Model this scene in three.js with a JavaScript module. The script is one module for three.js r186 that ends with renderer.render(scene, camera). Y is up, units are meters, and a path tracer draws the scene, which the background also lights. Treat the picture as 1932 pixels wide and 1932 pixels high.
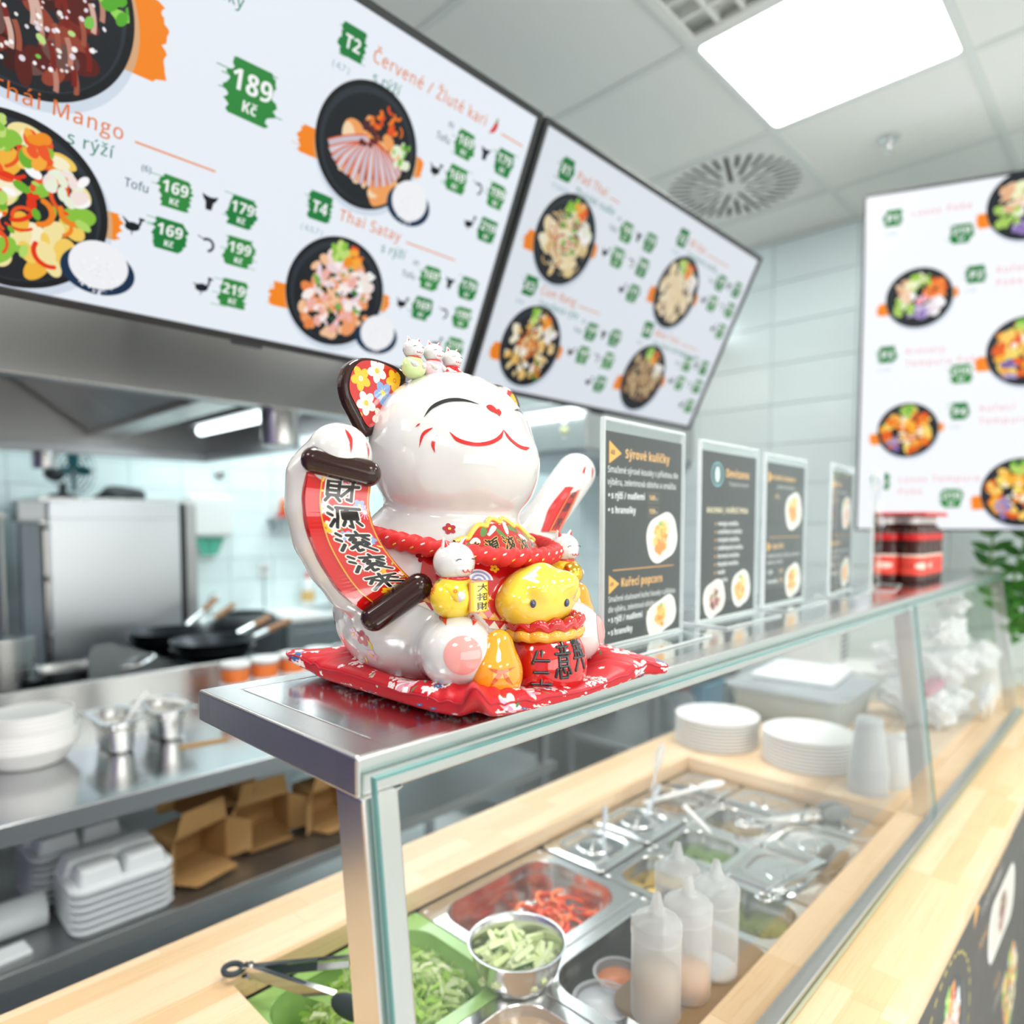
import * as THREE from 'three';
import { RoundedBoxGeometry } from 'three/addons/geometries/RoundedBoxGeometry.js';
import { mergeGeometries, mergeVertices } from 'three/addons/utils/BufferGeometryUtils.js';
import { MarchingCubes } from 'three/addons/objects/MarchingCubes.js';
import { RectAreaLightUniformsLib } from 'three/addons/lights/RectAreaLightUniformsLib.js';

// ---------- camera, exposure, lights ----------
const scene = new THREE.Scene();
scene.background = new THREE.Color(0x000000);
const S = 1932, FOCAL = 1278, CENTER_X = 966, CENTER_Y = 1058, EYE = new THREE.Vector3(0, 1.56, 0);
const camera = new THREE.PerspectiveCamera(2 * Math.atan(966 / FOCAL) * 180 / Math.PI, 1, 0.05, 60);
camera.position.copy(EYE);
camera.rotation.order = 'YXZ';
camera.rotation.set(-3.17 * Math.PI / 180, -46.06 * Math.PI / 180, 0.04 * Math.PI / 180);
camera.setViewOffset(S, S, 0, 966 - CENTER_Y, S, S);
camera.focus = 0.66;
camera.userData.fStop = 2.6;
camera.updateMatrixWorld(true);
const renderer = new THREE.WebGLRenderer({ antialias: true });
renderer.toneMapping = THREE.LinearToneMapping;
renderer.toneMappingExposure = 1.55;
renderer.shadowMap.enabled = true;
RectAreaLightUniformsLib.init();

const CEIL = 2.98, CELL_X = 1.879, CELL_Z = -1.078;            // ceiling height and the corner of one 600 mm grid cell
const LAMP_GLOW = new THREE.Color(1.0, 0.985, 0.95), KITCHEN_GLOW = new THREE.Color(0.86, 0.97, 1.0);
// recessed 600 mm panels: cell column, cell row, strength, tint
const PANELS = [[0, 0, 13, LAMP_GLOW], [-3, 0, 11, LAMP_GLOW], [-6, 0, 9, LAMP_GLOW], [0, 3, 10, LAMP_GLOW], [-3, 3, 10, LAMP_GLOW], [-6, 3, 8, LAMP_GLOW],
  [0, 6, 9, LAMP_GLOW], [-3, 6, 9, LAMP_GLOW], [0, -3, 9, KITCHEN_GLOW], [-3, -5, 7, KITCHEN_GLOW], [1, -5, 9, KITCHEN_GLOW], [-1, -5, 7, KITCHEN_GLOW]];
const cellCentre = (i, k) => [CELL_X + 0.6 * i + 0.3, CELL_Z + 0.6 * k + 0.3];
for (const [i, k, power, tint] of PANELS) {
  const [x, z] = cellCentre(i, k), light = new THREE.RectAreaLight(tint, power, 0.57, 0.57);
  light.position.set(x, CEIL - 0.012, z); light.lookAt(x, 0, z); scene.add(light);
}

// lit shop front across the hall, opposite the counter
const SHOP = { x: 0, y: 1.7, z: 4.9, w: 6.4, h: 2.2, tint: new THREE.Color(1.0, 0.97, 0.93) };
{ const light = new THREE.RectAreaLight(SHOP.tint, 1.25, SHOP.w, SHOP.h); light.position.set(SHOP.x, SHOP.y, SHOP.z - 0.07); light.rotation.y = 0; scene.add(light); }

// ---------- helpers ----------
function seeded(a) { return () => { a |= 0; a = a + 0x6D2B79F5 | 0; let t = Math.imul(a ^ a >>> 15, 1 | a); t = t + Math.imul(t ^ t >>> 7, 61 | t) ^ t; return ((t ^ t >>> 14) >>> 0) / 4294967296; }; }
const rand = seeded(7);
const V = (x, y, z) => new THREE.Vector3(x, y, z);
const lerp = (a, b, t) => a + (b - a) * t;
const ray = (px, py) => V((px - CENTER_X) / FOCAL, -(py - CENTER_Y) / FOCAL, -1).applyQuaternion(camera.quaternion);
function onPlane(axis, value, px, py) { const d = ray(px, py), t = (value - EYE[axis]) / d[axis]; return EYE.clone().addScaledVector(d, t); }
const atZ = (z, px, py) => onPlane('z', z, px, py), atY = (y, px, py) => onPlane('y', y, px, py), atX = (x, px, py) => onPlane('x', x, px, py);
const names = new Map();
function numbered(n) { const k = names.get(n) || 0; names.set(n, k + 1); return k ? n + '_' + String(k).padStart(3, '0') : n; }
function shade(m) { m.castShadow = true; m.receiveShadow = true; return m; }
function part(name, geo, mat, parent) { const m = shade(new THREE.Mesh(geo, mat)); m.name = name; parent.add(m); return m; }
function thing(name, label, category, pos = [0, 0, 0], turn = 0, group) {
  const o = new THREE.Group(); o.name = numbered(name); o.position.set(...pos); o.rotation.y = turn; o.userData = { label, category };
  if (group) o.userData.group = group;
  scene.add(o); return o;
}
function solo(name, label, category, geo, mat, pos = [0, 0, 0], turn = 0, group) {
  const m = shade(new THREE.Mesh(geo, mat)); m.name = numbered(name); m.position.set(...pos); m.rotation.y = turn; m.userData = { label, category };
  if (group) m.userData.group = group;
  scene.add(m); return m;
}
const rank = (i, n) => (i === 0 ? 'lowest' : i === n - 1 ? 'topmost' : ['second', 'third', 'fourth', 'fifth', 'sixth', 'seventh', 'eighth', 'ninth', 'tenth'][i - 1] + ' from the bottom');
function structure(name, geo, mat) { const m = geo ? shade(new THREE.Mesh(geo, mat)) : new THREE.Group(); m.name = name; m.userData = { kind: 'structure' }; scene.add(m); return m; }
function copyOf(o, pos, turn, label) { const c = o.clone(); c.name = numbered(o.name.replace(/_\d{3}$/, '')); c.userData = { ...o.userData }; if (label) c.userData.label = label; c.position.set(...pos); if (turn !== undefined) c.rotation.y = turn; scene.add(c); return c; }
function merge(list) { return mergeGeometries(list.map((g) => { const n = g.index ? g.toNonIndexed() : g.clone(); for (const k of Object.keys(n.attributes)) if (!['position', 'normal', 'uv'].includes(k)) n.deleteAttribute(k); if (!n.attributes.uv) n.setAttribute('uv', new THREE.BufferAttribute(new Float32Array(n.attributes.position.count * 2), 2)); return n; })); }
// uv in metres by the face's main direction
function metreUV(g, k = 1) {
  const p = g.attributes.position, n = g.attributes.normal, uv = new Float32Array(p.count * 2);
  for (let i = 0; i < p.count; i++) {
    const ax = Math.abs(n.getX(i)), ay = Math.abs(n.getY(i)), az = Math.abs(n.getZ(i));
    let u, v;
    if (ay >= ax && ay >= az) { u = p.getX(i); v = p.getZ(i); } else if (az >= ax) { u = p.getX(i); v = p.getY(i); } else { u = p.getZ(i); v = p.getY(i); }
    uv[2 * i] = u * k; uv[2 * i + 1] = v * k;
  }
  g.setAttribute('uv', new THREE.BufferAttribute(uv, 2)); return g;
}
// box from its limits, edges rounded by r
function box(x0, x1, y0, y1, z0, z1, r = 0.002) {
  const w = x1 - x0, h = y1 - y0, d = z1 - z0, g = r > 0 ? new RoundedBoxGeometry(w, h, d, 2, Math.min(r, w / 2.1, h / 2.1, d / 2.1)) : new THREE.BoxGeometry(w, h, d);
  g.translate((x0 + x1) / 2, (y0 + y1) / 2, (z0 + z1) / 2); return metreUV(g);
}
const lathe = (pts, seg = 40) => new THREE.LatheGeometry(pts.map(([r, y]) => new THREE.Vector2(r, y)), seg);
function tube(pts, r, seg = 24, rad = 10, closed = false) { return new THREE.TubeGeometry(new THREE.CatmullRomCurve3(pts, closed, 'centripetal'), seg, r, rad, closed); }
function rod(a, b, r, r2 = r, seg = 12) { const d = b.clone().sub(a), g = new THREE.CylinderGeometry(r2, r, d.length(), seg); g.applyQuaternion(new THREE.Quaternion().setFromUnitVectors(V(0, 1, 0), d.clone().normalize())); g.translate((a.x + b.x) / 2, (a.y + b.y) / 2, (a.z + b.z) / 2); return g; }
function capsule(a, b, r, seg = 16) { const d = b.clone().sub(a), g = new THREE.CapsuleGeometry(r, d.length(), 6, seg); g.applyQuaternion(new THREE.Quaternion().setFromUnitVectors(V(0, 1, 0), d.clone().normalize())); g.translate((a.x + b.x) / 2, (a.y + b.y) / 2, (a.z + b.z) / 2); return g; }
function ball(x, y, z, rx, ry = rx, rz = rx, seg = 24) { const g = new THREE.SphereGeometry(1, seg, Math.round(seg * 0.7)); g.scale(rx, ry, rz); g.translate(x, y, z); return g; }
function roundedRect(w, h, r, cx = 0, cy = 0) { const s = new THREE.Shape(), x = cx - w / 2, y = cy - h / 2; s.moveTo(x + r, y); s.lineTo(x + w - r, y); s.absarc(x + w - r, y + r, r, -Math.PI / 2, 0); s.lineTo(x + w, y + h - r); s.absarc(x + w - r, y + h - r, r, 0, Math.PI / 2); s.lineTo(x + r, y + h); s.absarc(x + r, y + h - r, r, Math.PI / 2, Math.PI); s.lineTo(x, y + r); s.absarc(x + r, y + r, r, Math.PI, 1.5 * Math.PI); return s; }
function ringPoints(w, d, r, y, n = 6) { const out = []; r = Math.min(r, w / 2 - 0.0008, d / 2 - 0.0008); for (const [cx, cz, a] of [[w / 2 - r, d / 2 - r, 0], [-w / 2 + r, d / 2 - r, 90], [-w / 2 + r, -d / 2 + r, 180], [w / 2 - r, -d / 2 + r, 270]]) for (let i = 0; i <= n; i++) { const t = (a + 90 * i / n) * Math.PI / 180; out.push([cx + r * Math.cos(t), y, cz + r * Math.sin(t)]); } return out; }
// skin through a list of rings with equal point counts
function loft(rings, capEnd = true, capStart = false) {
  const n = rings[0].length, pos = [], idx = [];
  for (const r of rings) for (const p of r) pos.push(...p);
  for (let k = 0; k + 1 < rings.length; k++) for (let i = 0; i < n; i++) { const a = k * n + i, b = k * n + (i + 1) % n, c = a + n, d = b + n; idx.push(a, b, c, b, d, c); }
  const cap = (k, flip) => { const r = rings[k], c = [0, 0, 0]; for (const p of r) for (let j = 0; j < 3; j++) c[j] += p[j] / n; const id = pos.length / 3; pos.push(...c); for (let i = 0; i < n; i++) { const a = k * n + i, b = k * n + (i + 1) % n; flip ? idx.push(id, b, a) : idx.push(id, a, b); } };
  if (capEnd) cap(rings.length - 1, false);
  if (capStart) cap(0, true);
  const g = new THREE.BufferGeometry(); g.setAttribute('position', new THREE.Float32BufferAttribute(pos, 3)); g.setIndex(idx);
  const f = g.toNonIndexed(); f.computeVertexNormals();
  const sm = mergeVertices((() => { f.deleteAttribute('normal'); return f; })(), 1e-5); sm.computeVertexNormals(); sm.setAttribute('uv', new THREE.BufferAttribute(new Float32Array(sm.attributes.position.count * 2), 2)); return sm;
}
function creased(g) { const f = g.index ? g.toNonIndexed() : g; f.computeVertexNormals(); return f; }

// ---------- textures ----------
function canvas(w, h, draw) { const c = document.createElement('canvas'); c.width = w; c.height = h; const x = c.getContext('2d'); draw(x, w, h); return c; }
function picture(w, h, draw, repeat) { const t = new THREE.CanvasTexture(canvas(w, h, draw)); t.colorSpace = THREE.SRGBColorSpace; t.magFilter = THREE.LinearFilter; t.anisotropy = 8; if (repeat) { t.wrapS = t.wrapT = THREE.RepeatWrapping; t.repeat.set(...repeat); } return t; }
function greyMap(w, h, f, repeat) { const d = new Uint8Array(w * h * 4); for (let y = 0; y < h; y++) for (let x = 0; x < w; x++) { const v = Math.max(0, Math.min(255, f(x, y) * 255)); d.set([v, v, v, 255], (y * w + x) * 4); } const t = new THREE.DataTexture(d, w, h); t.magFilter = t.minFilter = THREE.LinearFilter; t.wrapS = t.wrapT = THREE.RepeatWrapping; if (repeat) t.repeat.set(...repeat); t.needsUpdate = true; return t; }
const col = (a) => 'rgb(' + a.map((v) => Math.round(v)).join(',') + ')';
const woodTexture = picture(1024, 1024, (c, w, h) => {
  const r = seeded(21), staves = 24, sh = h / staves;
  for (let i = 0; i < staves; i++) {
    let x = -r() * 300;
    while (x < w) {
      const L = 180 + r() * 330, t = r(), base = [lerp(226, 244, t), lerp(188, 217, t), lerp(141, 181, t)];
      c.fillStyle = col(base); c.fillRect(x, i * sh, L, sh + 1);
      for (let k = 0; k < 34; k++) { const yy = i * sh + r() * sh, a = 0.04 + 0.1 * r(); c.fillStyle = `rgba(${r() < 0.6 ? '170,112,58' : '250,232,196'},${a})`; c.fillRect(x + r() * L * 0.6, yy, L * (0.1 + 0.4 * r()), 0.8 + 1.2 * r()); }
      c.fillStyle = 'rgba(150,100,50,.22)'; c.fillRect(x, i * sh, 1.2, sh); x += L;
    }
    c.fillStyle = 'rgba(160,108,56,.16)'; c.fillRect(0, i * sh, w, 1);
  }
}, [1, 1]);
const brushed = greyMap(256, 256, (() => { const r = seeded(5), rows = Array.from({ length: 256 }, () => r()); return (x, y) => 0.35 + 0.4 * rows[y] + 0.25 * r(); })(), [3, 3]);
const fineNoise = greyMap(256, 256, (() => { const r = seeded(9); return () => r(); })(), [6, 6]);
const blotch = greyMap(128, 128, (() => { const r = seeded(12), g = Array.from({ length: 17 * 17 }, () => r()); return (x, y) => { const u = x / 8, v = y / 8, i = Math.floor(u), j = Math.floor(v), a = u - i, b = v - j, q = (p, s) => g[(s % 16) * 17 + (p % 16)]; return lerp(lerp(q(i, j), q(i + 1, j), a), lerp(q(i, j + 1), q(i + 1, j + 1), a), b) * 0.7 + 0.15 * r(); }; })(), [2, 2]);

// ---------- materials ----------
const std = (o) => new THREE.MeshStandardMaterial(o), phys = (o) => new THREE.MeshPhysicalMaterial(o);
const rgb = (r, g, b) => new THREE.Color().setRGB(r, g, b);
const M = {
  steel: std({ color: rgb(0.62, 0.62, 0.61), metalness: 1, roughness: 0.27, bumpMap: brushed, bumpScale: 0.00004 }),
  steelTop: std({ color: rgb(0.60, 0.61, 0.62), metalness: 1, roughness: 0.17, bumpMap: brushed, bumpScale: 0.00002 }),
  steelDull: std({ color: rgb(0.50, 0.51, 0.51), metalness: 1, roughness: 0.42 }),
  steelDark: std({ color: rgb(0.46, 0.48, 0.50), metalness: 1, roughness: 0.38 }),
  pan: std({ color: rgb(0.72, 0.72, 0.71), metalness: 1, roughness: 0.2 }),
  chrome: std({ color: rgb(0.8, 0.8, 0.8), metalness: 1, roughness: 0.08 }),
  wood: std({ map: woodTexture, roughness: 0.38, bumpMap: brushed, bumpScale: 0.00005 }),
  woodHandle: std({ color: rgb(0.36, 0.17, 0.07), roughness: 0.5 }),
  white: std({ color: rgb(0.88, 0.88, 0.86), roughness: 0.35 }),
  foam: std({ color: rgb(0.80, 0.84, 0.86), roughness: 0.6 }),
  paper: std({ color: rgb(0.85, 0.85, 0.83), roughness: 0.8 }),
  kraft: std({ color: rgb(0.50, 0.29, 0.11), roughness: 0.85, side: THREE.DoubleSide }),
  black: std({ color: rgb(0.012, 0.013, 0.015), roughness: 0.4 }),
  blackRubber: std({ color: rgb(0.03, 0.045, 0.055), roughness: 0.6 }),
  charcoal: std({ color: rgb(0.03, 0.034, 0.04), roughness: 0.5 }),
  iron: std({ color: rgb(0.02, 0.025, 0.03), roughness: 0.35, metalness: 0.4 }),
  glass: phys({ color: 0xffffff, transmission: 1, thickness: 0, roughness: 0, ior: 1.5 }),
  glassEdge: phys({ color: rgb(0.22, 0.48, 0.46), transmission: 0.45, thickness: 0, roughness: 0.15 }),
  acrylic: phys({ color: rgb(0.98, 1, 1), transmission: 1, thickness: 0, roughness: 0, ior: 1.49 }),
  acrylicEdge: phys({ color: rgb(0.93, 0.97, 0.97), transmission: 0.5, thickness: 0, roughness: 0.25 }),
  clearPlastic: phys({ color: rgb(0.93, 0.95, 0.97), transmission: 0.75, thickness: 0, roughness: 0.25 }),
  milky: phys({ color: rgb(0.95, 0.96, 0.97), transmission: 0.75, thickness: 0, roughness: 0.4 }),
  tile: std({ color: rgb(0.78, 0.90, 0.90), roughness: 0.16 }),
  grout: std({ color: rgb(0.66, 0.76, 0.76), roughness: 0.9 }),
  ceilingTile: std({ color: rgb(0.86, 0.89, 0.86), roughness: 0.95, bumpMap: fineNoise, bumpScale: 0.0006 }),
  ceilingBar: std({ color: rgb(0.74, 0.79, 0.77), roughness: 0.5 }),
  plasticWhite: std({ color: rgb(0.80, 0.82, 0.80), roughness: 0.4 }),
  plasticGrey: std({ color: rgb(0.36, 0.44, 0.48), roughness: 0.35 }),
  plasticGreen: std({ color: rgb(0.30, 0.52, 0.16), roughness: 0.22 }),
  red: std({ color: rgb(0.62, 0.012, 0.012), roughness: 0.35 }),
  orange: std({ color: rgb(0.80, 0.16, 0.02), roughness: 0.4 }),
  floor: std({ color: rgb(0.60, 0.63, 0.62), roughness: 0.35 }),
  leaf: std({ color: rgb(0.035, 0.16, 0.02), roughness: 0.3, side: THREE.DoubleSide }),
};

// ---------- printed pictures: dishes, prices, menu pages ----------
function splash(c, x, y, w, h, color, r) { // dry brush stroke with ragged ends
  c.fillStyle = color; const n = 22, L = [], R = []; let jl = 0, jr = 0;
  for (let i = 0; i <= n; i++) { const t = i / n, q = 0.62 + 0.38 * Math.sin(Math.PI * (0.12 + 0.76 * t)); jl = jl * 0.5 + (r() - 0.5) * 0.26; jr = jr * 0.5 + (r() - 0.5) * 0.3; L.push([x - w / 2 * (q + jl), y - h / 2 + t * h]); R.push([x + w / 2 * (q + jr), y - h / 2 + t * h + (r() - 0.5) * h * 0.03]); }
  c.beginPath(); L.concat(R.reverse()).forEach((p, i) => (i ? c.lineTo(...p) : c.moveTo(...p))); c.closePath(); c.fill();
  for (let i = 0; i < 5; i++) { const yy = y + (r() - 0.5) * h * 1.05; c.fillRect(x + (r() - 0.5) * w * 0.4 - w * 0.55, yy, w * (0.2 + 0.9 * r()), h * 0.016); }
}
function blobs(c, r, n, cx, cy, R, colors, size, ecc = 0.5) {
  for (let i = 0; i < n; i++) { const a = r() * 6.283, d = Math.sqrt(r()) * R, s = size * (0.5 + r()); c.fillStyle = colors[Math.floor(r() * colors.length)]; c.beginPath(); c.ellipse(cx + d * Math.cos(a), cy + d * Math.sin(a), s, s * (ecc + 0.3 * r()), r() * 3.14, 0, 6.283); c.fill(); }
}
function arcs(c, r, n, cx, cy, R, colors, w) {
  c.lineCap = 'round';
  for (let i = 0; i < n; i++) { const a = r() * 6.283, d = Math.sqrt(r()) * R * 0.8, x = cx + d * Math.cos(a), y = cy + d * Math.sin(a), q = r() * 6.283; c.strokeStyle = colors[Math.floor(r() * colors.length)]; c.lineWidth = w * (0.6 + 0.8 * r()); c.beginPath(); c.arc(x, y, R * (0.12 + 0.2 * r()), q, q + 1.2 + r() * 1.6); c.stroke(); }
}
const DISH = {
  teriyaki: (c, r, x, y, R) => { blobs(c, r, 60, x, y, R * 0.78, ['#5a1712', '#7b2418', '#3c0f0c', '#95402c', '#6d4a45'], R * 0.16, 0.4); for (let i = 0; i < 34; i++) { const px = x + (r() - 0.5) * R * 1.3, py = y + (r() - 0.5) * R * 1.2; c.strokeStyle = ['#a2543f', '#c08674', '#7d1a12', '#d9b3a5'][Math.floor(r() * 4)]; c.lineWidth = R * 0.05; c.beginPath(); c.moveTo(px, py); c.quadraticCurveTo(px + R * 0.06, py + R * 0.12, px + R * 0.05, py + R * 0.26); c.stroke(); } blobs(c, r, 110, x, y, R * 0.74, ['#fff', '#f4efe9', '#e9e0ea'], R * 0.02, 0.7); blobs(c, r, 12, x, y, R * 0.7, ['#7ec850', '#bfe58a'], R * 0.05); blobs(c, r, 14, x + R * 0.8, y - R * 0.25, R * 0.16, ['#57b02c', '#9add5c'], R * 0.07); },
  mango: (c, r, x, y, R) => { blobs(c, r, 70, x, y, R * 0.8, ['#f7e7a4', '#fbf3cf', '#f6b83c', '#f9d061', '#8dc63f'], R * 0.14); arcs(c, r, 26, x, y, R * 0.8, ['#f0551e', '#e8340f', '#f5861f'], R * 0.05); blobs(c, r, 20, x, y, R * 0.75, ['#6db52d', '#b5dc6a', '#fff'], R * 0.08); garnish(c, r, x, y, R); },
  duck: (c, r, x, y, R) => { blobs(c, r, 40, x + R * 0.1, y + R * 0.25, R * 0.6, ['#f6c38d', '#f9dcb4', '#f5a55f'], R * 0.16); for (let i = 0; i < 13; i++) { const t = i / 12, a = 0.2 + t * 2.75, x0 = x + R * 0.08 * Math.cos(a), y0 = y - R * 0.12, x1 = x + R * 0.74 * Math.cos(a), y1 = y + R * 0.1 + R * 0.5 * Math.sin(a); c.strokeStyle = '#dd5a1b'; c.lineWidth = R * 0.13; c.beginPath(); c.moveTo(x0, y0); c.quadraticCurveTo((x0 + x1) / 2, y0 + R * 0.1, x1, y1); c.stroke(); c.strokeStyle = ['#cfc2cd', '#dcd2da'][i % 2]; c.lineWidth = R * 0.085; c.stroke(); } blobs(c, r, 20, x - R * 0.05, y - R * 0.2, R * 0.22, ['#6e2018', '#94402a', '#50242c'], R * 0.06); arcs(c, r, 12, x + R * 0.3, y - R * 0.5, R * 0.35, ['#f57c1f', '#e94e17'], R * 0.05); blobs(c, r, 16, x + R * 0.7, y - R * 0.1, R * 0.2, ['#79bd3d', '#e9f3d5'], R * 0.07); },
  satay: (c, r, x, y, R) => { blobs(c, r, 60, x, y + R * 0.1, R * 0.74, ['#f3a069', '#f7c59d', '#ef8a4a'], R * 0.13); blobs(c, r, 60, x, y, R * 0.68, ['#f8dcd6', '#f3b5a9', '#fff2ee', '#f0d9e0'], R * 0.1, 0.4); blobs(c, r, 22, x, y, R * 0.6, ['#3f7d3a', '#245a35', '#7cb256'], R * 0.06); garnish(c, r, x, y, R); },
  noodle: (c, r, x, y, R) => { blobs(c, r, 50, x, y, R * 0.76, ['#f4e2b5', '#f8efd2', '#eed396'], R * 0.16); arcs(c, r, 80, x, y, R * 0.8, ['#e8cf9a', '#f9f1d8', '#efe0b5', '#d9b877'], R * 0.03); arcs(c, r, 14, x - R * 0.1, y, R * 0.6, ['#c0504a', '#d88072'], R * 0.04); blobs(c, r, 18, x, y - R * 0.1, R * 0.5, ['#3f9c3a', '#7fc156'], R * 0.06); garnish(c, r, x, y, R); },
  rice: (c, r, x, y, R) => { blobs(c, r, 90, x, y, R * 0.78, ['#fbf2d3', '#f6dc9c', '#fffaf0', '#f2c26c'], R * 0.1); blobs(c, r, 40, x - R * 0.1, y - R * 0.05, R * 0.35, ['#d97a2b', '#b9531c', '#eea14e'], R * 0.06); blobs(c, r, 14, x + R * 0.5, y + R * 0.55, R * 0.25, ['#3d8a35', '#f0842c'], R * 0.08); garnish(c, r, x, y, R); },
  pale: (c, r, x, y, R) => { blobs(c, r, 60, x, y, R * 0.78, ['#f3e2b6', '#f6ecc9', '#f1d6b0'], R * 0.14); arcs(c, r, 90, x, y, R * 0.8, ['#efdba6', '#e9c7a8', '#f8f0d4'], R * 0.025); garnish(c, r, x, y, R); },
  beef: (c, r, x, y, R) => { blobs(c, r, 70, x, y, R * 0.78, ['#b18a5c', '#8f6a45', '#d5b98c', '#6b4630'], R * 0.12); arcs(c, r, 70, x, y, R * 0.8, ['#c9aa7a', '#7a5537', '#e0c79a'], R * 0.03); garnish(c, r, x, y, R); },
  poke: (c, r, x, y, R) => { const s = [['#f46a1e', '#f98c3f'], ['#efe4ea', '#fff'], ['#8f78b8', '#cdbfe0'], ['#a9cf63', '#e6f1c4'], ['#e9b58d', '#f3d3b4'], ['#9fce4e', '#f0f5c6']]; for (let k = 0; k < 6; k++) { const a = -0.5 + k * 1.047; blobs(c, r, 18, x + R * 0.48 * Math.cos(a), y + R * 0.48 * Math.sin(a), R * 0.32, s[k], R * 0.12); } blobs(c, r, 6, x, y, R * 0.2, ['#fff', '#f3a7b6'], R * 0.1); },
  pokeGold: (c, r, x, y, R) => { blobs(c, r, 70, x, y, R * 0.78, ['#f9b233', '#fbcf66', '#f0801f', '#f6df6e', '#e8601c'], R * 0.15); blobs(c, r, 12, x, y, R * 0.5, ['#fff3d6', '#fffbe8'], R * 0.08); blobs(c, r, 16, x - R * 0.4, y + R * 0.5, R * 0.25, ['#7d67a3', '#a99bc6'], R * 0.08); blobs(c, r, 18, x, y - R * 0.75, R * 0.25, ['#6bb53a', '#b7da66'], R * 0.09); },
  fried: (c, r, x, y, R) => { blobs(c, r, 34, x - R * 0.1, y, R * 0.55, ['#f3a53a', '#e8892a', '#f8c266'], R * 0.18, 0.6); arcs(c, r, 16, x + R * 0.35, y - R * 0.3, R * 0.35, ['#f6c04e', '#fad884'], R * 0.07); blobs(c, r, 6, x + R * 0.55, y + R * 0.2, R * 0.12, ['#fff', '#f3efe6'], R * 0.12); blobs(c, r, 5, x + R * 0.1, y - R * 0.6, R * 0.12, ['#6fae3c', '#a8cf62'], R * 0.09); },
  meat: (c, r, x, y, R) => { blobs(c, r, 30, x, y, R * 0.55, ['#8d4a4a', '#6d3238', '#b0766a', '#caa093'], R * 0.16, 0.6); blobs(c, r, 6, x, y - R * 0.3, R * 0.2, ['#7cab5a'], R * 0.08); },
};
function garnish(c, r, x, y, R) { blobs(c, r, 12, x - R * 0.1, y - R * 0.72, R * 0.16, ['#8cc63f', '#c4e27a'], R * 0.09); blobs(c, r, 14, x + R * 0.22, y - R * 0.68, R * 0.17, ['#f7931e', '#fbb03b', '#f15a24'], R * 0.08); blobs(c, r, 14, x + R * 0.55, y - R * 0.35, R * 0.2, ['#fff', '#f7e7e2', '#eef5dd'], R * 0.08); }
function bowl(c, x, y, R, kind, seed, brush = true) {
  const r = seeded(seed); c.save();
  if (brush) { const wide = R > 240 ? 0.8 : 0.42; splash(c, x + R * 0.95, y - R * 0.05, R * wide, R * (R > 240 ? 0.8 : 0.34), '#fb8b1e', r); splash(c, x - R * 1.0, y + R * 0.3, R * 0.5, R * 0.42, '#fb8b1e', r); }
  c.fillStyle = 'rgba(190,205,225,.5)'; c.beginPath(); c.arc(x + R * 0.03, y + R * 0.07, R * 1.03, 0, 6.283); c.fill();
  c.fillStyle = '#15181c'; c.beginPath(); c.arc(x, y, R, 0, 6.283); c.fill();
  c.fillStyle = '#2c343c'; c.beginPath(); c.arc(x, y, R * 0.92, 0, 6.283); c.fill();
  c.fillStyle = '#1b2026'; c.beginPath(); c.arc(x + R * 0.02, y + R * 0.04, R * 0.86, 0, 6.283); c.fill();
  c.beginPath(); c.arc(x, y, R * 0.95, 0, 6.283); c.clip(); DISH[kind](c, r, x, y, R); c.restore();
}
function plate(c, x, y, w, h, kind, seed, tilt = -0.3) { const r = seeded(seed); c.save(); c.translate(x, y); c.rotate(tilt); c.fillStyle = '#f4f1ea'; c.beginPath(); c.roundRect(-w / 2, -h / 2, w, h, Math.min(w, h) * 0.42); c.fill(); c.fillStyle = '#e2ddd3'; c.beginPath(); c.roundRect(-w * 0.42, -h * 0.42, w * 0.84, h * 0.84, Math.min(w, h) * 0.36); c.fill(); c.beginPath(); c.roundRect(-w * 0.45, -h * 0.45, w * 0.9, h * 0.9, Math.min(w, h) * 0.36); c.clip(); DISH[kind](c, r, 0, 0, Math.min(w, h) * 0.52); c.restore(); }
function riceBowl(c, x, y, R) { c.fillStyle = '#13304f'; c.beginPath(); c.ellipse(x, y + R * 0.15, R, R * 0.72, 0, 0, 6.283); c.fill(); c.fillStyle = '#f6f7fb'; c.beginPath(); c.ellipse(x, y - R * 0.02, R * 0.8, R * 0.72, 0, 0, 6.283); c.fill(); const r = seeded(Math.round(x)); blobs(c, r, 60, x, y + R * 0.3, R * 0.55, ['#eceef6', '#fff', '#f4f4fa'], R * 0.04); }
function price(c, x, y, s, text, seed = 1) { const r = seeded(seed * 31 + Math.round(x + y)); splash(c, x, y, s * 1.25, s * 1.2, r() < 0.5 ? '#16803a' : '#2d8b3d', r); c.fillStyle = '#fff'; c.textAlign = 'center'; c.textBaseline = 'middle'; c.font = `bold ${s * 0.62}px sans-serif`; c.fillText(text, x, y - s * 0.17, s * 1.02); c.font = `bold ${s * 0.34}px sans-serif`; c.fillText('Kč', x, y + s * 0.34); }
function badge(c, x, y, s, text) { const r = seeded(Math.round(x * 3 + y)); splash(c, x, y, s * 1.1, s * 1.1, '#1a7f3c', r); c.fillStyle = '#fff'; c.textAlign = 'center'; c.textBaseline = 'middle'; c.font = `bold ${s * 0.66}px sans-serif`; c.fillText(text, x, y + s * 0.04, s * 0.95); }
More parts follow.
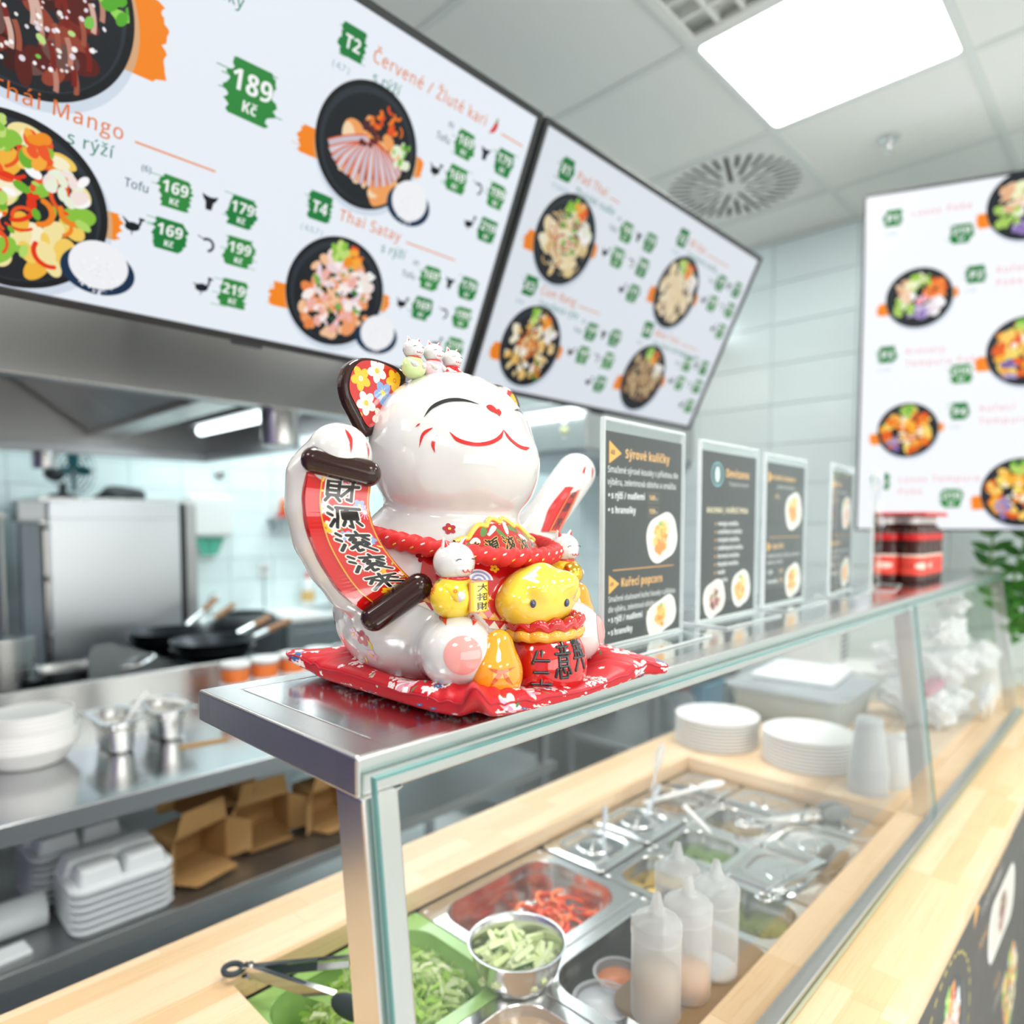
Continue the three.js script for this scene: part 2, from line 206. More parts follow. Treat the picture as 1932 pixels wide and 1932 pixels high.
function icon(c, kind, x, y, s) { // small animal silhouettes
  c.fillStyle = '#101820'; c.strokeStyle = '#101820'; c.lineCap = 'round';
  if (kind === 'cow') { c.beginPath(); c.moveTo(x - s * 0.5, y - s * 0.42); c.quadraticCurveTo(x, y - s * 0.15, x + s * 0.5, y - s * 0.42); c.quadraticCurveTo(x + s * 0.4, y - s * 0.05, x + s * 0.25, y); c.lineTo(x + s * 0.18, y + s * 0.5); c.lineTo(x - s * 0.18, y + s * 0.5); c.lineTo(x - s * 0.25, y); c.quadraticCurveTo(x - s * 0.4, y - s * 0.05, x - s * 0.5, y - s * 0.42); c.fill(); }
  else if (kind === 'shrimp') { c.lineWidth = s * 0.16; c.beginPath(); c.arc(x, y + s * 0.1, s * 0.38, -2.2, 1.2); c.stroke(); c.lineWidth = s * 0.05; c.beginPath(); c.moveTo(x - s * 0.2, y - s * 0.2); c.lineTo(x - s * 0.65, y - s * 0.35); c.stroke(); }
  else { const d = kind === 'duck' ? 1 : 0; c.beginPath(); c.ellipse(x, y + s * 0.1, s * 0.42, s * 0.26, -0.15, 0, 6.283); c.fill(); c.beginPath(); c.moveTo(x - s * 0.3, y + s * 0.1); c.lineTo(x - s * 0.62, y - s * (0.1 + 0.3 * (1 - d))); c.lineTo(x - s * 0.1, y - s * 0.05); c.fill(); c.lineWidth = s * 0.14; c.beginPath(); c.moveTo(x + s * 0.3, y); c.quadraticCurveTo(x + s * 0.48, y - s * 0.2, x + s * 0.4, y - s * (0.45 + 0.15 * d)); c.lineTo(x + s * 0.58, y - s * (0.45 + 0.12 * d)); c.stroke(); c.lineWidth = s * 0.06; c.beginPath(); c.moveTo(x, y + s * 0.3); c.lineTo(x, y + s * 0.55); c.stroke(); }
}
function menuPage(c, w, h, items) {
  c.fillStyle = '#eef5fd'; c.fillRect(0, 0, w, h);
  for (const it of items) {
    const X = (u) => (it.col * 0.494 + u) * w, Y = (v) => (it.row * 0.456 + v) * h;
    badge(c, X(0.09), Y(0.1), 84, it.code);
    c.textBaseline = 'alphabetic'; c.textAlign = 'left'; c.fillStyle = '#e9742f'; c.font = '54px sans-serif'; c.letterSpacing = '3px'; c.fillText(it.title, X(it.titleU ?? 0.128), Y(0.115)); const tw = c.measureText(it.title).width;
    c.letterSpacing = '2px'; c.fillStyle = '#1d7a5f'; c.font = '46px sans-serif'; c.fillText(it.sub, X(it.subU ?? 0.135), Y(0.165)); c.letterSpacing = '0px';
    c.fillStyle = '#7fa3b5'; c.font = '26px sans-serif'; c.fillText(it.allergens, X(0.062), Y(0.178));
    let lx = X(it.titleU ?? 0.128) + tw + 26;
    if (it.chili) { c.fillStyle = '#d8232a'; c.beginPath(); c.moveTo(lx + 28, Y(0.085)); c.quadraticCurveTo(lx + 34, Y(0.12), lx - 6, Y(0.125)); c.quadraticCurveTo(lx + 10, Y(0.1), lx + 12, Y(0.085)); c.fill(); c.fillStyle = '#3f8f3a'; c.fillRect(lx + 16, Y(0.072), 8, 16); lx += 56; }
    c.fillStyle = '#f1853b'; c.fillRect(lx, Y(0.106), Math.max(60, X(it.lineEnd ?? 0.4) - lx), 5);
    bowl(c, X(0.155), Y(0.338), it.big ?? 205, it.dish, it.seed);
    if (it.rice) riceBowl(c, X(0.262), Y(0.438), 100);
    if (it.single) { price(c, X(0.44), Y(0.34), 130, it.single, it.seed); continue; }
    const P = [[0.352, 0.198, '169', 'tofu'], [0.455, 0.19, '179', 'cow'], [0.352, 0.31, '169', 'hen'], [0.461, 0.302, '199', 'shrimp'], [0.462, 0.424, '219', 'duck']];
    P.forEach(([u, v, t, k], i) => { price(c, X(u), Y(v), 78, t, i + it.seed); if (k === 'tofu') { c.fillStyle = '#20445c'; c.textAlign = 'center'; c.font = '34px sans-serif'; c.fillText('Tofu', X(u - 0.052), Y(v + 0.012)); c.font = '24px sans-serif'; c.fillText('(6)', X(u - 0.042), Y(v - 0.036)); } else icon(c, k, X(u - 0.052), Y(v), 50); });
  }
}
const menuOne = picture(2048, 1152, (c, w, h) => menuPage(c, w, h, [
  { col: 0, row: 0, code: 'T1', title: 'Teriyaki', sub: 'nudle / hranolky', subU: 0.23, allergens: '(1, 6)', dish: 'teriyaki', seed: 3, big: 250, single: '189', lineEnd: 0.3 },
  { col: 1, row: 0, code: 'T2', title: 'Červené / Žluté kari', sub: 's rýží', allergens: '( 4,7 )', dish: 'duck', seed: 4, rice: true, chili: true, lineEnd: 0.49 },
  { col: 0, row: 1, code: 'T3', title: 'Thái Mango', titleU: 0.126, sub: 's rýží', subU: 0.21, allergens: '( 4,7 )', dish: 'mango', seed: 5, rice: true, big: 232, lineEnd: 0.405 },
  { col: 1, row: 1, code: 'T4', title: 'Thai Satay', sub: 's rýží', subU: 0.225, allergens: '( 4,5,7 )', dish: 'satay', seed: 6, rice: true, lineEnd: 0.4 }]));
const menuTwo = picture(2048, 1152, (c, w, h) => menuPage(c, w, h, [
  { col: 0, row: 0, code: 'X1', title: 'Pad Thai', sub: 'Thajské nudle', allergens: '(1,3,4,5,6)', dish: 'noodle', seed: 13, lineEnd: 0.29 },
  { col: 1, row: 0, code: 'X2', title: 'Mi Xao', sub: 'Smažené nudle', allergens: '(1,3,6)', dish: 'pale', seed: 14, lineEnd: 0.36 },
  { col: 0, row: 1, code: 'X3', title: 'Com Rang', sub: 'Smažená rýže', allergens: '(3,6)', dish: 'rice', seed: 15, lineEnd: 0.36 },
  { col: 1, row: 1, code: 'X4', title: 'Mien Tron', sub: 'Smažené skleněné nudle', allergens: '(4,6)', dish: 'beef', seed: 16, lineEnd: 0.38 }]));
const menuThree = picture(1152, 2048, (c, w, h) => { // portrait page, zigzag of poke bowls
  c.fillStyle = '#f6f9fe'; c.fillRect(0, 0, w, h);
  const k = w / 0.7, X = (u) => u * k, Y = (y) => (2.78 - y) / 1.245 * h;
  const name = (code, u, y, lines, small) => { badge(c, X(u), Y(y), 92, code); c.fillStyle = '#f0a3a0'; c.textAlign = 'left'; c.textBaseline = 'middle'; c.font = '50px sans-serif'; c.letterSpacing = '7px'; lines.forEach((t, i) => c.fillText(t, X(u + 0.06), Y(y + 0.006 - 0.045 * i))); c.letterSpacing = '0px'; c.fillStyle = '#9cc3cd'; c.font = '26px sans-serif'; c.fillText(small, X(u - 0.03), Y(y - 0.055)); };
  name('P1', 0.09, 2.69, ['Losos Poke'], '(1,4,6)'); name('P2', 0.36, 2.45, ['Kuřecí', 'Poke'], '(1,6)'); name('P3', 0.085, 2.19, ['Krevety', 'Tempura Poke'], '(1,2,6)'); name('P4', 0.325, 1.965, ['Kuřecí', 'Tempura'], '(1,6)'); name('P5', 0.075, 1.715, ['Losos Tempura', 'Poke'], '(1,4,6)');
  for (const [u, y, R, d, s] of [[0.505, 2.67, 200, 'poke', 31], [0.183, 2.389, 178, 'poke', 32], [0.52, 2.165, 200, 'pokeGold', 33], [0.16, 1.905, 165, 'pokeGold', 34], [0.52, 1.668, 200, 'pokeGold', 35]]) bowl(c, X(u), Y(y), R, d, s);
  for (const [u, y] of [[0.31, 2.6], [0.325, 2.1], [0.308, 1.648]]) price(c, X(u), Y(y), 92, '219', 3);
});
function flyer(c, w, h, kind) { // dark card in an acrylic stand
  c.fillStyle = '#262627'; c.fillRect(0, 0, w, h);
  const arrow = (x, y, s, t) => { c.fillStyle = '#f0ad45'; c.beginPath(); c.moveTo(x, y - s / 2); c.lineTo(x + s * 0.95, y); c.lineTo(x, y + s / 2); c.fill(); c.fillStyle = '#3a2b18'; c.textAlign = 'left'; c.font = `bold ${s * 0.32}px sans-serif`; c.fillText(t, x + s * 0.1, y + s * 0.1); };
  const text = (t, x, y, s, color, bold, max) => { c.fillStyle = color; c.textAlign = 'left'; c.textBaseline = 'alphabetic'; c.font = `${bold ? 'bold ' : ''}${s}px sans-serif`; c.fillText(t, x, y, max); };
  const tag = (t, x, y) => { c.strokeStyle = '#7a6a4c'; c.lineWidth = 2; c.strokeRect(x, y - 26, 74, 36); text(t, x + 6, y, 26, '#f0c27a', true); text('Kč', x + 52, y, 15, '#ddd'); };
  const line = (y) => { c.fillStyle = '#d99a45'; c.fillRect(w * 0.1, y, w * 0.8, 4); };
  if (kind === 1) {
    arrow(24, 70, 78, '48'); text('Sýrové kuličky', 120, 84, 44, '#f3b765', true, 300); text('Smažené sýrové kousky s přílohou dle', 16, 138, 30, '#f2f2f2', false, 470); text('výběru, zeleninová obloha a omáčka', 16, 180, 30, '#f2f2f2', false, 455);
    text('• s rýží / nudlemi', 20, 226, 32, '#f2f2f2', true, 230); tag('149', 272, 226); text('• s hranolky', 20, 276, 32, '#f2f2f2', true, 170); tag('159', 272, 276); plate(c, 374, 364, 218, 172, 'fried', 41); line(470);
    arrow(28, 520, 66, '49'); text('Kuřecí popcorn', 100, 532, 42, '#f3b765', true, 280); text('Smažené obalované kuřecí kousky s přílohou', 26, 580, 28, '#f2f2f2', false, 450); text('dle výběru, zeleninová obloha a omáčka', 26, 616, 28, '#f2f2f2', false, 400);
    text('• s rýží / nudlemi', 26, 652, 30, '#f2f2f2', true, 216); tag('149', 262, 652); text('• s hranolky', 26, 696, 30, '#f2f2f2', true, 150); tag('159', 262, 696); plate(c, 376, 660, 214, 122, 'fried', 43);
  } else if (kind === 2) {
    c.strokeStyle = '#6fb9c1'; c.fillStyle = '#d4edf0'; c.lineWidth = 8; c.beginPath(); c.arc(140, 96, 50, 0, 6.283); c.stroke(); c.beginPath(); c.ellipse(140, 96, 22, 36, 0, 0, 6.283); c.fill(); text('Devizana', 215, 104, 52, '#f3b765', true, 250); text('Thajská kuchyně', 245, 142, 26, '#ccc', false);
    text('KACHNA | KUŘECÍ PRSA', 50, 264, 34, '#f1dfb8', true, 420); ['mango omáčka', 'arašídová omáčka', 'teriyaki omáčka', 'sladkokyselá omáčka', 'červená omáčka', 'thajská omáčka', 'nudle', 'na grilu'].forEach((t, i) => { c.fillStyle = '#e9a546'; c.beginPath(); c.arc(130, 312 + i * 36, 6, 0, 6.283); c.fill(); text(t, 152, 320 + i * 36, 26, '#eee', true, 240); });
    plate(c, 130, 640, 190, 150, 'meat', 51); plate(c, 380, 612, 180, 160, 'fried', 52);
  } else {
    arrow(26, 74, 62, kind === 3 ? '50' : '52'); text(kind === 3 ? 'Kuřecí tempura' : 'Krevety', 96, 86, 38, '#f3b765', true, 320); text('s přílohou dle výběru', 130, 128, 26, '#ddd'); tag('149', 110, 180); plate(c, 366, 244, 220, 190, kind === 3 ? 'fried' : 'satay', 60 + kind); line(380);
    arrow(28, 430, 54, kind === 3 ? '51' : '53'); text('Rybí filé', 96, 442, 36, '#f3b765', true); text('Smažené rybí filé s přílohou, zeleninová', 30, 486, 26, '#eee', false, 430); text('obloha a omáčka', 30, 520, 26, '#eee'); text('• rýže', 30, 570, 28, '#eee', true); tag('149', 180, 570); text('• hranolky', 30, 620, 28, '#eee', true); tag('159', 180, 620); plate(c, 376, 620, 210, 170, 'fried', 70 + kind);
  }
}

// ---------- the room ----------
const floor = structure('floor', box(-4, 3.43, -0.1, 0, -4.5, 5, 0), M.floor);
const violet = std({ color: rgb(0.30, 0.24, 0.60), roughness: 0.5 });
structure('wall_left', box(-1.62, -1.5, 0, 2.97, -4.5, -1.16, 0), violet);
structure('wall_hall', box(-4.12, -4, 0, 3.2, -4.5, 5, 0), std({ color: rgb(0.55, 0.50, 0.62), roughness: 0.6 }));
structure('wall_front', box(-4, 3.43, 0, 3.2, 5, 5.12, 0), std({ color: rgb(0.80, 0.66, 0.56), roughness: 0.6 }));
const wallBack = structure('wall_back', box(-4, 3.43, 0, 3.2, -4.62, -4.508, 0), M.grout);
{ // kitchen wall tiles, 150 x 300 mm
  const g = box(-0.1485, 0.1485, -0.0735, 0.0735, -0.008, 0.004, 0.002), tones = [0, 1, 2].map((i) => { const m = M.tile.clone(); m.color.multiplyScalar(1 - 0.025 * i); return m; });
  for (let row = 5; row < 15; row++) for (let k = 0; k < 16; k++) { const t = part('tile', g, tones[(row * 7 + k * 3) % 3], wallBack); t.position.set(-1.2 + 0.3 * k + 0.0, 0.15 * row + 0.05, -4.5); }
}
const wallRight = structure('wall_right', box(3.438, 3.55, 0, 3.2, -4.5, 5, 0), std({ color: rgb(0.78, 0.86, 0.84), roughness: 0.9 }));
{ // large wall tiles, 200 x 400 mm
  const g = box(-0.004, 0.008, -0.0985, 0.0985, -0.1985, 0.1985, 0.002), tones = [0, 1, 2].map((i) => { const m = M.tile.clone(); m.color.multiplyScalar(1 - 0.02 * i); return m; });
  for (let row = 4; row < 15; row++) for (let k = 0; k < 9; k++) { const t = part('tile', g, tones[(row + k * 2) % 3], wallRight); t.position.set(3.43, 0.2 * row + 0.06, -0.272 - 0.4 * (k - 1) + 0.2); }
}
const ceiling = structure('ceiling', box(-4, 3.55, CEIL + 0.03, CEIL + 0.22, -4.5, 5, 0), M.ceilingTile);
const isPanel = (i, k) => PANELS.some(([a, b]) => a === i && b === k);
{
  const g = box(-0.288, 0.288, -0.004, 0.022, -0.288, 0.288, 0.0015);
  for (let i = -10; i <= 2; i++) for (let k = -6; k <= 10; k++) { if (isPanel(i, k) || (i === -1 && k === 0) || (i === 1 && k === -1)) continue; const [x, z] = cellCentre(i, k); if (x + 0.3 > 3.43) { const w = 3.43 - (x - 0.288); if (w > 0.06) part('ceiling_panel', box(x - 0.288, 3.428, CEIL - 0.004, CEIL + 0.022, z - 0.288, z + 0.288, 0.0015), M.ceilingTile, ceiling); continue; } part('ceiling_panel', g, M.ceilingTile, ceiling).position.set(x, CEIL, z); }
  for (let i = -9; i <= 3; i++) part('grid_bar', box(CELL_X + 0.6 * i - 0.012, CELL_X + 0.6 * i + 0.012, CEIL - 0.008, CEIL + 0.03, -4.5, 5, 0), M.ceilingBar, ceiling);
  for (let k = -5; k <= 10; k++) part('grid_bar', box(-4, 3.43, CEIL - 0.0075, CEIL + 0.03, CELL_Z + 0.6 * k - 0.012, CELL_Z + 0.6 * k + 0.012, 0), M.ceilingBar, ceiling);
  part('edge_trim', box(3.405, 3.43, CEIL - 0.02, CEIL - 0.006, -4.5, 5, 0.001), M.ceilingBar, ceiling);
}
{ // shop front that lights the customer side
  const o = thing('shop_front', 'wide glowing shop front across the hall opposite the counter', 'shop front', [SHOP.x, SHOP.y, SHOP.z]);
  for (let i = 0; i < 4; i++) { const a = -SHOP.w / 2 + SHOP.w / 4 * i; part('lit_pane', box(a + 0.04, a + SHOP.w / 4 - 0.04, -SHOP.h / 2 + 0.04, SHOP.h / 2 - 0.04, -0.02, 0.02, 0), std({ color: 0xffffff, emissive: SHOP.tint, emissiveIntensity: 0.45, roughness: 0.4 }), o); }
  part('frame', merge([box(-SHOP.w / 2, SHOP.w / 2, SHOP.h / 2 - 0.04, SHOP.h / 2, -0.05, 0.06, 0), box(-SHOP.w / 2, SHOP.w / 2, -SHOP.h / 2, -SHOP.h / 2 + 0.04, -0.05, 0.06, 0), ...[0, 1, 2, 3, 4].map((i) => box(-SHOP.w / 2 + SHOP.w / 4 * i - 0.04, -SHOP.w / 2 + SHOP.w / 4 * i + 0.04, -SHOP.h / 2, SHOP.h / 2, -0.05, 0.06, 0))]), M.charcoal, o);
}
{ // recessed light panels
  const faces = { bright: std({ color: 0xffffff, emissive: LAMP_GLOW, emissiveIntensity: 2.2, roughness: 0.5 }), cool: std({ color: 0xffffff, emissive: KITCHEN_GLOW, emissiveIntensity: 2.2, roughness: 0.5 }) };
  PANELS.forEach(([i, k, p, tint], n) => {
    const [x, z] = cellCentre(i, k), o = thing('ceiling_light', n === 0 ? 'glowing square light panel in the ceiling beside the square egg-crate grille' : tint === LAMP_GLOW ? 'glowing square light panel in the ceiling on the customer side' : 'cool white square light panel in the ceiling above the kitchen', 'light', [x, CEIL, z], 0, n === 0 ? undefined : 'ceiling lights out of the picture');
    const rim = roundedRect(0.588, 0.588, 0.01); rim.holes.push(roundedRect(0.566, 0.566, 0.02)); const fg = new THREE.ExtrudeGeometry(rim, { depth: 0.014, bevelEnabled: false }); fg.rotateX(Math.PI / 2); fg.translate(0, 0.008, 0);
    part('frame', fg, M.ceilingBar, o);
    const df = new THREE.ExtrudeGeometry(roundedRect(0.566, 0.566, 0.02), { depth: 0.004, bevelEnabled: false }); df.rotateX(Math.PI / 2); df.translate(0, 0.001, 0);
    part('diffuser', df, tint === LAMP_GLOW ? faces.bright : faces.cool, o);
  });
}
{ // egg-crate grille
  const [x, z] = cellCentre(-1, 0), o = thing('ceiling_grille', 'square egg-crate air grille in the ceiling beside the glowing panel', 'grille', [x, CEIL, z]);
  part('duct', box(-0.285, 0.285, 0.05, 0.055, -0.285, 0.285, 0), M.black, o);
  part('frame', (() => { const s = roundedRect(0.588, 0.588, 0.004); s.holes.push(roundedRect(0.53, 0.53, 0.004)); const g = new THREE.ExtrudeGeometry(s, { depth: 0.012, bevelEnabled: false }); g.rotateX(Math.PI / 2); return g; })(), M.plasticWhite, o);
  for (let i = 1; i < 7; i++) { const q = -0.265 + 0.53 * i / 7; part('slat', box(q - 0.006, q + 0.006, -0.006, 0.045, -0.265, 0.265, 0.001), M.plasticWhite, o); part('slat', box(-0.265, 0.265, -0.0055, 0.045, q - 0.006, q + 0.006, 0.001), M.plasticWhite, o); }
}
{ // round swirl diffuser
  const [x, z] = cellCentre(1, -1), o = thing('ceiling_vent', 'white square ceiling vent with a round sunburst of dark slots', 'vent', [x, CEIL, z]);
  const plateShape = roundedRect(0.586, 0.586, 0.004); const slots = [];
  for (let i = 0; i < 36; i++) { const a = i / 36 * Math.PI * 2, long = i % 2 === 0, r0 = long ? (i % 4 === 0 ? 0.055 : 0.105) : 0.175, r1 = 0.268, w = 0.0082, ca = Math.cos(a), sa = Math.sin(a), p = new THREE.Path(); [[r0, -w], [r1, -w], [r1, w], [r0, w]].forEach(([r, s], j) => { const px = r * ca - s * sa, py = r * sa + s * ca; j ? p.lineTo(px, py) : p.moveTo(px, py); }); p.closePath(); plateShape.holes.push(p); slots.push(p); }
  const g = new THREE.ExtrudeGeometry(plateShape, { depth: 0.0015, bevelEnabled: false, curveSegments: 4 }); g.rotateX(Math.PI / 2); part('face_plate', g, M.plasticWhite, o);
  part('duct', box(-0.285, 0.285, 0.024, 0.028, -0.285, 0.285, 0), M.black, o);
}
{ // sprinkler
  const o = thing('sprinkler', 'small chrome sprinkler head hanging from a ceiling panel', 'sprinkler', [2.815, CEIL - 0.004, -0.787]);
  part('rosette', lathe([[0, 0], [0.038, 0], [0.036, -0.008], [0.014, -0.012], [0, -0.012]], 28), M.chrome, o);
  part('stem', lathe([[0, -0.008], [0.011, -0.012], [0.009, -0.03], [0.006, -0.04], [0, -0.04]], 16), M.chrome, o);
  part('deflector', lathe([[0, -0.05], [0.014, -0.05], [0.014, -0.053], [0, -0.053]], 20), M.chrome, o);
  part('yoke', merge([rod(V(-0.008, -0.03, 0), V(-0.003, -0.052, 0), 0.002), rod(V(0.008, -0.03, 0), V(0.003, -0.052, 0), 0.002)]), M.chrome, o);
}

// ---------- menu screens ----------
function screen(name, label, tex, w, h, bezel, light) {
  const o = thing(name, label, 'screen');
  const s = roundedRect(w, h, 0.004), hole = new THREE.Path(); const iw = w - 2 * bezel, ih = h - 2 * bezel; s.holes.push(roundedRect(iw, ih, 0.002));
  const fg = new THREE.ExtrudeGeometry(s, { depth: 0.012, bevelEnabled: true, bevelSize: 0.001, bevelThickness: 0.001, bevelSegments: 1 }); fg.translate(0, 0, -0.008);
  part('bezel', fg, M.black, o);
  const pg = new THREE.PlaneGeometry(iw, ih); part('display', pg, phys({ color: 0x050505, roughness: 0.3, specularIntensity: 0.35, emissive: 0xffffff, emissiveMap: tex, emissiveIntensity: light }), o);
  part('housing', box(-w / 2 + 0.003, w / 2 - 0.003, -h / 2 + 0.003, h / 2 - 0.003, -0.03, -0.003, 0.003), M.black, o);
  part('back_cover', box(-w * 0.38, w * 0.38, -h * 0.4, h * 0.25, -0.055, -0.028, 0.01), M.charcoal, o);
  const l = new THREE.RectAreaLight(0xeaf3ff, light * 0.35, iw, ih); l.position.set(0, 0, 0.02); l.rotation.y = Math.PI; o.add(l);
  return o;
}
{
  const T = V(0, 2.439, -1.0), B = V(0, 1.9, -1.26), mid = T.clone().add(B).multiplyScalar(0.5), h = T.distanceTo(B), tilt = Math.atan2(0.26, 0.539);
  const put = (o, x) => { o.position.set(x, mid.y, mid.z); o.rotation.x = tilt; };
  const one = screen('menu_screen', 'wide menu screen with Thai Mango, curry and satay dishes', menuOne, 1.086, h, 0.011, 0.60); put(one, 0.045 + 0.545 - 0.002);
  const two = screen('menu_screen', 'wide menu screen with Pad Thai and fried noodle dishes', menuTwo, 1.086, h, 0.011, 0.53); put(two, 1.14 + 0.546);
  for (const o of [one, two]) { part('sensor', box(-0.03, 0.03, -h / 2 - 0.008, -h / 2, -0.006, 0.002, 0.002), M.charcoal, o); const sx = o === two ? -0.3 : 0; part('wall_bracket', rod(V(sx, 0, -0.05), V(sx, -0.72 * Math.sin(tilt), -0.05 - 0.72 * Math.cos(tilt)), 0.02), M.charcoal, o); }
  const three = screen('menu_screen', 'tall portrait menu screen showing poke bowls on the tiled wall', menuThree, 0.706, 1.247, 0.006, 0.66);
  const d = V(0.373, 0, 0.928).normalize(), left = V(2.79, 0, -0.85); three.position.set(left.x + d.x * 0.345, 2.157, left.z + d.z * 0.345); three.rotation.y = -Math.atan2(d.z, d.x);
  part('wall_arm', merge([rod(V(0, -0.1, -0.05), V(0.08, -0.1, -0.33), 0.022), box(0.02, 0.16, -0.2, 0, -0.36, -0.34, 0.004)]), M.charcoal, three);
}

// ---------- serving counter ----------
const WOOD = 0.90, RIM = 0.862;
{
  const o = thing('wooden_worktop', 'pale butcher-block counter top with a cut-out for food pans', 'counter');
  part('board', box(-1.6, 3.43, 0.86, WOOD, -1.104, -0.95, 0.004), M.wood, o);
  part('board', box(-1.6, 3.43, 0.86, WOOD, -0.42, -0.222, 0.004), M.wood, o);
  part('board', box(-1.6, 0.397, 0.86, WOOD, -0.9495, -0.4205, 0.002), M.wood, o);
  part('board', box(1.705, 3.43, 0.86, WOOD, -0.9495, -0.4205, 0.002), M.wood, o);
}
const counterPrint = picture(2048, 768, (c, w, h) => {
  c.fillStyle = '#3a2e28'; c.fillRect(0, 0, w, h); const r = seeded(77), k = w / 2.4, X = (x) => (x - 0.9) * k, Y = (y) => (0.86 - y) * h / 0.86;
  for (let i = 0; i < 400; i++) { c.fillStyle = `rgba(${r() < 0.5 ? '70,54,42' : '40,32,32'},.12)`; c.beginPath(); c.ellipse(r() * w, r() * h, 40 + 80 * r(), 14 + 20 * r(), r() * 3, 0, 6.283); c.fill(); }
  c.strokeStyle = '#d8c64a'; c.lineWidth = 6; c.setLineDash([16, 14]); c.beginPath(); c.ellipse(X(1.36), Y(0.62), 0.2 * k, 0.165 * h / 0.86, 0, 0, 6.283); c.stroke(); c.setLineDash([]);
  bowl(c, X(1.37), Y(0.62), 115, 'satay', 91, false); plate(c, X(1.93), Y(0.64), 300, 130, 'meat', 92, 0.0); bowl(c, X(2.1), Y(0.36), 110, 'mango', 93, false); bowl(c, X(2.8), Y(0.6), 120, 'rice', 94, false);
  c.fillStyle = '#e9a94d'; c.beginPath(); c.moveTo(X(1.58), Y(0.81)); c.lineTo(X(1.63), Y(0.78)); c.lineTo(X(1.58), Y(0.75)); c.fill();
  c.font = 'bold 44px sans-serif'; c.fillText('Kachna pečená', X(1.66), Y(0.79)); c.font = '30px sans-serif'; c.fillStyle = '#cfc7bd'; c.fillText('s rýží / nudlemi', X(1.66), Y(0.745)); c.fillStyle = '#e9a94d'; c.fillText('149 Kč', X(1.64), Y(0.67)); c.fillText('Kuře', X(1.86), Y(0.47)); c.fillStyle = '#cfc7bd'; c.fillText('s hranolky', X(1.86), Y(0.42));
});
{
  const o = thing('counter_front', 'dark printed panel with food pictures under the wooden counter edge', 'counter panel');
  part('carcass', box(-1.6, 3.42, 0.02, 0.858, -0.272, -0.246, 0.002), M.charcoal, o);
  const g = new THREE.PlaneGeometry(2.4, 0.84); g.translate(2.1, 0.438, -0.2435); part('rear_panel', box(-1.4, 3.42, 0.1, 0.858, -1.085, -1.07, 0.003), M.plasticWhite, o);
  part('printed_sheet', g, std({ map: counterPrint, roughness: 0.35 }), o);
}
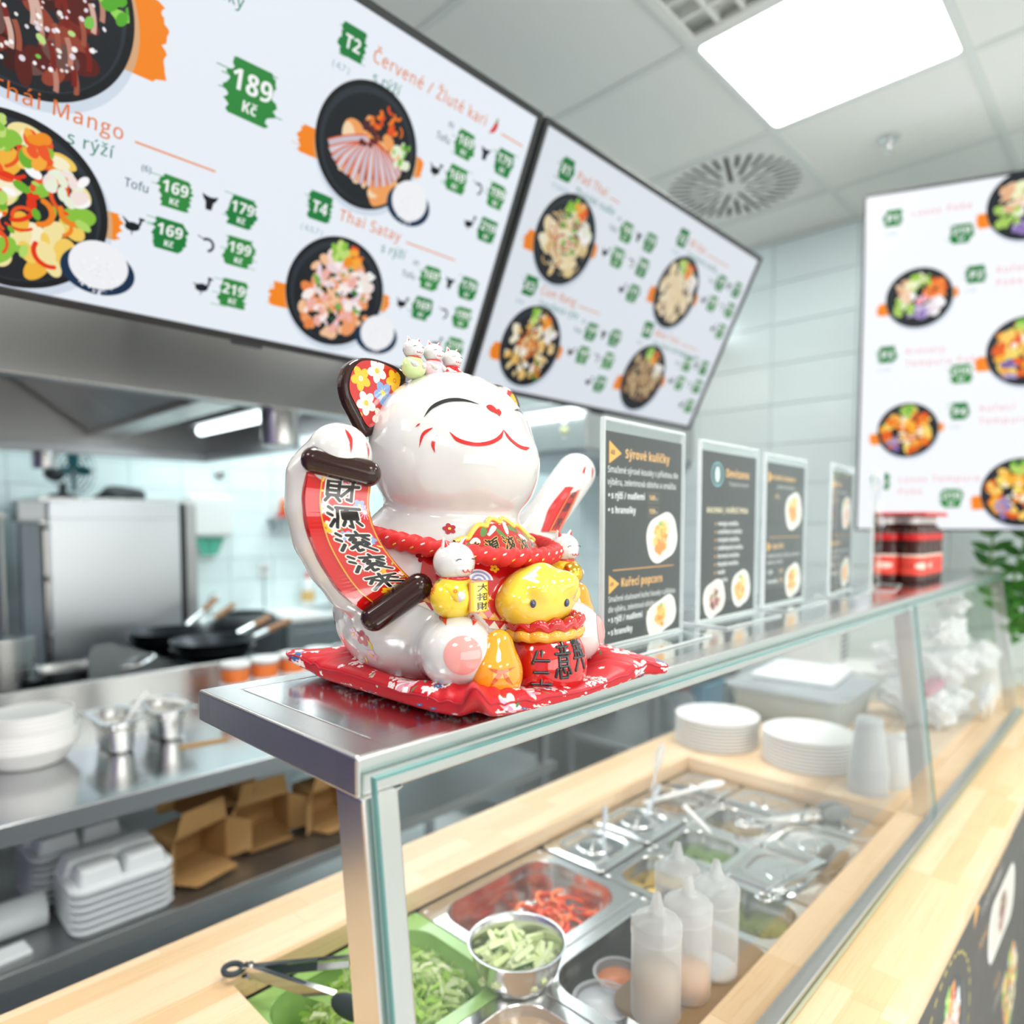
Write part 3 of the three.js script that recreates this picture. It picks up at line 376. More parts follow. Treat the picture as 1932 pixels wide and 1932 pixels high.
{ // sneeze guard: square steel tube frame, shelf and glass
  const o = thing('sneeze_guard', 'steel-framed glass sneeze guard with a flat shelf on top', 'sneeze guard');
  const x0 = 0.267, x1 = 2.935, zb = -0.699, zf = -0.412, top = 1.392, T = 0.032, lean = 0.022 / 0.187;
  part('shelf_tube', box(x0, x1, top - T, top - 0.0004, zf - T, zf, 0.003), M.steel, o);
  part('shelf_tube', box(x0, x1, top - T, top - 0.0004, zb, zb + T, 0.003), M.steel, o);
  part('shelf_tube', box(x0, x0 + T, top - T, top, zb + 0.001, zf - 0.001, 0.003), M.steel, o);
  part('shelf_tube', box(x1 - T, x1, top - T, top, zb + T * 0.6, zf - T * 0.6, 0.003), M.steel, o);
  part('shelf_plate', box(x0 + T + 0.001, x1 - T - 0.001, top - 0.008, top - 0.0008, zb + 0.002, zf - 0.002, 0.001), M.steelTop, o);
  const post = (xa, xb, lab) => { const y1 = top - T - 0.0005, y0 = WOOD + 0.002, zt = zf + (top - y1) * lean, zbm = zf + (top - y0) * lean, s = new THREE.Shape([new THREE.Vector2(zt, y1), new THREE.Vector2(zbm, y0), new THREE.Vector2(zbm - T, y0), new THREE.Vector2(zt - T, y1)]), g = new THREE.ExtrudeGeometry(s, { depth: xb - xa - 0.004, bevelEnabled: true, bevelSize: 0.002, bevelThickness: 0.002, bevelSegments: 2 }); g.rotateY(-Math.PI / 2); g.translate(xb - 0.002, 0, 0); return part('post', g, M.steel, o); };
  post(x0 + 0.0004, x0 + 0.0325); post(1.718, 1.752); post(x1 - 0.033, x1);
  // corner webs of the frame
  for (const [a, b] of [[x0 + 0.0325, 0.008], [1.718, -0.008]]) { const s = new THREE.Shape([new THREE.Vector2(0, 0), new THREE.Vector2(b, 0), new THREE.Vector2(b * 0.3, -0.0025), new THREE.Vector2(0, -0.008)]); const g = new THREE.ExtrudeGeometry(s, { depth: 0.028, bevelEnabled: false }); g.translate(a, top - T, zf - 0.03 + 0.003); part('corner_web', g, M.steel, o); }
  // glass sheet in front of the posts, from just under the shelf top to the counter
  const gy1 = top - 0.016, gy0 = WOOD + 0.012, gz = (y) => zf + (top - y) * lean + 0.0035;
  const sheet = (xa, xb, edge) => { const s = new THREE.Shape([new THREE.Vector2(gz(gy1), gy1), new THREE.Vector2(gz(gy0), gy0), new THREE.Vector2(gz(gy0) + 0.006, gy0), new THREE.Vector2(gz(gy1) + 0.006, gy1)]); const p = part('glass_pane', (() => { const g = new THREE.PlaneGeometry(xb - xa, Math.hypot(gy1 - gy0, gz(gy0) - gz(gy1))); g.rotateX(-Math.atan(lean)); g.translate((xa + xb) / 2, (gy0 + gy1) / 2, (gz(gy0) + gz(gy1)) / 2 + 0.005); return g; })(), M.glass, o);
    part('glass_edge', box(xa, xb, gy1 - 0.001, gy1 + 0.0012, gz(gy1), gz(gy1) + 0.006, 0), M.glassEdge, p); const eg = new THREE.ExtrudeGeometry(s, { depth: 0.0015, bevelEnabled: false }); eg.rotateY(-Math.PI / 2); eg.translate(xa + 0.001, 0, 0); part('glass_edge', eg, M.glassEdge, p); };
  sheet(x0 + 0.008, 1.7348); sheet(1.736, x1 - 0.004);
  const base = gz(WOOD); part('glass_channel', box(x0, x1, WOOD, WOOD + 0.016, base - 0.006, base + 0.016, 0.002), M.steel, o);
  part('glass_bead', box(x0, x1, WOOD + 0.0005, WOOD + 0.007, base + 0.016, base + 0.021, 0.002), std({ color: rgb(0.42, 0.42, 0.28), roughness: 0.5 }), o);
}
{ // cold well under the pans
  const o = thing('cold_well', 'stainless well frame carrying the food pans in the counter', 'food well'), x0 = 0.4, x1 = 1.7, z0 = -0.947, z1 = -0.423;
  part('basin', merge([box(x0, x1, 0.6, 0.61, z0, z1, 0), box(x0, x0 + 0.004, 0.61, 0.85, z0, z1, 0), box(x1 - 0.004, x1, 0.61, 0.85, z0, z1, 0), box(x0, x1, 0.61, 0.85, z0, z0 + 0.004, 0), box(x0, x1, 0.61, 0.85, z1 - 0.004, z1, 0)]), M.steelDull, o);
  for (const x of [0.735, 1.066, 1.572]) part('cross_bar', box(x - 0.006, x + 0.006, 0.838, 0.852, z0, z1, 0.002), M.steelDull, o);
}
const BED = 0.855;
// gastronorm pan: rim flange, walls, bottom
function pan(name, label, xa, xb, za, zb, depth, mat, group, y = BED) {
  const w = xb - xa - 0.004, d = zb - za - 0.004, o = thing(name, label, 'food pan', [(xa + xb) / 2, y, (za + zb) / 2], 0, group), q = (k, r, yy) => ringPoints(w - k, d - k, r, yy);
  const rim = roundedRect(w, d, 0.006), big = Math.min(w, d) > 0.2, fl = big ? 0.042 : 0.034, cr = big ? 0.055 : 0.04, hole = roundedRect(w - fl, d - fl, cr); rim.holes.push(hole); const rg = new THREE.ExtrudeGeometry(rim, { depth: 0.0015, bevelEnabled: true, bevelSize: 0.001, bevelThickness: 0.001, bevelSegments: 1, curveSegments: 6 }); rg.rotateX(-Math.PI / 2); rg.translate(0, 0.003, 0); part('rim', rg, mat, o);
  const body = loft([q(fl, cr, 0.005), q(fl + 0.002, cr, -0.001), q(fl + 0.004, cr, -0.018), q(fl + 0.012, cr - 0.004, -0.022), q(fl + 0.02, cr - 0.006, -depth + 0.012), q(fl + 0.026, cr - 0.009, -depth + 0.003), q(fl + 0.044, cr - 0.016, -depth)]); mat.side = THREE.DoubleSide; part('tray', body, mat, o);
  const bumps = []; for (const [sx, sz] of [[1, 1], [1, -1], [-1, 1], [-1, -1]]) bumps.push(ball(sx * (w / 2 - 0.009), 0.0055, sz * (d / 2 - 0.009), 0.006, 0.002, 0.006, 10)); part('corner_boss', merge(bumps), mat, o);
  return o;
}
function panLid(label, xa, xb, za, zb, extra) {
  const w = xb - xa - 0.006, d = zb - za - 0.006, o = thing('pan_lid', label, 'lid', [(xa + xb) / 2, BED + 0.0062, (za + zb) / 2], 0, 'small steel pan lids');
  const s = roundedRect(w, d, 0.012), q = (k, r, yy) => ringPoints(w - k, d - k, r, yy);
  part('cover', loft([q(0.0, 0.014, 0.001), q(0.002, 0.014, 0.003), q(0.02, 0.036, 0.0035), q(0.026, 0.038, 0.005), q(0.034, 0.04, 0.005), q(0.042, 0.038, 0.0022), q(0.052, 0.034, 0.0016), q(0.066, 0.028, 0.0016)]), M.pan, o);
  part('recess', lathe([[0.0, 0.0018], [0.018, 0.0022], [0.03, 0.0032], [0.036, 0.0045], [0.039, 0.0016]], 36), M.pan, o);
  part('grip', (() => { const g = tube([V(-0.034, 0.002, 0), V(-0.02, 0.006, 0), V(0, 0.0075, 0), V(0.02, 0.006, 0), V(0.034, 0.002, 0)], 0.003, 16, 8); g.rotateY(0.5); return g; })(), M.pan, o);
  return o;
}
const C0 = 0.400, C1 = 0.735, C2 = 1.066, C3 = 1.239, C4 = 1.403, C5 = 1.57, C6 = 1.70, R0 = -0.947, R1 = -0.782, R2 = -0.609, R3 = -0.423, RM = -0.686;
pan('food_pan', 'green plastic food pan full of shredded lettuce', C0, C1, R0, RM, 0.1, M.plasticGreen);
pan('food_pan', 'steel food pan holding a beige sauce in front of the lettuce', C0, C1, RM, R3, 0.1, M.pan);
pan('food_pan', 'large steel food pan with sliced red peppers', C1, C2, R0, RM, 0.075, M.pan);
pan('food_pan', 'deep steel food pan holding small plastic cups', C1, C2, RM, R3, 0.1, M.pan);
pan('food_pan', 'small steel food pan with yellow sweetcorn', C2, C3, R1, R2, 0.1, M.pan);
pan('food_pan', 'small steel food pan with a green filling next to the sweetcorn pan', C3, C4, R1, R2, 0.1, M.pan);
pan('food_pan', 'small steel food pan with a pale bean filling', C4, C5, R1, R2, 0.1, M.pan);
pan('food_pan', 'small steel food pan with chopped spring onion behind the bottles', C2, C3, R2, R3, 0.1, M.pan);
pan('food_pan', 'small steel food pan with spoons lying over its brown dressing', C4, C5, R0, R1, 0.1, M.pan);
pan('food_pan', 'small steel food pan below the lid that carries the big tongs', C3, C4, R2, R3, 0.1, M.pan);
panLid('round-recessed steel pan lid beside the pepper pan, ladle handle through it', C2, C3, R0, R1);
panLid('round-recessed steel pan lid second from the pepper pan', C3, C4, R0, R1);
panLid('round-recessed steel pan lid at the wooden end edge by the plates', C5, C6, R0, R1);
panLid('steel pan lid beside the bean pan, tongs lying across it', C5, C6, R1, R2);
panLid('steel pan lid under the big tongs near the glass', C3, C4, R2, R3);
panLid('steel pan lid between the bean pan and the glass', C4, C5, R2, R3);
panLid('steel pan lid in the far front corner of the well', C5, C6, R2, R3);

// contents
function heap(name, label, cx, cz, rx, rz, y, h, n, maker, mats, seed) {
  const r = seeded(seed), lists = mats.map(() => []);
  for (let i = 0; i < n; i++) { const a = r() * 6.283, d = Math.sqrt(r()), x = cx + d * rx * Math.cos(a), z = cz + d * rz * Math.sin(a), top = h * (1 - d * d * 0.75), g = maker(r); g.rotateX((r() - 0.5) * 1.4); g.rotateZ((r() - 0.5) * 1.4); g.rotateY(r() * 6.283); g.translate(x, y + top * (0.25 + 0.75 * r()), z); lists[Math.floor(r() * mats.length)].push(g); }
  const o = thing(name, label, name.replace(/_/g, ' ').split(' ').pop()); o.userData.kind = 'stuff';
  lists.forEach((l, i) => { if (l.length) { const m = part('pieces', merge(l), mats[i], o); m.userData.kind = 'stuff'; } });
  return o;
}
const ribbon = (L, w, bend, r) => { const g = new THREE.PlaneGeometry(L, w, 8, 1), p = g.attributes.position; for (let i = 0; i < p.count; i++) { const t = p.getX(i) / L; p.setZ(i, Math.sin(t * 4 + r() * 0.2) * bend); p.setY(i, p.getY(i) + Math.cos(t * 5) * bend * 0.8); } g.computeVertexNormals(); return g; };
const leafy = [[0.58, 0.78, 0.24], [0.70, 0.84, 0.42], [0.44, 0.70, 0.14], [0.82, 0.88, 0.62]].map((c) => phys({ color: rgb(...c), roughness: 0.45, side: THREE.DoubleSide, transmission: 0.25, thickness: 0 }));
part('filling', ball((C0 + C1) / 2, BED - 0.07, (R0 + RM) / 2, 0.128, 0.05, 0.1, 24), leafy[0], heap('shredded_lettuce', 'pale green shredded lettuce heaped in the green pan', (C0 + C1) / 2 + 0.012, (R0 + RM) / 2, 0.125, 0.098, BED - 0.045, 0.085, 1300, (r) => ribbon(0.022 + 0.022 * r(), 0.004 + 0.004 * r(), 0.005, r), leafy, 101));
{ // pepper strips, each one picked apart
  const mats = [[0.72, 0.05, 0.02], [0.80, 0.10, 0.03], [0.85, 0.22, 0.08]].map((c) => std({ color: rgb(...c), roughness: 0.22 })), r = seeded(44);
  const strip = (i) => { const R = 0.016 + 0.012 * r(), a0 = r() * 6, span = 1.6 + 1.6 * r(), pts = []; for (let k = 0; k <= 7; k++) { const a = a0 + span * k / 7; pts.push(V(R * Math.cos(a), R * 0.35 * Math.sin(a * 0.7 + i), R * Math.sin(a))); } const g = tube(pts, 0.0042, 14, 6); g.scale(1, 0.8, 1); return g; };
  const g12 = Array.from({ length: 12 }, (_, i) => strip(i));
  for (let i = 0; i < 78; i++) { const a = r() * 6.283, d = Math.sqrt(r()), hx = 0.955 + 0.075 * d * Math.cos(a), hz = -0.80 + 0.075 * d * Math.sin(a); const stray = i > 70, x = stray ? 0.80 + 0.04 * r() : hx, z = stray ? -0.76 + 0.04 * r() : hz, y = BED - 0.062 + (stray ? 0.006 : 0.05 * (1 - d * d * 0.8) * (0.2 + 0.8 * i / 78)); const m = solo('pepper_strip', 'curved red pepper strip in the large steel pan', 'pepper', g12[i % 12], mats[i % 3], [x, y, z], r() * 6.283, 'sliced red peppers'); m.rotation.x = (r() - 0.5) * 1.1; m.rotation.z = (r() - 0.5) * 1.1; }
}
// fillings of the small pans
const crumbs = (r) => ball(0, 0, 0, 0.0045 + 0.002 * r(), 0.0035, 0.004, 6);
heap('sweetcorn', 'yellow sweetcorn kernels in a small steel pan', (C2 + C3) / 2, (R1 + R2) / 2, 0.06, 0.06, BED - 0.06, 0.012, 420, crumbs, [std({ color: rgb(0.75, 0.50, 0.06), roughness: 0.4 }), std({ color: rgb(0.80, 0.60, 0.14), roughness: 0.4 })], 3);
heap('green_filling', 'green edamame filling in a small steel pan', (C3 + C4) / 2, (R1 + R2) / 2, 0.056, 0.058, BED - 0.06, 0.016, 380, crumbs, [std({ color: rgb(0.22, 0.42, 0.12), roughness: 0.4 }), std({ color: rgb(0.36, 0.52, 0.2), roughness: 0.4 })], 4);
heap('pale_filling', 'pale bean filling in a small steel pan', (C4 + C5) / 2, (R1 + R2) / 2, 0.056, 0.058, BED - 0.055, 0.014, 380, crumbs, [std({ color: rgb(0.66, 0.55, 0.36), roughness: 0.5 }), std({ color: rgb(0.55, 0.42, 0.26), roughness: 0.5 })], 5);
heap('spring_onion', 'chopped light green spring onion in a small steel pan', (C2 + C3) / 2, (R2 + R3) / 2, 0.056, 0.06, BED - 0.085, 0.028, 420, crumbs, [std({ color: rgb(0.50, 0.62, 0.12), roughness: 0.4 }), std({ color: rgb(0.66, 0.74, 0.3), roughness: 0.4 })], 6);
solo('brown_dressing', 'flat brown dressing filling a small steel pan', 'sauce', loft([ringPoints(0.118, 0.118, 0.03, 0), ringPoints(0.116, 0.116, 0.03, 0.001)]), std({ color: rgb(0.22, 0.13, 0.05), roughness: 0.15 }), [(C4 + C5) / 2, BED - 0.035, (R0 + R1) / 2]);
solo('beige_sauce', 'smooth beige sauce filling the pan in front of the lettuce', 'sauce', loft([ringPoints(0.29, 0.212, 0.035, 0), ringPoints(0.288, 0.21, 0.034, 0.001)]), std({ color: rgb(0.55, 0.38, 0.24), roughness: 0.12 }), [(C0 + C1) / 2, BED - 0.012, (RM + R3) / 2]);
{ // steel bowl of cucumber
  const b = [0.728, BED + 0.0045, -0.69], o = thing('mixing_bowl', 'small steel bowl standing on the pan rims, full of cucumber', 'bowl', b);
  part('shell', lathe([[0, 0.0], [0.034, 0.0], [0.046, 0.006], [0.056, 0.022], [0.062, 0.045], [0.064, 0.058], [0.0675, 0.0595], [0.0675, 0.061], [0.063, 0.0605], [0.060, 0.046], [0.054, 0.024], [0.044, 0.009], [0.033, 0.003], [0, 0.003]].map(([a, b]) => [a * 1.12, b * 1.05]), 48), M.pan, o);
  const r = seeded(61), peel = std({ color: rgb(0.05, 0.20, 0.04), roughness: 0.3 }), flesh = [std({ color: rgb(0.60, 0.72, 0.34), roughness: 0.3 }), std({ color: rgb(0.68, 0.77, 0.44), roughness: 0.3 })];
  const stick = Array.from({ length: 4 }, (_, i) => { const L = 0.028 + 0.004 * i, s = new THREE.Shape([new THREE.Vector2(-0.005, 0), new THREE.Vector2(0.005, 0), new THREE.Vector2(0.0035, 0.006), new THREE.Vector2(-0.0035, 0.006)]); const g = new THREE.ExtrudeGeometry(s, { depth: L, bevelEnabled: true, bevelSize: 0.0006, bevelThickness: 0.003, bevelSegments: 1 }); g.translate(0, -0.003, -L / 2); const pg = box(-0.0052, 0.0052, -0.0044, -0.0028, -L / 2, L / 2, 0.0005); return [g, pg]; });
  for (let i = 0; i < 72; i++) { const a = r() * 6.283, d = Math.sqrt(r()) * 0.052, t = i / 72, k = Math.floor(r() * 4), c = thing('cucumber_stick', 'cucumber stick with dark green peel in the small steel bowl', 'cucumber', [b[0] + d * Math.cos(a), b[1] + 0.022 + 0.042 * t * (1 - d * d * 140), b[2] + d * Math.sin(a)], r() * 6.283, 'cut cucumber sticks'); c.rotation.x = (r() - 0.5) * 1.2; c.rotation.z = (r() - 0.5) * 2.4; part('flesh', stick[k][0], flesh[i % 2], c); part('peel', stick[k][1], peel, c); }
}
// squeeze bottles on a small brown board laid over the deep pan
solo('brown_board', 'small brown board laid over the deep pan under the squeeze bottles', 'board', (() => { const g = new THREE.ExtrudeGeometry(roundedRect(0.27, 0.13, 0.03), { depth: 0.006, bevelEnabled: true, bevelSize: 0.001, bevelThickness: 0.001 }); g.rotateX(-Math.PI / 2); return g; })(), std({ color: rgb(0.24, 0.15, 0.07), roughness: 0.5 }), [0.915, BED + 0.0065, -0.494]);
function squeeze(label, x, z, fill, level, tint) {
  const o = thing('squeeze_bottle', label, 'bottle', [x, BED + 0.0146, z], 0, undefined), H = 0.118, R = 0.0345;
  part('body', lathe([[0, 0], [R * 0.92, 0], [R, 0.004], [R, H * 0.98], [R * 0.98, H]], 36), M.milky, o);
  part('sauce', lathe([[0, 0.002], [R * 0.95, 0.003], [R * 0.96, H * level], [0, H * level]], 32), fill, o);
  part('cap', lathe([[R * 0.98, H - 0.004], [R * 1.02, H], [R * 1.03, H + 0.017], [R * 0.94, H + 0.0185], [R * 0.93, H + 0.021], [R * 0.7, H + 0.027], [R * 0.42, H + 0.031], [R * 0.3, H + 0.034], [R * 0.26, H + 0.04], [R * 0.15, H + 0.058], [0.0015, H + 0.059]], 32), tint || M.milky, o);
  return o;
}
const sauces = { tan: std({ color: rgb(0.48, 0.33, 0.19), roughness: 0.4 }), peach: std({ color: rgb(0.80, 0.40, 0.14), roughness: 0.4 }), soy: std({ color: rgb(0.10, 0.06, 0.06), roughness: 0.3 }), clear: std({ color: rgb(0.75, 0.76, 0.76), roughness: 0.4 }) };
squeeze('squeeze bottle half full of tan sauce nearest the small plastic cups', 0.800, -0.490, sauces.tan, 0.56);
squeeze('squeeze bottle with a low fill of peach sauce', 0.872, -0.482, sauces.peach, 0.32);
squeeze('squeeze bottle almost empty with an orange stain under its cap', 0.944, -0.475, sauces.clear, 0.08);
squeeze('squeeze bottle of dark soy sauce beside the sweetcorn pan', 0.953, -0.547, sauces.soy, 0.68);
function cup(label, x, y, z, r, h, fill, level) { const o = thing('plastic_cup', label, 'cup', [x, y, z]); part('wall', lathe([[0, 0], [r * 0.78, 0], [r * 0.97, h], [r * 1.08, h + 0.001], [r * 1.08, h + 0.003], [r * 0.94, h + 0.002]], 32), M.clearPlastic, o); part('contents', lathe([[0, 0.001], [r * 0.76, 0.002], [r * (0.78 + 0.17 * level), h * level], [0, h * level + 0.004]], 28), fill, o); return o; }
cup('clear plastic cup of orange pickled carrot in the deep pan', 0.845, BED - 0.035, -0.585, 0.036, 0.042, std({ color: rgb(0.85, 0.24, 0.06), roughness: 0.4 }), 0.75);
cup('clear plastic cup of white ice in the deep pan', 0.785, BED - 0.04, -0.57, 0.042, 0.042, std({ color: rgb(0.78, 0.8, 0.84), roughness: 0.3 }), 0.9);

// tongs and spoons
function tongs(label, hinge, tip, spread, dark, tipMat, group) {
  const o = thing('tongs', label, 'tongs', hinge), L = Math.hypot(tip[0] - hinge[0], tip[2] - hinge[2]), mk = (side) => {
    const g = new THREE.Group(); g.name = 'arm'; o.add(g); g.rotation.y = side * spread / 2; const s = new THREE.Shape([new THREE.Vector2(-0.009, 0), new THREE.Vector2(0.009, 0), new THREE.Vector2(0.009, 0.0012), new THREE.Vector2(-0.009, 0.0012)]);
    const channel = merge([box(0.0, L * 0.72, -0.001, 0.0, -0.008, 0.008, 0), box(0, L * 0.72, 0, 0.008, 0.007, 0.008, 0), box(0, L * 0.72, 0, 0.008, -0.008, -0.007, 0)]); channel.rotateX(side * Math.PI / 2);
    part('arm_channel', channel, M.chrome, g); if (dark) part('grip_pad', box(0.03, L * 0.5, -0.009, 0.009, side * 0.0012 + (side > 0 ? 0 : -0.0045), side * 0.0012 + (side > 0 ? 0.0045 : 0), 0.002), M.blackRubber, g);
    const scoop = ball(L * 0.86, 0, -side * 0.003, L * 0.15, 0.019, 0.007, 18); part('tong_tip', scoop, tipMat, g); };
  mk(1); mk(-1); o.rotation.order = 'YXZ'; o.rotation.y = -Math.atan2(tip[2] - hinge[2], tip[0] - hinge[0]); o.rotation.z = Math.atan2(tip[1] - hinge[1], L);
  part('hinge_pin', rod(V(0.012, -0.012, 0), V(0.012, 0.012, 0), 0.004), M.chrome, o); const ring = new THREE.TorusGeometry(0.0125, 0.0042, 10, 24); ring.rotateX(Math.PI / 2); ring.translate(-0.014, 0, 0); part('hanging_ring', ring, dark ? M.blackRubber : M.chrome, o);
  return o;
}
tongs('steel tongs with black grips and a ring, resting over the lettuce pan', [0.412, WOOD + 0.0125, -0.94], [0.555, WOOD - 0.004, -0.785], 0.58, true, M.blackRubber);
tongs('steel tongs with grey scoop tips lying on the lid near the glass', [1.20, BED + 0.022, -0.50], [1.45, BED + 0.03, -0.455], 0.1, false, std({ color: rgb(0.16, 0.13, 0.1), roughness: 0.4 }));
tongs('steel tongs lying over the bean pan and its neighbouring lid', [1.46, BED + 0.022, -0.66], [1.68, BED + 0.03, -0.52], 0.1, false, std({ color: rgb(0.2, 0.2, 0.2), roughness: 0.4 }));
function ladle(label, a, b, mat, head) { const o = thing('serving_spoon', label, 'spoon'), d = b.clone().sub(a).normalize(); part('handle', (() => { const g = rod(a, b, 0.0045, 0.006, 10); return g; })(), mat, o); if (head) { const g = ball(0, 0, 0, 0.04, 0.009, 0.026, 20); g.applyQuaternion(new THREE.Quaternion().setFromUnitVectors(V(1, 0, 0), d)); const e = a.clone().addScaledVector(d, -0.032); g.translate(e.x, e.y, e.z); part('bowl', g, mat, o); } return o; }
const handleMat = std({ color: rgb(0.55, 0.6, 0.66), metalness: 0.3, roughness: 0.3 });
ladle('short grey ladle handle rising from the lid beside the pepper pan', V(1.185, BED + 0.008, -0.862), V(1.215, BED + 0.07, -0.88), handleMat, false);
ladle('grey ladle handle rising from the second lid', V(1.36, BED + 0.008, -0.868), V(1.43, BED + 0.06, -0.872), handleMat, false);
ladle('white spoon with a long scoop lying across the dressing pan', V(1.56, BED + 0.03, -0.83), V(1.395, BED + 0.02, -0.895), M.white, true);
ladle('clear grey spoon leaning on the wooden rim of the well', V(1.535, BED + 0.062, -0.945), V(1.48, BED + 0.015, -0.925), M.clearPlastic, true);
ladle('white flat spatula handle lying over the bean pan edge', V(1.36, BED + 0.02, -0.70), V(1.405, BED + 0.04, -0.79), M.white, false);

// ---------- things on the counter beyond the pans ----------
function plateStack(label, x, z, R, n, h) {
  for (let i = 0; i < n; i++) { solo('paper_plate', label + ', ' + rank(i, n), 'plate', plateGeo(R, h), M.white, [x, WOOD + i * h, z], 0, label); }
}
const plateCache = {}; function plateGeo(R, h) { return plateCache[R + '_' + h] ||= lathe([[0, 0.0], [R * 0.86, 0.0], [R * 0.98, 0.004 * 0.6], [R, 0.004], [R, h * 0.98], [R * 0.985, h], [R * 0.94, h - 0.0008], [R * 0.9, h - 0.003], [0, h - 0.003]], 48); }
plateStack('white paper plate in the stack at the pan well corner', 1.885, -0.955, 0.122, 9, 0.0095);
plateStack('white paper plate in the stack beside the plastic cups', 1.905, -0.69, 0.122, 9, 0.0095);
{ const g = lathe([[0, 0], [0.028, 0], [0.029, 0.002], [0.044, 0.118], [0.0465, 0.119], [0.0465, 0.122], [0.043, 0.1215], [0.028, 0.004], [0, 0.003]], 36), first = solo('plastic_cup', 'frosted plastic cup in the upside-down stack beside the plates', 'cup', (() => { const q = g.clone(); q.rotateX(Math.PI); q.translate(0, 0.122, 0); return q; })(), M.milky, [1.79, WOOD, -0.505], 0, 'frosted plastic cups');
  for (let i = 1; i < 6; i++) copyOf(first, [1.79, WOOD + 0.0125 * i, -0.505], 0, 'frosted plastic cup in the upside-down stack beside the plates, ' + rank(i, 6)); copyOf(first, [1.885, WOOD, -0.475], 0, 'single frosted plastic cup upside down beside the cup stack'); }
solo('white_box', 'small white carton behind the middle post of the sneeze guard', 'box', box(-0.04, 0.04, 0, 0.1, -0.03, 0.03, 0.006), M.paper, [1.99, WOOD, -0.462], 0.2);
{ const o = thing('storage_bin', 'grey plastic lidded bin on the wooden counter behind the plates', 'bin', [2.36, WOOD, -0.88]); part('body', loft([ringPoints(0.36, 0.32, 0.04, 0), ringPoints(0.4, 0.36, 0.04, 0.1), ringPoints(0.42, 0.38, 0.045, 0.102), ringPoints(0.42, 0.38, 0.045, 0.112)], false, true), M.plasticGrey, o); part('lid', loft([ringPoints(0.43, 0.39, 0.045, 0.112), ringPoints(0.43, 0.39, 0.045, 0.122), ringPoints(0.36, 0.32, 0.04, 0.135)]), M.clearPlastic, o); }
{ const o = thing('pink_strap', 'dull pink band tied round the wrapped bag bundle', 'strap', [2.36, WOOD + 0.16, -0.50]); part('band', box(-0.1, 0.1, -0.012, 0.012, -0.02, 0.02, 0.004), std({ color: rgb(0.45, 0.12, 0.2), roughness: 0.5 }), o); }
solo('paper_pack', 'flat pack of wrapped paper lying on the grey bin', 'pack', box(-0.15, 0.15, 0, 0.022, -0.13, 0.13, 0.01), M.foam, [2.36, WOOD + 0.1365, -0.88], 0.1);
{ const g = plateGeo(0.13, 0.011); for (let i = 0; i < 10; i++) solo('paper_plate', 'white paper plate in the tall far stack on the counter, ' + rank(i, 10), 'plate', g, M.white, [2.82, WOOD + 0.011 * i, -0.82], 0, 'far stack of plates'); }
{ const o = thing('white_machine', 'white rounded kitchen machine at the far end of the counter', 'appliance', [2.83, WOOD, -1.0]); part('body', box(-0.12, 0.12, 0, 0.3, -0.1, 0.08, 0.03), M.plasticWhite, o); for (let i = 0; i < 9; i++) part('vent_slat', box(0.03, 0.09, 0.06 + 0.022 * i, 0.07 + 0.022 * i, 0.078, 0.084, 0.001), M.charcoal, o); }
{ // crumpled white bags: three bundles
  const mk = (seed, rx, ry, rz) => { const g = new THREE.IcosahedronGeometry(1, 14), m = mergeVertices((() => { g.deleteAttribute('normal'); g.deleteAttribute('uv'); return g; })(), 1e-4), p = m.attributes.position, r = seeded(seed), w = Array.from({ length: 34 }, (_, i) => [V(r() - 0.5, r() - 0.5, r() - 0.5).normalize(), 2.5 + 12 * r(), r() * 6]); for (let i = 0; i < p.count; i++) { const v = V(p.getX(i), p.getY(i), p.getZ(i)); let s = 1; for (const [d, f, ph] of w) s += 0.16 / f * (1 - 2 * Math.abs(Math.sin(v.dot(d) * f + ph))); p.setXYZ(i, v.x * s * rx, Math.max(-0.92, v.y * s) * ry, v.z * s * rz); } const f = m.toNonIndexed(); f.computeVertexNormals(); m.computeVertexNormals(); m.setAttribute('uv', new THREE.BufferAttribute(new Float32Array(p.count * 2), 2)); return m; };
  const film = phys({ color: rgb(0.9, 0.91, 0.92), roughness: 0.35, transmission: 0.15, thickness: 0 });
  [['at the bottom of the bag pile towards the grey bin', 2.50, 0.068, -0.50, 0.09, 0.07, 0.07], ['at the bottom of the bag pile towards the wall', 2.66, 0.068, -0.505, 0.09, 0.07, 0.07], ['on the second layer of the bag pile towards the grey bin', 2.53, 0.185, -0.505, 0.085, 0.07, 0.06], ['on the second layer of the bag pile towards the wall', 2.68, 0.185, -0.505, 0.085, 0.07, 0.06], ['on the third layer of the bag pile', 2.60, 0.30, -0.51, 0.1, 0.065, 0.06], ['on top of the bag pile', 2.64, 0.40, -0.51, 0.095, 0.055, 0.06], ['at the bottom of the bag pile behind the others', 2.56, 0.075, -0.625, 0.11, 0.08, 0.055], ['on the second layer of the bag pile behind the others', 2.58, 0.20, -0.63, 0.1, 0.075, 0.055], ['on the second layer of the bag pile against the glass', 2.84, 0.2, -0.435, 0.06, 0.06, 0.027], ['at the bottom of the bag pile against the glass', 2.72, 0.07, -0.41, 0.1, 0.07, 0.027]].forEach(([t, x, y, z, a, b, c], i) => solo('plastic_bag', 'crumpled white plastic bag ' + t, 'bag', mk(3 + i * 2, a, b, c), film, [x, WOOD + y, z], i * 0.7));
}
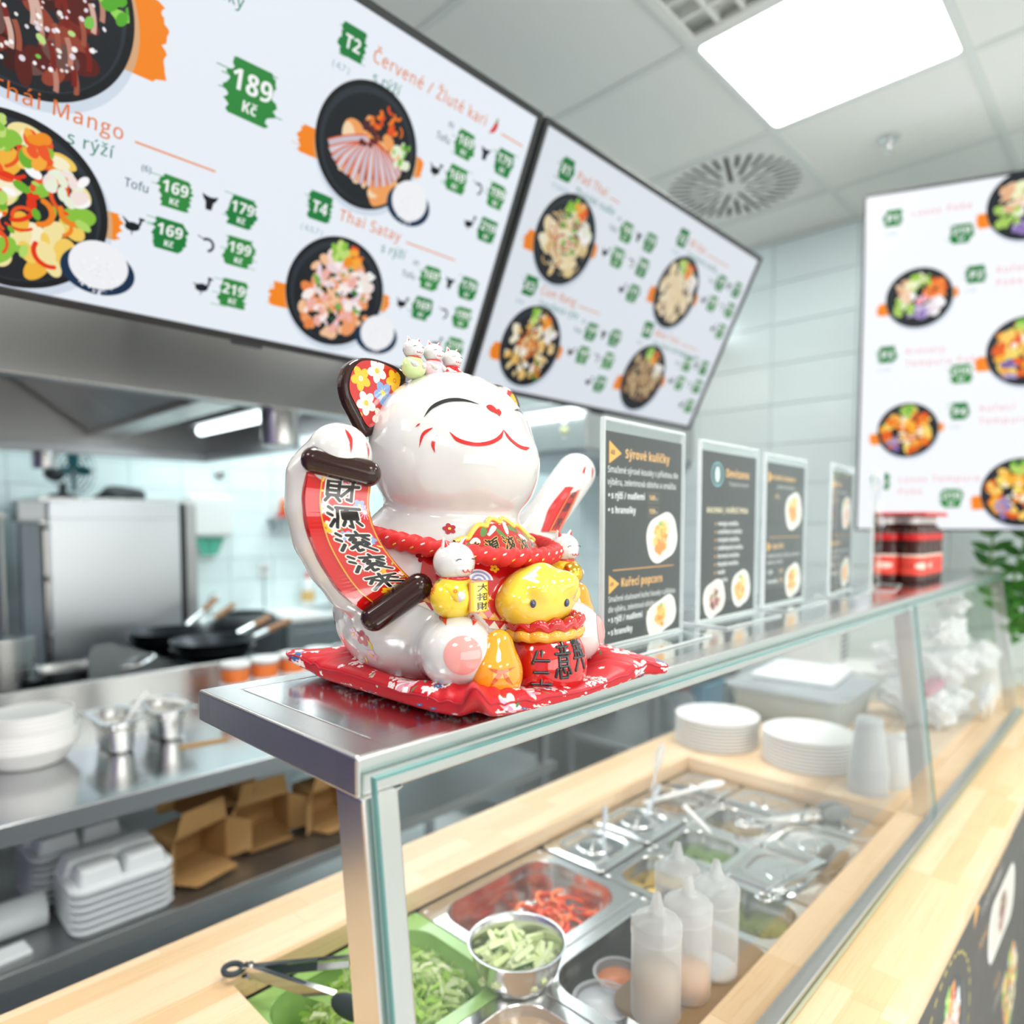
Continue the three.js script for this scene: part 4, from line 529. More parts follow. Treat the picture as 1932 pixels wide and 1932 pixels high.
{ // zamioculcas plant
  const o = thing('potted_plant', 'leafy green plant with glossy leaflets in a white pot by the wall', 'plant', [3.12, WOOD, -0.47]);
  part('pot', lathe([[0, 0], [0.055, 0], [0.06, 0.004], [0.078, 0.13], [0.08, 0.135], [0.074, 0.135], [0.07, 0.12], [0, 0.118]], 36), M.white, o);
  part('soil', lathe([[0, 0.121], [0.0695, 0.121]], 28), M.charcoal, o);
  const r = seeded(19), leaf = (() => { const s = new THREE.Shape(); s.moveTo(0, 0); s.bezierCurveTo(0.018, 0.012, 0.02, 0.04, 0, 0.066); s.bezierCurveTo(-0.02, 0.04, -0.018, 0.012, 0, 0); const g = new THREE.ShapeGeometry(s, 8), p = g.attributes.position; for (let i = 0; i < p.count; i++) p.setZ(i, Math.abs(p.getX(i)) * 0.35 - p.getY(i) * p.getY(i) * 2.5); g.computeVertexNormals(); return g; })();
  const leafMats = [M.leaf, std({ color: rgb(0.06, 0.24, 0.03), roughness: 0.28, side: THREE.DoubleSide }), std({ color: rgb(0.1, 0.32, 0.06), roughness: 0.3, side: THREE.DoubleSide })];
  for (const [dx, dz, h, bx, bz] of [[0.02, 0.02, 0.62, 0.08, 0.10], [-0.02, 0.0, 0.30, -0.1, -0.06], [0.0, -0.02, 0.56, 0.02, 0.02], [0.03, 0.01, 0.48, 0.12, 0.16], [-0.01, 0.02, 0.26, -0.06, 0.02], [0.01, 0.03, 0.40, 0.04, 0.18], [0.02, -0.02, 0.32, -0.06, -0.1]]) {
    const a = V(dx, 0.12, dz), b = V(dx + bx * 0.4, 0.12 + h * 0.6, dz + bz * 0.4), e = V(dx + bx, 0.12 + h, dz + bz), curve = new THREE.QuadraticBezierCurve3(a, b, e), st = part('stem', new THREE.TubeGeometry(curve, 20, 0.005, 8), std({ color: rgb(0.12, 0.26, 0.06), roughness: 0.4 }), o);
    for (let k = 0; k < 7; k++) for (const s of [-1, 1]) { const t = 0.3 + 0.11 * k, p = curve.getPoint(Math.min(1, t)), lf = part('leaf', leaf, leafMats[Math.floor(r() * 3)], st); lf.position.copy(p); const sc = 1.75 - 0.7 * t; lf.scale.setScalar(sc); lf.rotation.set(0.5 * (r() - 0.5), r() * 0.6 + (s > 0 ? 0 : Math.PI) + 0.8, s * 0.0 - 1.0 + 0.5 * (r() - 0.5), 'YXZ'); }
  }
}
// ---------- card stands on the shelf ----------
const SHELF = 1.392;
function cardStand(label, x, z, turn, kind, w = 0.214, h = 0.30) {
  const o = thing('card_stand', label, 'card stand', [x, SHELF, z], turn), tex = picture(512, 724, (c, W, H) => flyer(c, W, H, kind));
  const sheet = (zz) => { const g = new THREE.PlaneGeometry(w, h); g.translate(0, h / 2 + 0.003, zz); return g; };
  part('front_sheet', sheet(0.0035), M.acrylic, o);
  part('card', box(-w / 2 + 0.004, w / 2 - 0.004, 0.006, h - 0.012, -0.0008, 0.0004, 0), M.white, o);
  const pg = new THREE.PlaneGeometry(w - 0.009, h - 0.02); pg.translate(0, h / 2 - 0.002, 0.0006); part('print', pg, std({ map: tex, roughness: 0.5 }), o);
  part('back_sheet', sheet(-0.0035), M.acrylic, o);
  part('edge', merge([box(-w / 2 - 0.001, -w / 2 + 0.0012, 0.003, h + 0.003, -0.0035, 0.0035, 0), box(w / 2 - 0.0012, w / 2 + 0.001, 0.003, h + 0.003, -0.0035, 0.0035, 0), box(-w / 2, w / 2, h + 0.001, h + 0.005, -0.004, 0.004, 0.001), box(-w / 2, w / 2, 0.001, 0.004, -0.0035, 0.0035, 0)]), M.acrylicEdge, o);
  const fg = box(-w / 2, w / 2, 0.0, 0.0025, -0.03, 0.052, 0); part('foot', fg, M.acrylic, o);
  part('foot_edge', merge([box(-w / 2, w / 2, 0.0, 0.0027, 0.051, 0.053, 0), box(-w / 2 - 0.001, -w / 2 + 0.001, 0, 0.0027, -0.03, 0.053, 0), box(w / 2 - 0.001, w / 2 + 0.001, 0, 0.0027, -0.03, 0.053, 0)]), M.acrylicEdge, o);
  return o;
}
cardStand('acrylic card stand with the dark cheese balls and chicken popcorn card', 0.820, -0.529, 0.035, 1);
cardStand('acrylic card stand with a dark card headed by a round logo', 1.118, -0.55, 0.0, 2);
cardStand('acrylic card stand with a dark tempura card next to the logo card', 1.40, -0.566, 0.02, 3);
cardStand('acrylic card stand turned aside in front of the poke bowl screen', 1.72, -0.56, 0.10, 4);
{ const o = cardStand('acrylic card stand seen edge on beside the red sauce bottles', 1.945, -0.545, 0.185, 5); }
{ // sauce bottles in a pack
  const glassy = std({ color: rgb(0.05, 0.012, 0.008), roughness: 0.12 }), label = std({ color: rgb(0.70, 0.02, 0.02), roughness: 0.35, map: picture(256, 128, (c, w, h) => { c.fillStyle = '#ee4a3a'; c.fillRect(0, 0, w, h); c.fillStyle = '#f6d9c8'; c.fillRect(0, 0, w, 14); c.beginPath(); c.ellipse(w * 0.25, h * 0.55, 26, 20, 0, 0, 6.283); c.ellipse(w * 0.75, h * 0.55, 26, 20, 0, 0, 6.283); c.fill(); c.fillStyle = '#9a1010'; c.font = 'bold 24px sans-serif'; c.textAlign = 'center'; c.fillText('CHILLI', w * 0.5, h * 0.62); }) });
  label.color.set(0xffffff);
  const proto = thing('sauce_bottle', 'dark sauce bottle with red label, first from the card stands, kitchen side', 'bottle', [2.17, SHELF, -0.575], 0, 'sauce bottles in the pack'), R = 0.031;
  part('body', lathe([[0, 0], [R * 0.92, 0], [R, 0.004], [R, 0.088], [R * 0.96, 0.1], [R * 0.9, 0.108], [R, 0.118], [R, 0.142], [R * 0.7, 0.156], [R * 0.42, 0.163], [R * 0.4, 0.18]], 28), glassy, proto);
  part('label', new THREE.CylinderGeometry(R * 1.012, R * 1.012, 0.058, 28, 1, true).translate(0, 0.052, 0), label, proto);
  part('neck_label', new THREE.CylinderGeometry(R * 1.012, R * 1.012, 0.018, 28, 1, true).translate(0, 0.13, 0), M.red, proto);
  part('cap', lathe([[R * 0.42, 0.168], [R * 0.46, 0.17], [R * 0.46, 0.19], [0, 0.192]], 24), M.white, proto);
  for (let i = 0; i < 4; i++) for (let k = 0; k < 2; k++) if (i + k) copyOf(proto, [2.17 + 0.0635 * i, SHELF, -0.575 + 0.0635 * k], 0.7 * i + k, `dark sauce bottle with red label, ${['first', 'second', 'third', 'fourth'][i]} from the card stands, ${k ? 'customer' : 'kitchen'} side`);
  const o = thing('red_pack_tray', 'bright red plastic tray capping the sauce bottles', 'tray', [2.265, SHELF + 0.1925, -0.543]); part('tray', box(-0.13, 0.13, 0, 0.008, -0.066, 0.066, 0.003), M.red, o); part('lip', merge([box(-0.13, 0.13, -0.004, 0.001, 0.062, 0.066, 0.001), box(-0.13, 0.13, -0.004, 0.001, -0.066, -0.062, 0.001)]), M.red, o);
}

// ---------- kitchen ----------
{ // steel prep table with an undershelf
  const o = thing('prep_table', 'long stainless prep table with an undershelf behind the counter', 'table', [0, 0, 0]), x0 = -0.3, x1 = 2.14, zf = -1.80, zb = -2.66, yt = 0.90;
  part('table_top', box(x0, x1, yt - 0.05, yt, zb, zf, 0.004), M.steelTop, o);
  part('upstand', box(x0, x1, yt, yt + 0.115, zb - 0.012, zb + 0.012, 0.003), M.steel, o);
  part('undershelf', box(x0, x1, 0.535, 0.563, zb, zf - 0.005, 0.003), M.steelDull, o);
  part('undershelf_lip', box(x0, x1, 0.528, 0.5635, zf - 0.006, zf, 0.001), M.steel, o);
  for (const x of [x0 + 0.03, x1 - 0.03]) for (const z of [zf - 0.05, zb + 0.05]) part('leg', box(x - 0.02, x + 0.02, 0, yt - 0.05, z - 0.02, z + 0.02, 0.003), M.steelDark, o);
}
const TABLE = 0.90, UNDER = 0.5635;
{ // bowls
  const g = lathe([[0, 0], [0.075, 0], [0.085, 0.006], [0.112, 0.045], [0.118, 0.052], [0.119, 0.06], [0.114, 0.0605], [0.108, 0.048], [0.082, 0.012], [0, 0.008]], 44), c = [0.40, -2.235];
  for (let i = 0; i < 5; i++) solo('paper_bowl', 'wide white bowl in the stack on the prep table, ' + rank(i, 5), 'bowl', g, M.white, [c[0], TABLE + 0.01 * i, c[1]], 0, 'stack of wide white bowls');
  const g2 = lathe([[0, 0], [0.098, 0], [0.1, 0.004], [0.1, 0.011], [0.096, 0.0115], [0.094, 0.006], [0, 0.005]], 40); for (let i = 0; i < 8; i++) solo('paper_tub', 'white round paper tub stacked inside the wide bowls, ' + rank(i, 8), 'tub', g2, M.white, [c[0] + 0.006, TABLE + 0.052 + 0.0112 * i + 0.002, c[1]], 0, 'stack of white tubs');
}
pan('sauce_pan', 'steel sauce container with a white spoon, next to the white bowls', 0.537, 0.665, -2.30, -2.09, 0.094, M.pan, undefined, TABLE + 0.0945);
pan('sauce_pan', 'steel sauce container next to the shelf corner on the prep table', 0.682, 0.81, -2.33, -2.11, 0.094, M.pan, undefined, TABLE + 0.0945);
for (const [x, z, k] of [[0.601, -2.195, 0], [0.746, -2.22, 1]]) solo('milky_sauce', k ? 'pale sauce inside the container next to the shelf corner' : 'pale sauce inside the container with the white spoon', 'sauce', loft([ringPoints(0.088, 0.17, 0.03, 0), ringPoints(0.086, 0.168, 0.03, 0.001)]), std({ color: rgb(0.6, 0.55, 0.42), roughness: 0.3 }), [x, TABLE + 0.07, z]);
ladle('white spoon standing in the sauce container on the prep table', V(0.62, TABLE + 0.085, -2.16), V(0.70, TABLE + 0.14, -2.24), M.white, false);
ladle('white spoon bridging the two sauce containers', V(0.70, TABLE + 0.125, -2.24), V(0.80, TABLE + 0.1, -2.18), M.white, false);
{ const o0 = thing('sauce_tub', 'lidded tub of orange sauce, lower of the first pair from the steel containers', 'tub', [1.08, TABLE, -2.47], 0, 'tubs of orange sauce'), R = 0.052; part('tub', lathe([[0, 0], [R * 0.86, 0], [R * 0.9, 0.004], [R, 0.05]], 30), std({ color: rgb(0.80, 0.19, 0.03), roughness: 0.3 }), o0); part('tub_rim', lathe([[R, 0.05], [R, 0.064], [R * 0.96, 0.064]], 30), M.milky, o0); part('lid', lathe([[R * 1.04, 0.06], [R * 1.05, 0.07], [R * 0.95, 0.073], [R * 0.9, 0.07], [0, 0.07]], 30), M.white, o0);
  ['first', 'second', 'third', 'fourth'].forEach((w, i) => [0, 1].forEach((up) => { if (i + up) copyOf(o0, [1.08 + 0.12 * i, TABLE + 0.0732 * up, -2.47 - 0.01 * i], 0, `lidded tub of orange sauce, ${up ? 'upper' : 'lower'} of the ${w} pair from the steel containers`); })); }
// foam boxes
{ const w = 0.235, d = 0.2, tray = loft([ringPoints(w * 0.9, d * 0.88, 0.03, 0), ringPoints(w * 0.98, d * 0.97, 0.035, 0.014), ringPoints(w, d, 0.035, 0.016), ringPoints(w, d, 0.035, 0.0185)], true, true);
  const lidGeo = merge([loft([ringPoints(w, d, 0.035, 0), ringPoints(w, d, 0.035, 0.006), ringPoints(w * 0.94, d * 0.92, 0.03, 0.008)]), ...[[-0.05, 0.042, 0.085, 0.075], [0.052, 0.042, 0.085, 0.075], [0, -0.045, 0.2, 0.075]].map(([x, z, a, b]) => loft([ringPoints(a * 1.12, b * 1.12, 0.012, 0.007), ringPoints(a, b, 0.012, 0.04), ringPoints(a * 0.9, b * 0.86, 0.012, 0.044)]).translate(x, 0, z))]);
  for (const [x, z, n, t, lab] of [[0.512, -1.915, 6, 0, 'white foam meal box in the front stack on the undershelf'], [0.47, -2.135, 7, 0.05, 'white foam meal box in the rear stack on the undershelf']]) {
    for (let i = 0; i < n; i++) solo('foam_tray', lab.replace('meal box', 'tray') + ', ' + rank(i, n + 1), 'foam tray', tray, M.foam, [x, UNDER + 0.019 * i, z], t, lab);
    solo('foam_box', lab.replace('meal box in', 'meal box with raised sections topping'), 'foam box', lidGeo, M.foam, [x, UNDER + 0.019 * n, z], t);
  } }
{ const o = thing('paper_roll', 'white wrapped roll lying on the undershelf beside the foam boxes', 'roll', [0.2, UNDER, -1.97], 0.0); part('roll', (() => { const g = new THREE.CylinderGeometry(0.042, 0.042, 0.34, 24); g.rotateZ(Math.PI / 2); g.translate(0, 0.043, 0); return g; })(), M.foam, o); }
solo('plastic_fork_pack', 'flat white wrapped pack on the undershelf in front of the roll', 'pack', box(-0.1, 0.1, 0, 0.012, -0.03, 0.03, 0.004), M.foam, [0.22, UNDER, -1.87], 0.1);
// kraft boxes nested in one another, mouths to the aisle
{ const w = 0.17, h = 0.125, f = 0.07; const panel = (pts) => { const s = new THREE.Shape(pts.map(([a, b]) => new THREE.Vector2(a, b))); return new THREE.ExtrudeGeometry(s, { depth: 0.0015, bevelEnabled: false }); };
  const mkBox = (label, x, y, z, turn, tilt) => { const o = thing('kraft_box', label, 'carton', [x, y, z], turn); o.rotation.order = 'YXZ'; o.rotation.x = tilt;
    const side = (sx) => { const g = panel([[0, 0], [0.11, 0], [0.11, h], [0, h]]); g.rotateY(Math.PI / 2); g.translate(sx * w / 2, 0, 0); return g; };
    part('side_panel', side(-1), M.kraft, o); part('side_panel', side(1), M.kraft, o);
    const bot = panel([[-w / 2, 0], [w / 2, 0], [w / 2, 0.11], [-w / 2, 0.11]]); bot.rotateX(-Math.PI / 2); part('bottom_panel', bot, M.kraft, o); const top = bot.clone(); top.translate(0, h, 0); part('top_panel', top, M.kraft, o);
    const back = panel([[-w / 2, 0], [w / 2, 0], [w / 2, h], [-w / 2, h]]); back.translate(0, 0, -0.11); part('back_panel', back, M.kraft, o);
    const flap = (W, ang, ax) => { const g = panel([[-W / 2, 0], [W / 2, 0], [W / 2 - 0.018, f], [-W / 2 + 0.018, f]]); return g; };
    const b1 = flap(w); b1.rotateX(1.5); b1.translate(0, 0.001, 0); part('flap', b1, M.kraft, o); const b2 = flap(w); b2.rotateX(-0.9 + Math.PI / 2 * 0 + 1.0); b2.translate(0, h, 0); part('flap', b2, M.kraft, o);
    for (const sx of [-1, 1]) { const s = flap(h); s.rotateZ(-sx * Math.PI / 2); s.rotateY(-sx * 0.75); s.translate(sx * w / 2, h / 2, 0); part('flap', s, M.kraft, o); }
    return o; };
  const G = 'open brown kraft carton lying ';
  mkBox(G + 'next to the white foam boxes', 0.735, UNDER + 0.012, -1.93, 0.3, 0.04); mkBox(G + 'in the middle of the undershelf row', 0.95, UNDER + 0.01, -2.0, -0.02, 0.04); mkBox(G + 'behind the near post of the sneeze guard', 1.17, UNDER + 0.008, -1.95, 0.1, 0.03); mkBox(G + 'on top of two other cartons', 0.80, UNDER + 0.15, -2.06, -0.2, 0.02);
}
{ // canopy hood with filters
  const y0 = 1.90, o = thing('extractor_hood', 'wide stainless canopy hood with slanted filters above the stoves', 'hood'), xa = -1.4, xb = 1.60, za = -3.93, zb = -1.9;
  part('front_panel', box(xa, xb, y0, 2.62, zb - 0.02, zb, 0.003), M.steel, o); part('rear_panel', box(xa, xb, y0, 2.62, za, za + 0.02, 0.003), M.steelDull, o); part('end_panel', box(xb - 0.02, xb, y0, 2.62, za, zb, 0.003), M.steelDull, o); part('end_panel', box(xa, xa + 0.02, y0, 2.62, za, zb, 0.003), M.steelDull, o); part('canopy_top', box(xa, xb, 2.6, 2.62, za, zb, 0.002), M.steelDark, o);
  part('gutter', merge([box(xa, xb, y0, y0 + 0.05, zb - 0.06, zb - 0.02, 0.002), box(xb - 0.06, xb - 0.02, y0, y0 + 0.05, za, zb, 0.002), box(xa, xb, y0, y0 + 0.05, za + 0.02, za + 0.06, 0.002)]), M.steelDark, o);
  part('filter_trough', box(0.98, 1.12, 1.99, 2.08, za + 0.03, zb - 0.07, 0.004), M.steel, o);
  for (let k = 0; k < 8; k++) { const g = box(-0.6, 0, -0.012, 0.012, -0.115, 0.115, 0.004); g.rotateZ(-0.62); const m = part('grease_filter', g, M.steelDark, o); m.position.set(0.99, 2.03, -2.1 - 0.235 * k); }
  const z0 = -3.35, z1 = -2.35; part('lamp_housing', box(1.27, 1.38, 2.02, 2.06, z0 - 0.03, z1 + 0.03, 0.005), M.steelDull, o);
  part('lamp_tube', (() => { const g = new THREE.CapsuleGeometry(0.022, z1 - z0, 4, 14); g.rotateX(Math.PI / 2); g.translate(1.325, 2.0, (z0 + z1) / 2); return g; })(), std({ color: 0xffffff, emissive: KITCHEN_GLOW, emissiveIntensity: 2.4 }), o);
  const l = new THREE.RectAreaLight(KITCHEN_GLOW, 14, 0.05, z1 - z0); l.position.set(1.325, 1.97, (z0 + z1) / 2); l.rotation.x = -Math.PI / 2; o.add(l);
  part('grease_cup', lathe([[0, 1.795], [0.05, 1.795], [0.056, 1.8], [0.056, 1.9], [0.05, 1.905]], 28).translate(1.01, 0, -1.955), M.steel, o); part('grease_cup', lathe([[0, 1.82], [0.05, 1.82], [0.056, 1.825], [0.056, 1.9]], 28).translate(0.80, 0, -3.88), M.steel, o);
}
{ const y0 = 1.90, o = thing('extractor_hood', 'short stainless hood with a round indicator on its side', 'hood'), xa = 2.455, xb = 3.42, za = -2.9, zb = -1.9;
  part('casing', box(xa, xb, y0, 2.62, za, zb, 0.004), M.steel, o); part('bottom_rim', box(xa + 0.02, xb, y0 - 0.03, y0, za + 0.02, zb - 0.02, 0.002), M.steelDark, o);
  part('indicator', (() => { const g = lathe([[0, 0.012], [0.014, 0.012], [0.018, 0.004], [0.018, 0]], 20); g.rotateZ(Math.PI / 2); g.translate(xa, 1.99, -2.03); return g; })(), std({ color: rgb(0.6, 0.62, 0.3), roughness: 0.3 }), o);
  for (const y of [1.955, 2.025]) part('screw', (() => { const g = lathe([[0, 0.003], [0.007, 0.003], [0.009, 0]], 14); g.rotateZ(Math.PI / 2); g.translate(xa, y, -2.03); return g; })(), M.chrome, o); }
{ const o = thing('linear_lamp', 'bright linear lamp running along the side of the short hood', 'light', [2.43, 2.085, -2.25]); part('housing', box(-0.02, 0.02, 0.0, 0.03, -0.35, 0.33, 0.004), M.steelDull, o); part('tube', box(-0.015, 0.015, -0.026, 0.0, -0.34, 0.32, 0.01), std({ color: 0xffffff, emissive: KITCHEN_GLOW, emissiveIntensity: 1.8 }), o); const l = new THREE.RectAreaLight(KITCHEN_GLOW, 8, 0.03, 0.62); l.position.set(0, -0.03, 0); l.rotation.x = -Math.PI / 2; o.add(l); }
{ // fridge
  const z = -4.0, o = thing('fridge', 'tall stainless fridge with one big brushed door in the kitchen', 'fridge'), xa = 0.83, xb = 1.545, yt = 1.69;
  part('cabinet', box(xa - 0.03, xb, 0.08, yt, -4.48, z - 0.04, 0.004), M.steel, o); part('door', box(xa, xb - 0.09, 0.12, yt - 0.02, z - 0.038, z, 0.006), std({ color: rgb(0.72, 0.75, 0.79), metalness: 1, roughness: 0.33 }), o);
  part('handle_recess', box(xb - 0.09, xb - 0.06, 0.12, yt - 0.02, z - 0.036, z - 0.012, 0.002), M.black, o); part('door_edge', box(xb - 0.06, xb, 0.12, yt - 0.02, z - 0.038, z, 0.005), M.steelDull, o); part('header', box(xa, xb - 0.09, yt - 0.11, yt - 0.106, z - 0.002, z + 0.002, 0.001), M.steelDull, o);
  for (const y of [0.7, 1.0, 1.28, 1.54]) part('hinge', ball(xa - 0.005, y, z + 0.004, 0.014, 0.014, 0.006, 12), M.steelDull, o);
  part('control_box', box(xa - 0.12, xa, yt - 0.12, yt - 0.02, z - 0.2, z - 0.03, 0.004), M.steelDark, o); part('side_panel', box(xa - 0.11, xa - 0.01, 0.1, yt - 0.13, z - 0.1, z - 0.04, 0.004), M.plasticGrey, o);
  for (const x of [xa + 0.05, xb - 0.05]) part('foot', rod(V(x, 0, z - 0.08), V(x, 0.08, z - 0.08), 0.02), M.black, o); }
{ const o = thing('desk_fan', 'dark desk fan with a round cage on top of the fridge', 'fan', [0.94, 1.69, -4.2], 0.9); part('base', lathe([[0, 0], [0.07, 0], [0.065, 0.02], [0.02, 0.03], [0.015, 0.08], [0, 0.08]], 24), M.black, o); part('motor', (() => { const g = ball(-0.04, 0.13, -0.02, 0.055, 0.045, 0.045); return g; })(), M.charcoal, o); const cage = (z) => { const gs = []; for (let i = 1; i <= 5; i++) { const g = new THREE.TorusGeometry(0.026 * i, 0.0018, 6, 28); gs.push(g); } for (let i = 0; i < 10; i++) gs.push(rod(V(0, 0, 0), V(0.13 * Math.cos(i * 0.628), 0.13 * Math.sin(i * 0.628), 0), 0.0015, 0.0015, 6)); const m = merge(gs); m.rotateY(1.2); m.translate(0.05 + z, 0.15, 0.02); return m; };
  part('cage', cage(0), M.blackRubber, o); part('cage', cage(0.05), M.blackRubber, o); part('blade', (() => { const gs = []; for (let i = 0; i < 4; i++) { const g = ball(0.06, 0, 0, 0.055, 0.03, 0.004, 12); g.rotateX(0.4); g.rotateZ(i * Math.PI / 2); gs.push(g); } const m = merge(gs); m.rotateY(1.2); m.translate(0.075, 0.15, 0.02); return m; })(), std({ color: rgb(0.02, 0.22, 0.24), roughness: 0.3 }), o); }
{ const g = new THREE.IcosahedronGeometry(1, 4), m = mergeVertices((() => { g.deleteAttribute('normal'); g.deleteAttribute('uv'); return g; })(), 1e-4), p = m.attributes.position; for (let i = 0; i < p.count; i++) { const x = p.getX(i), y = p.getY(i), z = p.getZ(i), s = 1 + 0.12 * Math.sin(5 * x + 3 * z) * Math.sin(4 * y + 2); p.setXYZ(i, x * 0.13 * s, Math.max(0, y) * 0.075 * s, z * 0.1 * s); } m.computeVertexNormals(); solo('knit_hat', 'crumpled dark knit hat lying on top of the fridge', 'hat', m, M.charcoal, [1.21, 1.69, -4.18]); }
{ const o = thing('towel_dispenser', 'white wall dispenser with a green paper towel hanging out', 'dispenser', [1.79, 1.47, -4.49]); part('case', box(-0.14, 0.14, 0, 0.27, 0, 0.11, 0.03), M.plasticWhite, o); const g = new THREE.PlaneGeometry(0.2, 0.12, 10, 4), p = g.attributes.position; for (let i = 0; i < p.count; i++) { p.setZ(i, 0.008 * Math.sin(p.getX(i) * 60)); p.setX(i, p.getX(i) * (1 - 0.5 * (0.06 - p.getY(i)) / 0.12)); } g.computeVertexNormals(); part('paper_towel', g.translate(0, -0.055, 0.06), std({ color: rgb(0.12, 0.5, 0.36), roughness: 0.9, side: THREE.DoubleSide }), o); }
{ const o = thing('wall_peeler', 'black handled utensil hanging on the tiles beside the fridge', 'utensil', [1.66, 1.1, -4.46]); part('handle', capsule(V(0, 0, 0), V(0, 0.13, 0), 0.014), M.black, o); part('head', box(-0.04, 0.04, 0.13, 0.16, -0.012, 0.012, 0.006), M.black, o); }
{ const o = thing('hand_basin', 'small white hand basin on the tiled wall beside the fridge', 'basin', [1.80, 0.95, -4.36]); part('bowl', loft([ringPoints(0.2, 0.16, 0.06, -0.12), ringPoints(0.3, 0.24, 0.08, -0.02), ringPoints(0.32, 0.26, 0.08, 0), ringPoints(0.28, 0.22, 0.07, 0), ringPoints(0.2, 0.15, 0.06, -0.08)], true, true), M.plasticWhite, o); part('tap', tube([V(0, 0, -0.1), V(0, 0.14, -0.1), V(0, 0.15, -0.02), V(0, 0.12, 0)], 0.01, 16, 8), M.chrome, o); }
{ const o = thing('wall_shelf', 'small grey shelf on the tiled kitchen wall', 'shelf', [2.42, 1.60, -4.49]); part('board', box(-0.21, 0.3, -0.02, 0, 0, 0.16, 0.003), M.steelDark, o); part('bracket', box(-0.18, -0.16, -0.1, -0.02, 0, 0.1, 0.002), M.steelDark, o); part('bracket', box(0.24, 0.26, -0.1, -0.02, 0, 0.1, 0.002), M.steelDark, o); }
{ const o = thing('sauce_dispenser', 'small orange cone bottle on the grey wall shelf', 'bottle', [2.29, 1.60, -4.4]); part('cone', lathe([[0, 0.02], [0.035, 0.02], [0.026, 0.09], [0.02, 0.13], [0, 0.135]], 20), M.orange, o); part('foot', lathe([[0, 0], [0.058, 0], [0.055, 0.02], [0, 0.022]], 20), M.red, o); }
for (let i = 0; i < 4; i++) solo('spice_jar', 'small spice jar on the grey wall shelf, ' + ['first', 'second', 'third', 'fourth'][i] + ' from the orange cone bottle', 'jar', lathe([[0, 0], [0.022, 0], [0.024, 0.004], [0.024, 0.06], [0.016, 0.066], [0.018, 0.07], [0.018, 0.085], [0, 0.086]], 18), i % 2 ? M.clearPlastic : M.steelDull, [2.42 + 0.055 * i, 1.60, -4.4], 0, 'spice jars on the wall shelf');
{ const o = thing('wall_outlet', 'white power outlet on the tiled wall with a cable running down', 'outlet', [2.18, 1.24, -4.493]); part('plate', box(-0.04, 0.04, -0.045, 0.045, 0, 0.012, 0.004), M.plasticWhite, o); part('socket', lathe([[0, 0], [0.02, 0], [0.02, 0.004]], 18).rotateX(Math.PI / 2).translate(0, 0, 0.013), M.steelDull, o); part('cable', rod(V(0, -0.045, 0.006), V(0, -0.3, 0.006), 0.005), M.plasticGrey, o); }
{ const o = thing('wall_sensor', 'small round grey sensor high on the tiled wall', 'sensor', [1.89, 1.885, -4.49]); part('ring', lathe([[0, 0.02], [0.02, 0.02], [0.034, 0.01], [0.036, 0]], 24).rotateX(Math.PI / 2), M.steelDull, o); part('eye', ball(0, 0, 0.02, 0.012, 0.012, 0.008, 12), M.black, o); }
{ // sink bench along the back wall
  const o = thing('sink_bench', 'white topped sink bench with steel doors along the back wall', 'cabinet'); part('bench_top', box(2.06, 3.42, 0.93, 0.965, -4.49, -3.95, 0.004), M.white, o); for (let i = 0; i < 3; i++) { const d = part('door', box(2.08 + 0.45 * i, 2.51 + 0.45 * i, 0.1, 0.925, -4.0, -3.975, 0.004), M.steelDark, o); part('handle', rod(V(2.13 + 0.45 * i, 0.86, -3.965), V(2.4 + 0.45 * i, 0.86, -3.965), 0.006), M.steelDull, d); } part('carcass', box(2.08, 3.42, 0.08, 0.93, -4.48, -4.0, 0), M.steelDark, o); part('sink_bowl', box(2.4, 2.95, 0.9655, 0.968, -4.4, -4.05, 0.001), M.steelDark, o); part('tap', tube([V(2.68, 0.96, -4.44), V(2.68, 1.2, -4.44), V(2.68, 1.25, -4.38), V(2.68, 1.2, -4.3)], 0.012, 20, 8), M.chrome, o); }
{ const o = thing('detergent_bottle', 'white detergent bottle with an orange label on the sink bench', 'bottle', [2.44, 0.968, -4.36]); part('body', lathe([[0, 0], [0.042, 0], [0.046, 0.006], [0.046, 0.15], [0.03, 0.19], [0.014, 0.205]], 24), M.plasticWhite, o); part('label', new THREE.CylinderGeometry(0.0466, 0.0466, 0.07, 24, 1, true).translate(0, 0.08, 0), std({ color: rgb(0.7, 0.45, 0.15), roughness: 0.5 }), o); part('cap', lathe([[0.014, 0.2], [0.017, 0.203], [0.012, 0.25], [0, 0.252]], 16), M.red, o); }
{ const o = thing('dark_basket', 'dark rounded basket on the floor end of the sink bench', 'basket', [1.82, 0.0, -4.0]); part('bin', lathe([[0, 0], [0.15, 0], [0.17, 0.02], [0.19, 0.95], [0.17, 1.0], [0.12, 1.02]], 30), M.charcoal, o); }
